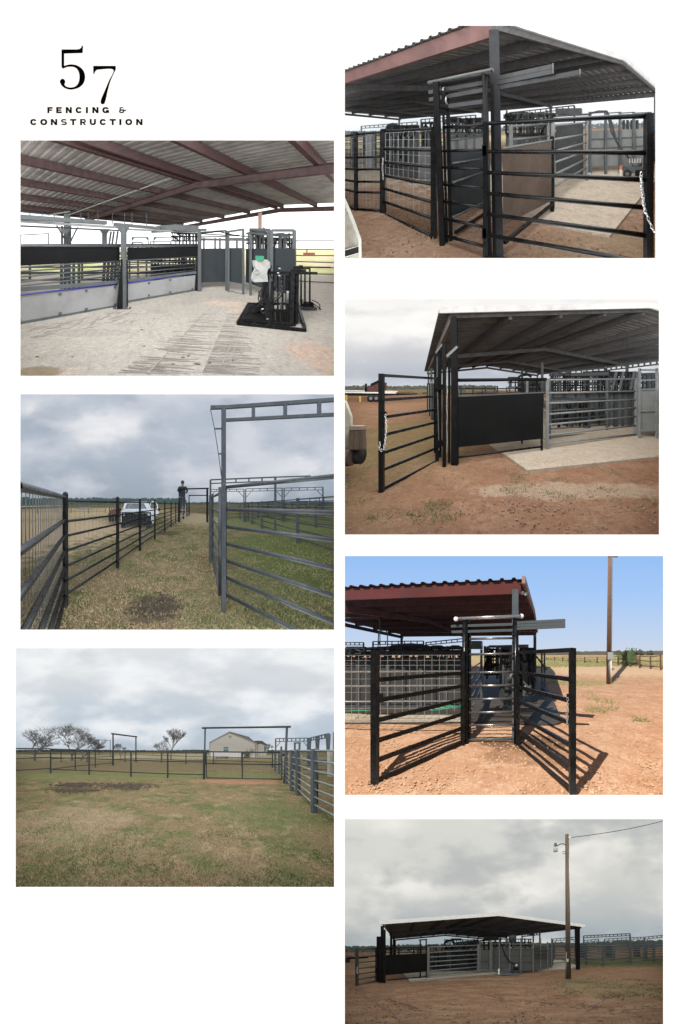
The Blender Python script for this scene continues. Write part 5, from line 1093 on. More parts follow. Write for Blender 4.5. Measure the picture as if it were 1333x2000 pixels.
# pickup
ty = 15.5; tk = thing(D, 'pickup_truck', 'white pickup with a black grille guard parked facing the fence, driver door open', 'truck', W(500, 560, ty)); wp = M('white_paint', (.62, .64, .66), (.52, .54, .56), rough=.3, scale=2); gl_ = M('windscreen', (.12, .14, .16), (.2, .22, .24), rough=.08, spec=.8)
def TQ(node, pts, y0, dy): return node.slab([W(u, v, y0) for u, v in pts], (0, dy, 0))
TQ(tk.part('body', wp), ((434, 556), (434, 512), (440, 500), (452, 494), (545, 494), (556, 502), (562, 512), (562, 556)), ty, 1.6)
TQ(tk.part('bonnet', wp), ((445, 502), (452, 494), (545, 494), (553, 502)), ty - .1, 1.2)
cab = tk.part('cab', wp); TQ(cab, ((442, 494), (450, 468), (458, 463), (528, 463), (537, 468), (549, 494)), ty + 1.1, 1.6)
TQ(cab.part('windscreen', gl_), ((452, 492), (459, 470), (529, 470), (541, 492)), ty + 1.08, -.02)
TQ(tk.part('grille', blackm), ((440, 548), (440, 512), (552, 512), (558, 548)), ty - .12, .1); gg = tk.part('grille_guard', black)
for u_ in (440, 462, 484, 508, 532, 556): gg.beam(W(u_, 556, ty - .3), W(u_, 506, ty - .3), .06)
for v_ in (508, 524, 540, 555): gg.beam(W(438, v_, ty - .3), W(558, v_, ty - .3), .06)
tk.part('bumper', blackm).beam(W(434, 552, ty - .2), W(562, 552, ty - .2), .2, .16)
for u_ in (445, 550): tk.part('headlight', M('lamp_glass', (.5, .52, .55), (.4, .42, .45), rough=.15)).slab([W(u_ - 5, 520, ty - .13), W(u_ + 5, 520, ty - .13), W(u_ + 5, 508, ty - .13), W(u_ - 5, 508, ty - .13)], (0, .06, 0))
for u_ in (448, 550): w_ = tk.part('wheel', rubber, True); w_.tube(W(u_ - 8, 556, ty + .5), W(u_ + 8, 556, ty + .5), .36, 16); w_.part('rim', lgrey).tube(W(u_ - 8.5, 556, ty + .5), W(u_ + 8.5, 556, ty + .5), .18, 10)
dr = tk.part('door', wp); TQ(dr, ((549, 520), (549, 492), (586, 492), (590, 508), (584, 520)), ty + .9, .08); wf = dr.part('window_frame', wp)
wf.path([W(549, 494, ty + .9), W(558, 468, ty + .9), W(566, 462, ty + .9), W(576, 464, ty + .9), W(583, 474, ty + .9), W(587, 494, ty + .9)], .035, 6); dr.part('mirror', blackm).box(W(592, 500, ty + .8), .14, .08, .16)
tk.part('mirror', blackm).box(W(432, 500, ty + .8), .14, .08, .18)
im = thing(D, 'farm_implement', 'rust-red tractor implement with a tyre parked left of the white pickup', 'implement', W(398, 542, 17)); rr_ = M('rust_red', (.10, .03, .022), (.06, .02, .016)); 
im.part('frame', rr_).slab([W(u, v, 17) for u, v in ((380, 520), (386, 500), (402, 494), (418, 490), (424, 510), (424, 528), (384, 530))], (0, .8, 0))
for u_ in (385, 394, 403, 412): im.part('tine', rr_).beam(W(u_, 520, 16.9), W(u_ + 3, 486, 16.9), .06)
w_ = im.part('wheel', rubber, True); w_.tube(W(388, 530, 16.7), W(404, 531, 16.7), .24, 14); w_.part('rim', lgrey).tube(W(387, 530, 16.7), W(392, 530, 16.7), .1, 10); w_ = im.part('wheel', rubber, True); w_.tube(W(412, 532, 16.9), W(424, 533, 16.9), .2, 14)
hs_ = thing(D, 'far_shed', 'pale low shed far across the tan field', 'shed', W(272, 505, 60)); hs_.part('wall', M('shed_wall', (.34, .32, .30), (.28, .27, .25))).slab([W(255, 505, 60), W(289, 505, 60), W(289, 492, 60), W(255, 492, 60)], (0, 4, 0)); hs_.part('roof', lgrey).slab([W(253, 493, 59.8), W(291, 493, 59.8), W(288, 487, 60), W(256, 487, 60)], (0, 4.4, 0))
fence_run(D, 'thin far wire fence crossing the tan field on the left', [(20, 488, 512), (90, 488, 512), (160, 488, 511), (230, 488, 510), (300, 488, 510), (370, 488, 509)], (.3, .6, .95), wood, dgrey, .05, .02)
# ================================================================ E: sunny lane gate with sliding gate, third on the right
E = Yard('E', 664, 1076, 2.0763, RECTS['E'], 415, 1.6, 2.3, sunny=True)
W, G = E.W, E.G
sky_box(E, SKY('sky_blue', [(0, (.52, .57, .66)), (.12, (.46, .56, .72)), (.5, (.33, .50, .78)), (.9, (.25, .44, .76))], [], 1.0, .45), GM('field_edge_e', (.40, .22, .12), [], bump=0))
gE = GM('orange_dirt', (.44, .25, .148), [((.54, .355, .235), 1.3, .42, .66, None, .8), ((.36, .165, .08), 3.0, .52, .74, None, .6), ((.66, .48, .32), 12, .58, .76, None, .6), ((.30, .14, .07), 18, .62, .78, None, .5)],
        blobs=[((.13, .075, .045), .35, 4.45, 1.0, .42, .9), ((.26, .145, .08), .45, 3.9, .8, .4, .7), ((.62, .45, .28), 12, 24, 13, 8, .7), ((.42, .38, .17), 9, 80, 60, 42, .95), ((.28, .27, .10), 4.2, 13.5, 2.4, 1.2, .7), ((.30, .29, .11), 12, 33, 16, 3, .85)], bump=.7, bscale=11)
ground_sheet(E, gE, seed=7, bump=.03, rows=130)
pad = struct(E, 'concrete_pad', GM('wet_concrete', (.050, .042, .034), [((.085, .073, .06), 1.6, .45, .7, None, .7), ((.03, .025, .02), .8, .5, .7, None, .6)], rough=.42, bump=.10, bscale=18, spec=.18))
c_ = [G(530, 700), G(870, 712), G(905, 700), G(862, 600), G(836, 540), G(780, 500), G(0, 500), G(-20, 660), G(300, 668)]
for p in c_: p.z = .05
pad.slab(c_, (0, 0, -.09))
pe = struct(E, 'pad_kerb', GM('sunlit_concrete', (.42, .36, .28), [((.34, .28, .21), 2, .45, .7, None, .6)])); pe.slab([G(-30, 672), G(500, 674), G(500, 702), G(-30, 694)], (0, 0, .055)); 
stones(E, 'loose_stones', 'pale stones scattered thickly over the orange dirt', 'stones', 5500, M('pale_stone', (.56, .37, .23), (.40, .22, .115), rough=.95), .004, .026, lambda x, y: 1, 13, 11, flat=.6)
blades(E, 'weeds', 'sparse olive weeds on the orange dirt by the concrete and the pole', 3800, lambda x, y: 1 if (((x - 3.4) / 1.4) ** 2 + ((y - 13.5) / 1.6) ** 2 < 1 and pn(x, y, 1.2, 1) > .4) or (x > 1.2 and y > 5 and pn(x, y, .8, 5) > .70) else 0, M('olive_weeds', (.20, .22, .08), (.34, .30, .14), rough=.9), .03, .14, .006, 31, ymax=16)
blades(E, 'verge_grass', 'yellow-green grass verge beyond the dirt road in front of the far fence', 9000, lambda x, y: 1 if y > 26 + .3 * x and x > 1 else 0, M('verge', (.33, .31, .14), (.22, .24, .10), rough=.9), .1, .4, .02, 32, ymax=90)
wood_band(E, 'low dark scrub hills along the horizon', 260, 800, 1330, 1.5, 3.6, 2600, M('scrub_hill', (.10, .10, .085), (.15, .15, .11), rough=1), 15, 1.6, 'scrub_hills')
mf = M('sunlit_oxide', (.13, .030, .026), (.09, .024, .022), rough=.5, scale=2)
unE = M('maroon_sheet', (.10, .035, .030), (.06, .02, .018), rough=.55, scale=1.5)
barnE, PE = barn(E, 'open barn with a deep maroon eave beam under a clear blue sky', (.30, 4.55), (.155, .988), 9, 10.9, 2.93, 3.25, None, M('pinkish_trim', (.34, .23, .20), (.28, .19, .17)), unE, maroon, bays=2, skip_near_post=True, over=.06, near_fascia=mf, fascia=.23)
cp = solo(E, 'corner_column', 'blue-grey square column carrying the barn corner behind the tall gate frame', 'column', G(712, 780), M('column_blue', (.10, .12, .13), (.075, .09, .10), rough=.4)); cp.beam(W(712, 775, 4.6), W(712, 158, 4.6), .115)
fl_ = thing(E, 'flood_light', 'pair of small round floodlights under the barn corner', 'light', W(750, 172, 4.9)); fl_.part('bracket', blackm).box(W(738, 172, 4.9), .1, .08, .06)
for u_, v_ in ((742, 170), (757, 174)): l_ = fl_.part('lamp', lgrey, True); l_.tube(W(u_, v_, 4.75), W(u_ - 3, v_ - 1, 4.95), .045, 12); l_.part('lens', white).tube(W(u_, v_, 4.74), W(u_, v_, 4.75), .035, 10)
bk_ = black
pane_gate(E, 'pipe_gate', 'black flat-rail gate swung open to the left of the tall frame', 'gate', (143, 405, 948, 3.07), (500, 408, 785, 4.35), [(413, 415), (524, 495), (608, 548), (690, 603), (773, 662), (853, 718), (936, 776)], bk_, bk_, .037, .027, flat=True).part('latch', bk_).beam(W(163, 580, 3.07), W(163, 615, 3.07), .06)
g = pane_gate(E, 'pipe_gate', 'black flat-rail gate swung open to the right, a chain on its outer post', 'gate', (722, 402, 790, 4.35), (944, 394, 990, 2.82), [(412, 402), (493, 522), (552, 610), (610, 702), (668, 792), (727, 882), (786, 972)], bk_, bk_, .034, .026, flat=True)
g.part('latch', bk_).beam(W(927, 580, 2.84), W(927, 612, 2.84), .03)
g.part('latch_bar', M('rust_bar', (.14, .08, .05))).beam(W(952, 702, 2.85), W(1010, 704, 3.3), .02)
cs = thing(E, 'steel_chain', 'thin chain hanging straight down inside the right open gate', 'chain', W(924, 700, 2.8)); chain_links(cs.part('links', M('worn_chain', (.35, .32, .27), (.25, .22, .18), metal=.4)), [W(926, 595, 2.79), W(921, 650, 2.79), W(924, 712, 2.79)], .022, .005)
# mesh fence
mp = thing(E, 'mesh_fence', 'pale square wire mesh fence panel behind the left open gate', 'fence', W(260, 740, 5.0))
mp.part('wire_mesh', galv).mesh_grid(W(-10, 424, 5.05), W(496, 424, 4.9), W(496, 694, 4.9), W(-10, 700, 5.05), 17, 0, .0042); mw = mp.part('wire_mesh', galv)
for v_ in (424, 445, 465, 488, 520, 546, 574, 612, 640, 668, 696): mw.tube(W(-10, v_, 5.05), W(496, v_ * .995 + 1, 4.9), .0042, 4)
for v_ in (492, 550, 612, 700, 745, 757): mp.part('rail', galv if v_ < 650 else grey, True).tube(W(-10, v_, 5.08), W(500, v_ - 3, 4.93), .014 if v_ < 650 else .02, 8)
# tall frame and sliding gate
tf = thing(E, 'gate_portal', 'tall black gate frame of round posts under a silver top pipe with ball ends', 'gate frame', G(512, 785))
for u_, y_, v1 in ((508, 4.45, 783), (524, 4.6, 770), (714, 4.42, 786)): tf.part('post', bk_, True).tube(W(u_ + 4, v1, y_), W(u_, 272, y_), .05 if u_ != 524 else .03, 12)
tp_ = tf.part('top_pipe', M('silver_pipe', (.55, .55, .55), (.42, .42, .42), rough=.3, metal=.8), True); tp_.tube(W(474, 276, 4.42), W(736, 265, 4.36), .033, 12)
for u_, v_ in ((472, 277), (738, 265)): tf.part('ball_end', white, True).ball(W(u_, v_, 4.38), .042, 12)
sl = thing(E, 'sliding_gate', 'sliding gate of silver rungs with long flat grey bars sticking out to the right', 'gate', W(615, 770, 4.5)); bb = M('bar_blue', (.085, .10, .11), (.07, .085, .09), rough=.35)
for a, b in (((453, 306, 4.5), (702, 298, 4.42)), ((455, 329, 4.5), (702, 322, 4.42)), ((720, 292, 4.4), (915, 282, 4.1)), ((720, 304, 4.4), (915, 295, 4.1)), ((720, 316, 4.4), (915, 307, 4.1))): sl.part('slide_bar', bb).beam(W(*a), W(*b), .05, .046)
rs = M('rung_silver', (.30, .30, .30), (.2, .2, .19), rough=.32, metal=.8)
for v_ in (356, 419, 493, 547, 601, 655, 707, 765): sl.part('rung', rs if v_ < 760 else grey, True).tube(W(526, v_ + 1, 4.5), W(706, v_ - 2, 4.45), .021, 10)
sl.part('end_rod', bk_).beam(W(530, 770, 4.5), W(530, 340, 4.5), .03)
# alley beyond
av = thing(E, 'lane_fence', 'dark slanting rails of the lane seen through the sliding gate', 'fence', W(560, 700, 6))
for a, b in ((480, 450), (520, 470), (560, 498), (600, 520), (650, 548)): av.part('rail', grey, True).tube(W(532, a, 5.0), W(576, b, 7.5), .018, 8)
av.part('post', grey).beam(W(575, 600, 7.6), W(575, 400, 7.6), .07)
for k, (u_, v0, v1, y_) in enumerate(((598, 395, 520, 14), (640, 395, 520, 14))): av.part('post', dgrey).beam(W(u_, v1, y_), W(u_, v0, y_), .12)
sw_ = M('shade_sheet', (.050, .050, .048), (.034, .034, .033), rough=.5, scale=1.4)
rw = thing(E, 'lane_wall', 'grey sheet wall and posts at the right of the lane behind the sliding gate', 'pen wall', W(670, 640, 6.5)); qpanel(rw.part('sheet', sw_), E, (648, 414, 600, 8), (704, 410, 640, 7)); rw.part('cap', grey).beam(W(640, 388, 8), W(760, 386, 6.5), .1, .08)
for u_, y_, v1 in ((655, 8, 618), (682, 7.5, 632), (694, 7, 640)): rw.part('post', grey).beam(W(u_, v1, y_), W(u_, 385, y_), .06)
for v_ in (480, 545, 590, 640): rw.part('hinge', grey).box(W(690, v_, 6.9), .12, .1, .1)
rg = thing(E, 'lane_gates', 'grey gate frames and a diagonal brace on the wet concrete right of the column', 'gate', W(790, 600, 8))
for u_, v0, v1, y_ in ((738, 386, 600, 8), (757, 386, 590, 8.6), (782, 415, 560, 10.5), (795, 345, 520, 15), (820, 415, 560, 10.8), (831, 415, 555, 11)): rg.part('post', grey).beam(W(u_, v1, y_), W(u_, v0, y_), .05 + .002 * y_)
rg.part('brace', grey).beam(W(795, 425, 10), W(841, 483, 9.6), .05); rg.part('brace', grey).beam(W(745, 530, 7), W(782, 570, 7), .04); rg.part('head', grey).beam(W(735, 388, 8), W(762, 388, 8.6), .08)
for v_ in (515, 560): rg.part('rail', grey).beam(W(735, v_, 8), W(830, v_ - 6, 11), .05)
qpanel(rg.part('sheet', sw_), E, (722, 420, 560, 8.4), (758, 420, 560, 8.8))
fe = thing(E, 'end_gate', 'dark rails closing the far end of the lane', 'gate', W(618, 520, 15))
for v_ in (432, 444, 458, 470, 488): fe.part('rail', dgrey, True).tube(W(600, v_, 15), W(642, v_, 15), .04, 6)
# pen wall on the left, behind mesh
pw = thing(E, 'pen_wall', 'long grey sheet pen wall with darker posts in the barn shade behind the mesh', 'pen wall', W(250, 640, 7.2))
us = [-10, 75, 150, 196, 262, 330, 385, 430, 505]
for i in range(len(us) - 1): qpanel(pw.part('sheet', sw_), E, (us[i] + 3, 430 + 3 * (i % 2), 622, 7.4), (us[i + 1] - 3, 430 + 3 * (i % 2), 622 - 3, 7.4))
for i, u_ in enumerate(us): pw.part('post', grey if i % 2 else dgrey).beam(W(u_, 640, 7.3), W(u_, 392 if i % 3 else 408, 7.3), .09)
for v_, th in ((412, .12), (398, .06)): pw.part('rail', dgrey).beam(W(-10, v_ + 4, 7.3), W(505, v_ - 2, 7.3), .08, th)
for i in range(22): u_ = 0 + i * 23; pw.part('slot_bar', grey if i % 3 else dgrey).beam(W(u_, 432, 7.5), W(u_, 410, 7.5), .06)
bx = thing(E, 'chute_cover', 'grey boxed covers and machinery along the top of the pen wall', 'cover', W(280, 400, 7.6)); bx.part('box', M('cover_grey', (.10, .10, .10), (.07, .07, .07))).slab([W(208, 402, 7.5), W(330, 402, 7.5), W(345, 384, 7.5), W(292, 374, 7.5), W(208, 378, 7.5)], (0, .7, 0)); bx.part('box', dgrey).slab([W(95, 402, 7.6), W(210, 404, 7.6), W(210, 386, 7.6), W(95, 392, 7.6)], (0, .5, 0)); bx.part('box', dgrey).slab([W(10, 408, 7.6), W(70, 408, 7.6), W(70, 395, 7.6), W(10, 395, 7.6)], (0, .5, 0)); bx.part('box', grey).slab([W(530, 398, 8), W(575, 398, 8), W(575, 365, 8), W(530, 365, 8)], (0, .5, 0))
hp_ = solo(E, 'bent_pipe_rail', 'thin bent conduit loops rising above the left pen wall', 'pipe', W(165, 400, 7), grey); hp_.path([W(22, 272, 7), W(155, 272, 7), W(162, 280, 7), W(164, 400, 7)], .012, 6); hp_.path([W(155, 400, 7), W(158, 330, 7), W(166, 323, 7), W(186, 323, 7), W(193, 332, 7), W(195, 400, 7)], .014, 6)
for k, (L_, R_, vin, nn) in enumerate((((-10, 372, 410, 14), (97, 372, 398, 14), (382, 382), 6), ((135, 368, 410, 13), (340, 366, 410, 13), (380, 378), 8), ((350, 372, 405, 13), (500, 356, 405, 12), (382, 368), 7))):
    truss_frame(E, ['short lattice header at the left edge above the pen wall', 'middle lattice header above the grey covers', 'lattice header meeting the tall gate frame from the left'][k], L_, R_, vin, nn, dgrey, .03, 'lattice headers above the pen wall', 'header_arch')
for k, (u0_, u1_) in enumerate(((360, 430), (438, 500), (590, 650), (662, 706))):
    t = thing(E, 'chute_hoop', ['grey hoop frame first left of the tall gate frame', 'grey hoop frame touching the tall gate frame on the left', 'grey hoop frame above the lane seen through the sliding gate', 'narrow grey hoop frame right of the lane'][k], 'frame', W(u0_, 420, 8.5), 'hoop frames over the chute')
    t.part('hoop', grey).path([W(u0_, 425, 8.5), W(u0_ + 4, 398, 8.5), W(u0_ + 16, 388, 8.5), W(u1_ - 16, 388, 8.5), W(u1_ - 4, 398, 8.5), W(u1_, 425, 8.5)], .045, 6); t.part('plate', grey).slab([W(u0_ - 6, 425, 8.6), W(u0_ + 3, 425, 8.6), W(u0_ + 3, 386, 8.6), W(u0_ - 6, 386, 8.6)], (0, .2, 0))
gh = solo(E, 'garden_hose', 'green garden hose coiled on the shaded floor behind the mesh', 'hose', G(430, 655), M('hose_green', (.02, .30, .17), (.02, .22, .13), rough=.4)); rnd = random.Random(2)
for k in range(4): 
    c = G(395 + k * 26, 650 - k * 6); c.z = .07; gh.ring(c, (0, 0, 1), .22 + .05 * k, .013, 22, 5)
gh.path([G(22, 662) + Vector((0, 0, .07)), G(80, 658) + Vector((0, 0, .07)), G(150, 663) + Vector((0, 0, .07))], .014)
# pole
pl = thing(E, 'utility_pole', 'brown wooden utility pole with a grey meter box, cut by the top edge', 'pole', G(1093, 540)); py = E.gy(1093, 540)
pl.part('pole', M('tan_pole', (.30, .19, .13), (.22, .135, .09), rough=.85, scale=2, stretch=(8, 8, .5), bump=.3), True).tube(W(1092, 540, py), W(1098, -10, py), .13, 14, r2=.105)
pl.part('conduit', M('white_conduit', (.75, .74, .72), (.66, .65, .62)), True).tube(W(1101, 540, py - .16), W(1101, 440, py - .16), .028, 8); pl.part('conduit', lgrey, True).tube(W(1094, 540, py - .17), W(1094, 440, py - .17), .025, 8); pl.part('conduit', galv, True).tube(W(1102, 412, py - .14), W(1106, -10, py - .12), .03, 8)
mb = pl.part('meter_box', M('meter_grey', (.33, .36, .35), (.28, .3, .29), rough=.5)); mb.slab([W(1087, 441, py - .2), W(1106, 441, py - .2), W(1106, 411, py - .2), W(1087, 411, py - .2)], (0, -.12, 0)); pl.part('socket_box', lgrey).slab([W(1103, 484, py - .15), W(1111, 484, py - .15), W(1111, 475, py - .15), W(1103, 475, py - .15)], (0, -.08, 0)); pl.part('cross_arm', wood).beam(W(1090, 21, py - .1), W(1128, 21, py - .1), .1)
# far fence
wf = M('rust_post', (.12, .075, .05), (.08, .05, .035))
t = fence_run(E, 'brown pipe fence corner with diagonal brace by the green bush', [(1217, 424, 476), (1261, 427, 479), (1302, 422, 484)], (.2, .6, .95), wf, wf, .075, .05); t.part('brace', wf, True).tube(W(1217, 440, 27), W(1178, 471, 28), .05, 6)
fence_run(E, 'long brown ranch fence along the far side of the dirt road', [(840, 432, 444), (872, 431, 447), (905, 430, 449), (940, 429, 452), (994, 430, 455), (1045, 430, 458), (1084, 430, 460), (1130, 428, 464), (1175, 427, 468), (1217, 426, 472)], (.35, .65, .95), wf, wf, .1, .035)
rnd = random.Random(15); bs = thing(E, 'green_bush', 'round bright green bush beside the brown fence corner', 'bush', W(1168, 466, 32)); bs.part('trunk', wood, True).tube(W(1168, 466, 32), W(1168, 440, 32), .1, 6, r2=.05); blob_leaves(bs.part('foliage', M('bush_leaves', (.07, .12, .035), (.11, .16, .05), rough=.7, scale=2)), W(1172, 430, 30), 1.0, 1500, .11, rnd, (1, .9, .75))
for k, (u_, s_) in enumerate(((950, .9), (1228, 1.3), (1252, 1.0), (1130, .8))):
    b_ = thing(E, 'scrub_bush', ['small dark scrub bush on the horizon right of the black gate post', 'largest dark scrub bush on the horizon right of the pole', 'dark scrub bush at the right of the largest one', 'small scrub bush on the horizon just right of the pole'][k], 'bush', W(u_, 415, 150), 'scrub bushes on the horizon'); blob_leaves(b_.part('foliage', M('ridge_scrub', (.05, .07, .04), (.08, .09, .05))), W(u_, 410, 150), 2.2 * s_, 140, .5, rnd, (1.4, .6, .7)); b_.part('stem', wood).tube(W(u_, 418, 150), W(u_, 410, 150), .2, 5)
# ================================================================ F: pasture with gate arch and farmhouse, lower left
Fy = Yard('F', 21, 1256, 2.0763, RECTS['F'], 437, 1.6, 2.6)
W, G = Fy.W, Fy.G
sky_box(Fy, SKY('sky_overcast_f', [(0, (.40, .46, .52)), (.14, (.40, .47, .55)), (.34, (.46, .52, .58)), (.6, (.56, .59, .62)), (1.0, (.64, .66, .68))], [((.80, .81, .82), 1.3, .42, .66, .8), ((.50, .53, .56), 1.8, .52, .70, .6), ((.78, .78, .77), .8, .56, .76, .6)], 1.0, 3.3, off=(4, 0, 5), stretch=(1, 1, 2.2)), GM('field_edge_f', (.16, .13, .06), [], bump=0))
gF = GM('pasture_f', (.165, .12, .062), [((.075, .095, .028), .8, .47, .58, None, .8), ((.29, .205, .12), 1.9, .5, .68, None, .75), ((.06, .05, .025), 8, .52, .72, None, .5)],
        blobs=[((.075, .055, .042), -4.5, 10.9, 1.1, .35, .8), ((.075, .055, .042), -3.9, 12.0, 1.2, .35, .8), ((.075, .055, .042), -2.3, 11.6, 1.4, .4, .8), ((.31, .16, .095), 3.4, 13.2, 2.6, 1.5, .8), ((.33, .25, .16), -2.6, 5.6, 1.8, 1.8, .35), ((.15, .115, .065), -5, 27, 18, 9, .75), ((.09, .11, .038), 2.4, 6.4, 1.8, 1.6, .5), ((.14, .15, .06), -3, 16.5, 14, 3, .7), ((.34, .29, .18), -10, 90, 60, 50, .8), ((.13, .07, .045), -3.0, 3.35, .5, .3, .7)])
ground_sheet(Fy, gF, seed=6, bump=.025, rows=130)
blades(Fy, 'green_grass', 'patches of short green grass spread over the pasture', 20000, lambda x, y: 1 if pn(x, y, .9, 2) > .55 or (y > 13 and pn(x, y, .4, 2) > .4) else .06, grassm, .015, .065, .003, 21, ymax=30)
blades(Fy, 'straw_grass', 'matted dry straw grass over the pasture', 22000, lambda x, y: 1 if pn(x, y, .9, 2) < .56 and y < 13 else .15, drym, .01, .045, .003, 22, ymax=20)
cl = solo(Fy, 'hay_litter', 'dark trampled hay litter in two patches on the pasture before the black fence', 'litter', G(370, 590), M('dark_litter', (.085, .062, .045), (.16, .12, .085), rough=1), kind='stuff'); rnd = random.Random(8)
for _ in range(1500):
    u_, v_ = (rnd.gauss(258, 42), rnd.choice((577, 601)) + rnd.gauss(0, 4)) if rnd.random() < .6 else (rnd.gauss(455, 50), rnd.gauss(584, 6)); p = G(u_, max(v_, 560)); a = rnd.uniform(-.5, .5); d = Vector((math.cos(a), math.sin(a), rnd.uniform(-.1, .3))) * rnd.uniform(.04, .12); cl.tube(p + Vector((0, 0, .03)), p + d + Vector((0, 0, .03)), rnd.uniform(.008, .02), 4)
wood_band(Fy, 'thin dark tree line along the whole horizon', 330, -10, 1340, .6, 3.0, 2600, M('ridge_dark', (.05, .065, .06), (.08, .09, .075), rough=1), 9, 1.5, 'tree_line')
bf = M('fence_black', (.02, .024, .024), (.03, .033, .032), rough=.5)
fence_run(Fy, 'long black three-rail pipe fence across the pasture, left of the gate arch', [(162, 428, 530), (318, 433, 535), (488, 437, 543), (637, 441, 549), (783, 443, 553)], (.17, .64, .985), bf, bf, .05, .03)
t = thing(Fy, 'pipe_fence', 'near end of the black fence turning out of the left edge', 'fence', W(80, 540, 16.5))
for a, b in ((428, 428), (470, 464), (518, 509)): t.part('rail', bf, True).tube(W(-5, a, 16.3), W(160, b, 17.4), .038, 8)
fence_run(Fy, 'second black pipe fence running back behind the first towards the smaller arch', [(162, 430, 529), (262, 434, 513), (343, 435, 505), (413, 436, 497)], (.17, .6, .97), bf, bf, .05, .035)
fence_run(Fy, 'far black pipe fence with many posts beyond the smaller arch', [(-5, 428, 470), (100, 430, 478), (204, 432, 482), (310, 434, 484), (416, 434, 488), (464, 436, 485), (508, 436, 482), (611, 438, 486), (711, 440, 492), (787, 440, 492)], (.3, .62, .96), bf, bf, .06, .035)
fence_run(Fy, 'black pipe fence behind the gate arch in front of the house', [(790, 441, 492), (823, 441, 495), (937, 442, 500), (1062, 444, 506)], (.35, .6, .97), bf, bf, .055, .035)
fence_run(Fy, 'thin far pasture fence on the horizon line', [(-5, 436, 452), (180, 436, 452), (370, 436, 452), (575, 438, 453), (750, 438, 455), (900, 440, 456)], (.4, .95), wood, dgrey, .07, .03)
ar = thing(Fy, 'gate_arch', 'tall black pipe arch over the closed wide gate', 'gate frame', G(785, 553)); ar.part('post', bf, True).tube(W(785, 553, 14), W(789, 345, 14), .05, 10); ar.part('post', bf, True).tube(W(1111, 570, 12.2), W(1121, 340, 12.2), .055, 10); ar.part('top_pipe', bf, True).tube(W(776, 345, 14.05), W(1137, 340, 12.1), .05, 10)
gt = pane_gate(Fy, 'pipe_gate', 'wide black pipe gate closed under the tall arch', 'gate', (794, 440, 547, 14), (1100, 443, 556, 12.5), [(441, 444), (489, 494), (547, 553)], bf, bf, .03, .03, square=False, mids=(.505,), mid_r=.035)
gt.part('wire_mesh', M('dark_wire', (.1, .1, .1))).mesh_grid(W(794, 444, 14), W(1100, 447, 12.5), W(1100, 553, 12.5), W(794, 545, 14), 22, 4, .004); gt.part('hinge', bf).box(W(1106, 460, 12.4), .1, .08, .12); gt.part('latch', bf).box(W(792, 492, 14), .12, .08, .1)
ar = thing(Fy, 'gate_arch', 'smaller black pipe arch in the middle distance left of the centre', 'gate frame', W(416, 497, 27)); ar.part('post', bf).beam(W(416, 497, 27), W(415, 370, 27), .13); ar.part('post', bf).beam(W(508, 482, 34), W(508, 381, 34), .15); ar.part('top_pipe', bf, True).tube(W(410, 368, 27), W(512, 381, 34.5), .09)
ar = thing(Fy, 'gate_arch', 'tiny far pipe arch between the bare trees and the smaller arch', 'gate frame', W(358, 450, 60)); ar.part('post', dgrey).beam(W(358, 458, 60), W(358, 393, 60), .1); ar.part('post', dgrey).beam(W(404, 458, 60), W(404, 395, 60), .1); ar.part('top_pipe', dgrey).beam(W(357, 393, 60), W(405, 395, 60), .1)
bark = M('grey_bark', (.10, .09, .08), (.065, .058, .05), rough=.9, scale=5)
bare_tree(Fy, 'spreading bare tree at the far left edge behind the black fence', 97, 478, 39, 5.8, 1.2, 3, bark, .05, 6, .16)
bare_tree(Fy, 'large bushy bare tree second from the left', 250, 478, 39, 6.6, 1.1, 14, bark, -.1, 6, .15)
bare_tree(Fy, 'bare tree stem leaning right beside the large bushy one', 285, 476, 40, 5.0, 1.0, 25, bark, .5, 6, .12)
bare_tree(Fy, 'upright bare tree with reaching branches left of the house', 650, 470, 45, 5.6, .55, 31, bark, 0, 6, .14)
bare_tree(Fy, 'low bare scrub tree just left of the upright one', 615, 470, 46, 3.6, .8, 37, bark, -.2, 5, .09)
bare_tree(Fy, 'small thin bare tree under the smaller arch', 446, 468, 50, 3.3, .6, 41, bark, 0, 5, .07)
# house
hy = 58.; hs = thing(Fy, 'farmhouse', 'beige gabled farmhouse with a dark shingle roof behind the wide gate', 'house', W(905, 470, hy)); hw = M('beige_siding', (.36, .33, .28), (.32, .295, .25), rough=.7, scale=.5, stretch=(.2, .2, 8)); sr = M('dark_shingles', (.075, .07, .068), (.05, .047, .046), rough=.9, scale=2); tr_ = M('tan_trim', (.20, .165, .13), (.16, .13, .10)); hwt = M('white_siding', (.52, .50, .46), (.46, .44, .41))
hs.part('wall', hw).slab([W(u, v, hy) for u, v in ((812, 475), (812, 404), (888, 366), (992, 408), (992, 475))], (1.5, 14, 0))
hs.part('wall', hw).slab([W(992, 475, hy), W(992, 408, hy), W(1000, 408, hy + 8), W(1000, 470, hy + 8)], (-.3, .1, 0))
rf = hs.part('roof', sr); a, b, c = W(805, 405, hy - .4), W(888, 361, hy - .4), W(1000, 408, hy - .4); bk = Vector((11.5, 14, 0))
rf.slab([b, c, c + Vector((3.2, 15, 0)), W(968, 383, hy + 15)], (0, 0, .12)); rf.slab([a, b, W(968, 383, hy + 15), W(890, 405, hy + 15)], (0, 0, .12))
for p, q in ((a, b), (b, c)): hs.part('fascia', tr_).beam(p - Vector((0, .05, .06)), q - Vector((0, .05, .06)), .12, .24)
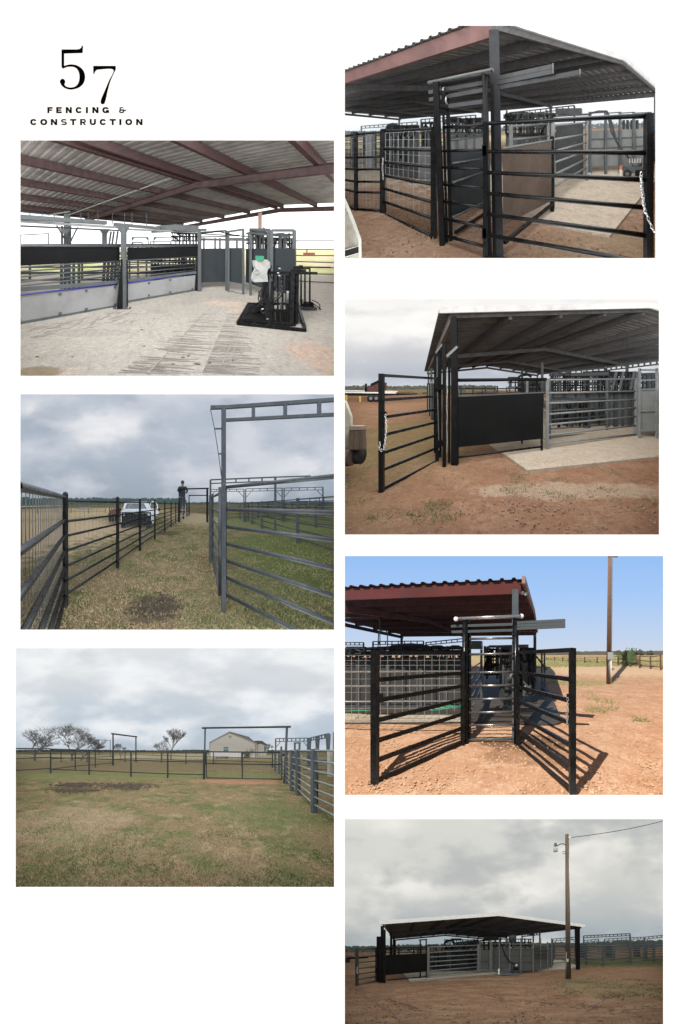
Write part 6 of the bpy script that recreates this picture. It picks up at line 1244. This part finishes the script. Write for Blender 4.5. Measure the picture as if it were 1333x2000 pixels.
g2 = hs.part('rear_wing', hw); g2.slab([W(u, v, hy + 12) for u, v in ((998, 470), (998, 408), (1012, 396), (1026, 408), (1040, 412), (1040, 470))], (0, 6, 0)); hs.part('roof', sr).slab([W(u, v, hy + 11.6) for u, v in ((1000, 396), (1020, 397), (1046, 415), (1040, 418), (1016, 409), (996, 412))], (0, 6, 0)); hs.part('downpipe', tr_).beam(W(992, 470, hy - .2), W(992, 410, hy - .2), .12); hs.part('downpipe', tr_).beam(W(1000, 460, hy + 10), W(1000, 410, hy + 10), .14)
wn = hs.part('window', M('dusk_glass', (.12, .17, .17), (.08, .11, .12), rough=.15, spec=.7)); wn.slab([W(863, 440, hy - .06), W(884, 440, hy - .06), W(884, 420, hy - .06), W(863, 420, hy - .06)], (0, .05, 0))
for p, q in (((862, 420), (885, 420)), ((862, 430), (885, 430)), ((862, 441), (885, 441)), ((862, 420), (862, 441)), ((885, 420), (885, 441))): wn.part('frame', hwt).beam(W(*p, hy - .1), W(*q, hy - .1), .07)
hs.part('vent', M('vent_grey', (.22, .2, .18))).slab([W(885, 386, hy - .06), W(896, 386, hy - .06), W(896, 376, hy - .06), W(885, 376, hy - .06)], (0, .05, 0)); hs.part('skirt', hwt).slab([W(812, 470, hy - .05), W(992, 470, hy - .05), W(992, 444, hy - .05), W(812, 444, hy - .05)], (0, .04, 0)); hs.part('side_window', wn.mat).slab([W(1028, 440, hy + 11.9), W(1036, 440, hy + 11.9), W(1036, 418, hy + 11.9), W(1028, 418, hy + 11.9)], (0, .05, 0))
rnd = random.Random(5); leaf = M('shrub_leaves', (.055, .075, .035), (.10, .12, .06), rough=.8, scale=2)
for k, (u_, v_, y_, R_, n_) in enumerate(((968, 468, 50, 1.25, 500), (948, 468, 51, .7, 200), (1047, 452, 62, 1.1, 220))):
    s_ = thing(Fy, 'shrub', ['rounded green shrub in front of the right corner of the house', 'low paler shrub beside the rounded one at the house wall', 'small dark tree rising behind the rear wing of the house'][k], 'shrub', W(u_, v_, y_), 'shrubs by the house'); s_.part('stem', bark).tube(W(u_, v_, y_), W(u_, v_ - 18, y_), .06, 5); blob_leaves(s_.part('foliage', leaf), W(u_, v_ - (18 if k < 2 else 30), y_), R_, n_, .13, rnd, (1.1, .8, .9))
bench = thing(Fy, 'garden_table', 'grey garden table and benches on the grass in front of the house', 'table', W(855, 474, 50)); bench.part('top', dgrey).beam(W(828, 462, 50), W(884, 462, 50), .7, .12); bench.part('seat', dgrey).beam(W(832, 467, 49), W(880, 467, 49), .3, .08)
for u_ in (836, 876): bench.part('leg', dgrey).beam(W(u_, 474, 50), W(u_, 462, 50), .1)
# grey fence on the right
fg = M('blue_grey_steel', (.075, .088, .095), (.05, .06, .066), rough=.4, scale=4, dust=(.2, .2, .19)); fl = M('pale_rail', (.19, .205, .205), (.13, .14, .14), rough=.4)
t = thing(Fy, 'pipe_fence', 'pale grey seven-rail pipe fence on square posts along the right edge', 'fence', G(1228, 690))
pz = [(1340, 430, 830, 5.0), (1230, 430, 690, 6.4), (1164, 432, 618, 8.95), (1140, 434, 600, 9.9), (1118, 436, 572, 12.0), (1090, 437, 530, 17), (1073, 438, 518, 20)]
for u_, a, b, y_ in pz[1:]: t.part('post', fg).beam(W(u_, b, y_), W(u_, a, y_), .11)
for u_, a, b, y_ in ((1240, 428, 650, 7.0), (1170, 430, 600, 9.6)): t.part('post', fg, True).tube(W(u_, b, y_), W(u_, a, y_), .05, 8)
for z in (1.6, 1.33, 1.08, .84, .62, .42, .22):
    p = t.part('rail', fl, True); q = [W(u_, 500, y_) for u_, a, b, y_ in pz]
    for w_ in q: w_.z = z
    p.path(q, .024, 8)
truss_frame(Fy, 'lattice header frame beyond the right fence, seen nearly flat on', (1075, 388, 515, 22), (1208, 386, 500, 21), (400, 398), 8, fg, .045, 'lattice headers of the pens', 'header_arch', brace=2.2)
x_ = truss_frame(Fy, 'lattice header running towards the viewer at the right edge', (1212, 386, 500, 19), (1290, 368, 500, 13), (396, 384), 7, fg, .04, 'lattice headers of the pens', 'header_arch')
for u_, v_, y_ in ((1212, 388, 19), (1246, 380, 16), (1290, 370, 13)): x_.part('gusset', fg).slab([W(u_ - 9, v_, y_), W(u_ + 9, v_, y_), W(u_ + 5, 440, y_), W(u_ - 5, 440, y_)], (0, .08, 0))
x_.part('post', fg).beam(W(1210, 500, 18), W(1210, 390, 18), .2)
sa = thing(Fy, 'pen_arch', 'short narrow pipe arch standing over the right fence', 'pen frame', W(1155, 520, 11)); 
for u_ in (1153, 1172): sa.part('post', fg).beam(W(u_, 520, 11), W(u_, 406, 11), .06)
sa.part('top', fg).beam(W(1150, 406, 11), W(1175, 405, 11), .06); sa.part('stub', fg).beam(W(1098, 470, 12), W(1098, 420, 12), .07)
pl = solo(Fy, 'pen_pillar', 'pale beige pillar inside the pens at the right edge', 'pillar', W(1299, 540, 11), M('pillar_beige', (.36, .34, .29), (.28, .27, .23))); pl.box(W(1299, 542, 11), .2, .2, 1.15); mp = solo(Fy, 'pen_mast', 'dark mast cut by the right edge of the pasture view', 'post', W(1311, 540, 10), fg); mp.beam(W(1311, 545, 10), W(1311, 362, 10), .05)
t = thing(Fy, 'pen_fence_rows', 'grey fence rows of the pens seen through the right fence', 'fence', W(1260, 520, 14))
for z in (.3, .55, .8, 1.05, 1.3, 1.55): t.part('rail', fg, True).tube(Vector(((1185 - 667) / F * 14, 14, z)), Vector(((1340 - 667) / F * 14, 14, z)), .03, 6)
mgr = M('mid_grey_steel', (.15, .16, .155), (.11, .115, .11), rough=.45, scale=5)
# ================================================================ G: barn from across the yard with light pole, lower right
Gy = Yard('G', 664, 1590, 2.0763, (674, 1600, 1296, 2030), 540, 1.6, 4.3, roll=-.02)
W, G = Gy.W, Gy.G
sky_box(Gy, SKY('sky_overcast_g', [(0, (.30, .35, .37)), (.12, (.31, .36, .39)), (.3, (.42, .44, .44)), (.7, (.56, .56, .53)), (1.1, (.58, .58, .55))], [((.76, .74, .69), .9, .44, .68, .9), ((.36, .38, .38), 1.1, .5, .66, .75), ((.74, .71, .62), .6, .62, .8, .6)], 1.0, 2.5, off=(8, 0, 3), stretch=(1, 1, 1.8)), GM('field_edge_g', (.10, .06, .04), [], bump=0))
gG = GM('red_yard', (.155, .085, .050), [((.22, .14, .085), .9, .42, .64, (1, 2.2, 1), .8), ((.07, .038, .024), 2.2, .5, .72, (1, 3, 1), .7), ((.20, .15, .09), 6, .55, .74, None, .45)],
        blobs=[((.135, .115, .055), 4.2, 9.4, 2.3, 2.4, .5), ((.055, .075, .03), 12, 24, 11, 7, .9), ((.065, .075, .035), 3.3, 11, 1.0, .6, .6), ((.24, .20, .15), -1.6, 12.6, 2.8, .5, .5), ((.22, .14, .09), -9.5, 19, 3.5, 3, .6), ((.19, .18, .09), -12, 34, 9, 6, .8), ((.16, .10, .06), 7, 13, 3.5, 1.2, .5)])
ground_sheet(Gy, gG, seed=8, bump=.03, rows=120)
pad = struct(Gy, 'concrete_pad', GM('pale_pad', (.33, .30, .25), [((.26, .23, .19), 1.2, .45, .7, None, .7)])); c_ = [G(283, 682), G(500, 662), G(700, 645), G(925, 632), G(975, 624), G(900, 595), G(500, 600), G(250, 640)]
for p in c_: p.z = .07
pad.slab(c_, (0, 0, -.12))
tw = solo(Gy, 'tyre_ruts', 'curving tyre ruts pressed into the red dirt at the bottom', 'ruts', G(250, 780), M('rut_soil', (.13, .073, .044), (.17, .10, .062), rough=1), kind='stuff'); rnd = random.Random(3)
for (a, b, c, n_) in (((30, 700), (150, 760), (260, 845), 26), ((60, 705), (200, 750), (330, 800), 22), ((600, 730), (900, 760), (1290, 720), 26), ((620, 745), (900, 790), (1290, 790), 22), ((1010, 790), (1150, 700), (1290, 680), 20)):
    for o in (-6, 0, 7):
        for i in range(n_):
            if rnd.random() < .35: continue
            t0, t1 = i / n_, (i + .9) / n_; q = [G((1 - t) ** 2 * a[0] + 2 * t * (1 - t) * b[0] + t * t * c[0], (1 - t) ** 2 * a[1] + 2 * t * (1 - t) * b[1] + t * t * c[1] + o + rnd.uniform(-1.5, 1.5)) for t in (t0, t1)]
            for p in q: p.z = .012
            tw.beam(q[0], q[1], rnd.uniform(.02, .05), .004)
blades(Gy, 'yard_grass', 'short olive grass around the foot of the light pole', 3600, lambda x, y: 1 if ((x - 4.2) / 2.6) ** 2 + ((y - 9.6) / 2.6) ** 2 < 1 and pn(x, y, 1.2, 1) > .42 else (.8 if x > 4 and y > 17.5 else .02), M('yard_blades', (.085, .095, .035), (.15, .13, .06), rough=.9), .02, .08, .006, 41, ymax=30)
stones(Gy, 'dirt_clods', 'clods and a pale stone or two over the red dirt yard', 'dirt', 2400, M('dirt_clod_g', (.17, .11, .07), (.1, .06, .04), rough=1), .010, .035, lambda x, y: 1, 14, 16)
wood_band(Gy, 'dim green tree line along the horizon behind the barn', 230, -10, 1340, 2, 6, 3000, M('ridge_dim', (.075, .095, .085), (.10, .115, .09), rough=1), 19, 1.7, 'tree_line')
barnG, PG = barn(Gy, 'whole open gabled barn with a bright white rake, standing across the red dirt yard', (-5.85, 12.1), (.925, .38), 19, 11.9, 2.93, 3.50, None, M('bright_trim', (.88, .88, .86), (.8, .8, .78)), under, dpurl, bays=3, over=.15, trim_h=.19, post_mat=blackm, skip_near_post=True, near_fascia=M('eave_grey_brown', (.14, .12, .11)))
cp = solo(Gy, 'corner_column', 'black clustered posts carrying the left near corner of the barn', 'column', G(180, 685), blackm)
for u_, v0, v1, y_ in ((180, 470, 688, 11.9), (166, 498, 686, 12), (156, 500, 682, 12.3), (173, 455, 686, 12.1)): cp.beam(W(u_, v1, y_), W(u_, v0, y_), .11)
cp.beam(W(152, 500, 12.2), W(182, 500, 12), .06); cp.beam(W(152, 560, 12.2), W(182, 560, 12), .2); cp.beam(W(152, 630, 12.2), W(182, 630, 12), .2)
rp = solo(Gy, 'corner_column', 'single black post carrying the right corner of the barn near the light pole', 'column', G(965, 632), blackm); rp.beam(W(966, 633, 16.6), W(960, 458, 16.6), .2)
pane_gate(Gy, 'pipe_gate', 'black seven-rail gate swung open at the far left of the barn', 'gate', (70, 545, 698, 11.1), (150, 545, 678, 12.3), [(548, 547), (580, 576), (604, 597), (628, 619), (650, 640), (672, 660), (694, 678)], bf, bf, .05, .03).part('chain', galv).path([W(72, 620, 11), W(69, 642, 11), W(73, 648, 11)], .02)
p1_ = thing(Gy, 'black_panel', 'solid black sheet panel between the left column and the grey gate', 'panel', G(270, 670)); qpanel(p1_.part('sheet', M('matt_black_sheet', (.01, .01, .01))), Gy, (187, 573, 655, 12.3), (354, 566, 640, 13), .05)
p1_.part('top_rail', blackm, True).tube(W(187, 545, 12.3), W(354, 541, 13), .04); p1_.part('foot_rail', blackm, True).tube(W(190, 675, 12.2), W(352, 660, 13), .03)
for u_ in (351, 327): p1_.part('post', blackm).beam(W(u_, 668, 13), W(u_, 510, 13), .055)
p1_.part('head', blackm).beam(W(322, 512, 13), W(355, 510, 13), .06)
pane_gate(Gy, 'pipe_gate', 'closed light grey pipe gate on the concrete pad right of the black panel', 'gate', (360, 538, 668, 12.9), (562, 530, 640, 14.6), [(541, 533), (563, 553), (582, 571), (601, 588), (620, 605), (638, 621), (655, 636)], mgr, mgr, .05, .032)
gs2 = M('pen_sheet_g', (.075, .08, .077), (.055, .06, .057), rough=.5, scale=1)
dp = thing(Gy, 'sheet_door', 'narrow grey sheet door between two posts right of the closed gate', 'door', G(590, 645)); qpanel(dp.part('sheet', gs2), Gy, (572, 554, 632, 14.8), (608, 552, 630, 15))
for u_ in (569, 612): dp.part('post', mgr).beam(W(u_, 648, 14.8), W(u_, 512, 14.8), .07)
dp.part('cross_bar', grey).beam(W(570, 595, 14.75), W(610, 593, 14.75), .05)
cw = thing(Gy, 'curved_pen_wall', 'grey curved sheet wall of the sweep pen with tall posts on the pad', 'pen wall', G(740, 640)); pts = [(618, 640, 15.3), (648, 648, 14.6), (690, 648, 14.6), (735, 646, 14.8), (785, 644, 15.2), (815, 640, 15.8), (843, 636, 16.4), (860, 632, 17)]
for i in range(len(pts) - 1): a, b = pts[i], pts[i + 1]; qpanel(cw.part('sheet', gs2), Gy, (a[0], 549, a[1] - 10, a[2]), (b[0], 547, b[1] - 10, b[2])); [cw.part('rail', grey).beam(W(a[0], v_, a[2] - .05), W(b[0], v_ - 2, b[2] - .05), .05, .05) for v_ in (528, 549, 572, 600)]
for i, (u_, v_, y_) in enumerate(pts): cw.part('post', mgr).beam(W(u_, v_, y_ - .1), W(u_, 505 if i % 2 else 520, y_ - .1), .075)
pw = thing(Gy, 'pen_wall', 'darker sheet pen wall behind the closed grey gate', 'pen wall', G(460, 640)); qpanel(pw.part('sheet', M('pen_dark_g', (.05, .052, .052), (.035, .037, .037), rough=.5)), Gy, (362, 556, 630, 17), (566, 552, 622, 18))
for i in range(9): u_ = 366 + i * 25; pw.part('post', dgrey).beam(W(u_, 632, 16.9), W(u_, 530, 16.9), .1)
pw.part('rail', dgrey).beam(W(362, 540, 16.9), W(566, 534, 17.9), .1, .1)
mcn = thing(Gy, 'squeeze_chute', 'dark cattle handling machinery standing above the closed grey gate', 'chute', W(450, 550, 17.5)); mb_ = mcn.part('body', blackm)
for a, b, c, d in ((424, 520, 466, 552), (480, 516, 520, 548), (520, 508, 572, 545), (600, 512, 640, 540)): mb_.slab([W(a, d, 17.5), W(c, d, 17.5), W(c, b + 10, 17.5), W(a, b + 10, 17.5)], (0, .8, 0))
mcn.part('hoop', blackm).path([W(424, 530, 17.3), W(432, 516, 17.3), W(458, 514, 17.3), (W(466, 528, 17.3))], .08); 
for u_, v0 in ((478, 520), (500, 516), (545, 508), (560, 505), (585, 505), (632, 500), (652, 500)): mcn.part('post', dgrey).beam(W(u_, 552, 17), W(u_, v0, 17), .1)
mcn.part('rail', dgrey).beam(W(478, 522, 17), W(660, 508, 17), .1); mcn.part('drum', dgrey, True).tube(W(686, 508, 16), W(716, 508, 16), .28, 14); mcn.part('drum_leg', grey).beam(W(668, 560, 16), W(684, 505, 16), .08); mcn.part('drum_leg', grey).beam(W(704, 560, 15.8), W(704, 500, 15.8), .08)
sp_ = thing(Gy, 'pen_fence_block', 'dark slatted block at the right end of the curved pen wall', 'fence', W(820, 620, 16.6))
for v_ in (545, 558, 571, 584): sp_.part('slat', dgrey).beam(W(790, v_, 15), W(842, v_ - 2, 16.2), .05, .06)
ar_ = thing(Gy, 'pen_arch', 'low pipe arches over the closed grey gate near the black panel', 'pen frame', W(375, 540, 16)); ar_.part('bar', dgrey).beam(W(357, 532, 16), W(396, 531, 16), .07)
for u_ in (360, 380, 394): ar_.part('bar', dgrey).beam(W(u_, 555, 16), W(u_, 532, 16), .06)
ho = solo(Gy, 'hydraulic_hose', 'black hose hanging down the curved grey wall to the power unit', 'hose', W(690, 600, 14.4), blackm); ho.path([W(648, 505, 14.4), W(660, 540, 14.3), W(672, 575, 14.3), W(690, 600, 14.3), W(712, 612, 14.3)], .035)
pu = thing(Gy, 'power_unit', 'hydraulic power unit and grey tank on the pad below the curved wall', 'pump', G(690, 650)); py = 14.1; pu.part('tank', grey).box(W(672, 648, py), .5, .35, .24); pu.part('base', mgr).box(W(690, 652, py - .1), 1.1, .4, .05); pu.part('motor', blackm, True).tube(W(705, 630, py), W(726, 630, py), .14, 12); pu.part('box', dgrey).box(W(716, 648, py), .32, .3, .2); pu.part('cap', wtrim).ball(W(717, 615, py), .06, 8); mk = solo(Gy, 'marker_can', 'white spray can standing at the pad edge by the grey tank', 'can', G(646, 652), wtrim); mk.tube(W(646, 652, 14), W(646, 629, 14), .05, 10)
# light pole
pl = thing(Gy, 'light_pole', 'tall weathered wooden pole with a yard lamp standing in the dirt yard', 'pole', G(927, 668)); py = Gy.gy(927, 668)
pl.part('pole', wood, True).tube(W(928, 669, py), W(922, 84, py), .135, 14, r2=.085); pl.part('conduit', mgr, True).tube(W(918, 668, py - .15), W(920, 560, py - .14), .035, 8); pl.part('meter_box', dgrey).slab([W(914, 553, py - .16), W(926, 553, py - .16), W(926, 530, py - .16), W(914, 530, py - .16)], (0, -.1, 0)); pl.part('conduit', dgrey, True).tube(W(922, 590, py - .15), W(922, 552, py - .14), .02, 8); pl.part('tag', wtrim).slab([W(922, 600, py - .16), W(928, 600, py - .16), W(928, 588, py - .16), W(922, 588, py - .16)], (0, -.02, 0)); pl.part('conduit', galv, True).tube(W(931, 400, py - .1), W(931, 95, py - .08), .015, 6)
la = pl.part('lamp_arm', dgrey, True); la.path([W(916, 124, py - .1), W(900, 121, py - .1), W(884, 128, py - .1), W(877, 132, py - .1)], .022)
lm = pl.part('lamp_housing', grey, True); lm.lathe(W(876, 136, py - .1), [(.02, .22), (.07, .2), (.085, .05), (.1, 0), (.02, 0)]); lg = pl.part('lamp_shade', M('frosted_lamp', (.5, .52, .52), (.42, .44, .44), rough=.3), True); lg.lathe(W(876, 136, py - .1), [(.12, 0), (.135, -.08), (.11, -.2), (.02, -.22)]); pl.part('bracket', dgrey).ring(W(911, 157, py - .15), (0, 1, 0), .07, .014, 12, 5); pl.part('insulator', wtrim).tube(W(930, 96, py - .1), W(938, 96, py - .1), .03, 8)
wr = solo(Gy, 'power_line', 'twisted black power line running from the pole top out of the right edge', 'wire', W(1100, 75, py), blackm); wr.path([W(938 + (1330 - 938) * i / 14, 96 + (22 - 96) * i / 14 + 9 * math.sin(math.pi * i / 14 * .9), py - .1) for i in range(15)], .014)
# pens on the right
fence_run(Gy, 'grey pipe fence of the outer pens running to the right edge', [(862, 530, 618, 19.5), (920, 531, 610, 21), (1000, 533, 612, 20.5), (1068, 533, 616, 19.3), (1180, 532, 607, 20.5), (1275, 530, 600, 21.3), (1340, 529, 596, 22)], (.12, .3, .45, .6, .72, .84, .97), fg, fg, .075, .035, square=True)
fence_run(Gy, 'second grey pipe fence close behind the outer one', [(862, 530, 600, 25), (960, 532, 600, 25), (1110, 531, 596, 26), (1240, 530, 592, 26), (1340, 528, 590, 26)], (.2, .4, .55, .7, .85, .97), fg, fg, .14, .04, square=True)
fence_run(Gy, 'farthest grey fence row in the outer pens', [(862, 530, 585, 32), (985, 530, 582, 32), (1090, 530, 580, 33), (1205, 528, 578, 33), (1340, 527, 575, 33)], (.2, .4, .6, .8, .97), dgrey, dgrey, .3, .05, square=True)
for k, (L_, R_, vin, nn) in enumerate((((990, 495, 560, 24), (1178, 486, 600, 22), (503, 494), 12), ((865, 508, 560, 26), (958, 500, 560, 25), (516, 509), 6), ((992, 514, 560, 30), (1050, 508, 560, 30), (521, 516), 4), ((1075, 508, 560, 28), (1180, 502, 560, 28), (516, 511), 6), ((1180, 502, 560, 30), (1235, 500, 560, 30), (509, 507), 4), ((1238, 500, 560, 26), (1340, 490, 560, 25), (508, 498), 6), ((740, 488, 540, 19), (812, 478, 560, 18), (498, 490), 6))):
    truss_frame(Gy, ['longest lattice header above the outer pens, in the middle', 'lattice header just left of the light pole behind the barn post', 'small lattice header under the left end of the longest one', 'lattice header under the right half of the longest one', 'short lattice header between the longest one and the right edge', 'lattice header leaving through the right edge', 'lattice header under the barn roof at its right end'][k], L_, R_, vin, nn, fg if k < 6 else dgrey, .05, 'lattice headers above the outer pens', 'header_arch', brace=1.6 if k in (1, 2, 3, 5) else 0)
# left distance
t = thing(Gy, 'far_pipe_fence', 'thin dark pipe fence crossing behind the black panel', 'fence', W(260, 560, 22))
for z in (.9, 1.3, 1.55): t.part('rail', dgrey, True).tube(W(186, Gy.vh + 9 + F * (1.6 - z) / 22, 22), W(360, Gy.vh + 7 + F * (1.6 - z) / 22, 22), .04, 6)
for u_ in (205, 240, 300, 318, 330): t.part('post', dgrey).beam(W(u_, 580, 22), W(u_, 545, 22), .1)
ft = thing(Gy, 'far_trailer', 'pale trailer parked beyond the pens, seen over the black panel', 'trailer', W(265, 568, 35)); ft.part('body', M('pale_trailer', (.4, .42, .42))).slab([W(240, 566, 35), W(290, 566, 35), W(288, 556, 35), W(262, 553, 35), (W(240, 560, 35))], (0, 2, 0)); ft.part('hitch', blackm).box(W(283, 555, 35), .5, .5, .25)
fb = thing(Gy, 'parked_flatbed', 'dark flatbed trailer with loads at the far left edge behind the open gate', 'trailer', W(45, 595, 32)); fb.part('bed', blackm).slab([W(10, 592, 32), W(82, 588, 32), W(82, 582, 32), W(10, 584, 32)], (0, 2, 0)); fb.part('load', M('rusty_load', (.12, .06, .04))).slab([W(20, 583, 32), W(60, 582, 32), W(52, 576, 32), W(24, 577, 32)], (0, 1.2, 0)); fb.part('wheel', rubber, True).tube(W(30, 594, 32), W(30, 594, 32.4), .35, 12)
fence_run(Gy, 'distant brown fence line across the field at the far left', [(-5, 560, 585), (30, 560, 584), (60, 560, 583), (90, 560, 582), (130, 559, 581), (150, 559, 581)], (.4, .95), wood, wood, .09, .04)

# ================================================================ working parts under the roofs, machine by machine
def machine(Y, label, u0, u1, v0, v1, y, seed, n=16, mats=(dgrey, blackm, grey), cat='chute', name='handling_machine', sheet=None):
    """a head-gate like machine: side frame, uprights at uneven spacing, cross rails, rams, hoses and a box on top"""
    rnd = random.Random(seed); W = Y.W; t = thing(Y, name, label, cat, W((u0 + u1) / 2, v1, y))
    h = (v1 - v0) * y / F; r = h * .035 + .012
    for v in (v0, v0 + (v1 - v0) * .3, v0 + (v1 - v0) * .62, v1): t.part('cross_rail', rnd.choice(mats)).beam(W(u0, v + rnd.uniform(-1, 1), y), W(u1, v + rnd.uniform(-1, 1), y), r * 1.4, r * 1.8)
    for i in range(n):
        u = u0 + (u1 - u0) * (i + rnd.uniform(.1, .9)) / n; a = rnd.choice((v0 - rnd.uniform(0, 6), v0, v0 + (v1 - v0) * .3)); b = rnd.choice((v1, v1, v0 + (v1 - v0) * .62))
        t.part('upright', rnd.choice(mats)).beam(W(u, b, y + rnd.uniform(-.15, .15)), W(u + rnd.uniform(-3, 3) * (rnd.random() < .3), a, y), rnd.uniform(.7, 2.) * r)
    for i in range(3):
        u = rnd.uniform(u0, u1 - 20); t.part('ram', rnd.choice(mats), True).tube(W(u, rnd.uniform(v0, v1), y - .1), W(u + rnd.uniform(12, 30), rnd.uniform(v0, v1), y - .1), r * .9, 8)
    for i in range(2):
        a = rnd.uniform(u0, u1 - 30); b = a + rnd.uniform(20, 50); t.part('hose', blackm, True).path([W(a + (b - a) * k / 6, v0 + (v1 - v0) * .3 * math.sin(math.pi * k / 6), y - .2) for k in range(7)], r * .4, 5)
    a = rnd.uniform(u0, u0 + (u1 - u0) * .5); b = a + (u1 - u0) * .3; t.part('box', mats[0]).slab([W(a, v0 + 2, y), W(b, v0 + 2, y), W(b, v0 - 7, y), W(a, v0 - 7, y)], (0, .3, 0))
    if sheet: qpanel(t.part('sheet', sheet), Y, (u0, v0 + (v1 - v0) * .4, v1, y + .15), (u1, v0 + (v1 - v0) * .4, v1, y + .15))
    return t
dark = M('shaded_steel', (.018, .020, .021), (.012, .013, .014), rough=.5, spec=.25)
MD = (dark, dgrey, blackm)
machine(A, 'dark jumble of headgate bars above the far end of the right alley side', 640, 760, 400, 455, 9.6, 1, 14, MD)
machine(A, 'grey headgate frame and rams just behind the white jug', 950, 1050, 404, 470, 8.9, 2, 12, (grey, dgrey, dark))
machine(A, 'low dark rails and rams right of the jug above the charcoal panel', 1060, 1140, 408, 466, 9.2, 3, 9, MD)
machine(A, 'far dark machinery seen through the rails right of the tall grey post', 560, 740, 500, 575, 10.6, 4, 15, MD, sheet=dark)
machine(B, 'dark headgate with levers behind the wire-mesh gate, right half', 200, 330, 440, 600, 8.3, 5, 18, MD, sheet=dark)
machine(B, 'dark machinery band between the tall frame and the column', 445, 600, 408, 470, 8.2, 6, 16, MD)
machine(B, 'dark machinery with open slots right of the column under the roof', 690, 890, 385, 470, 8.6, 7, 22, MD)
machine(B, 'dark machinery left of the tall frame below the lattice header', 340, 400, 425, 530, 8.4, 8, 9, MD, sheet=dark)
machine(C, 'dark headgate bars above the closed grey gate, left half', 860, 1000, 330, 400, 9.9, 9, 18, MD)
machine(C, 'dark headgate bars above the closed grey gate, right half', 1000, 1225, 320, 400, 9.7, 10, 22, MD)
machine(C, 'dark low machinery seen through the rails of the closed grey gate', 870, 1090, 430, 560, 9.9, 11, 16, MD)
machine(C, 'dark squeeze machinery over the right end of the black panel', 690, 835, 345, 402, 10.2, 12, 12, MD)
machine(E, 'dark machinery over the left part of the grey pen wall', 0, 200, 395, 440, 7.1, 13, 18, MD)
machine(E, 'dark machinery over the grey pen wall beside the tall gate frame', 200, 500, 390, 440, 7.1, 14, 24, MD)
machine(E, 'dark lane gate and rams seen through the upper rungs', 585, 650, 400, 500, 10, 15, 9, MD)
machine(E, 'dark hinge posts and latches at the right of the lane', 660, 704, 400, 640, 6.6, 16, 6, (grey, dgrey, dark))
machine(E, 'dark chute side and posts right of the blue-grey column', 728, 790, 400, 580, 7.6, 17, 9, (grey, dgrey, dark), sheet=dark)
machine(G_ := Gy, 'dark headgate row above the closed light grey gate', 424, 560, 512, 552, 16.2, 18, 18, MD)
machine(Gy, 'dark headgate row above the narrow sheet door and curved wall', 575, 780, 508, 552, 16.4, 19, 22, MD)
machine(Gy, 'dark machinery seen through the rails of the closed light grey gate', 375, 555, 560, 630, 16.4, 20, 16, MD, sheet=dark)
# end
flush()
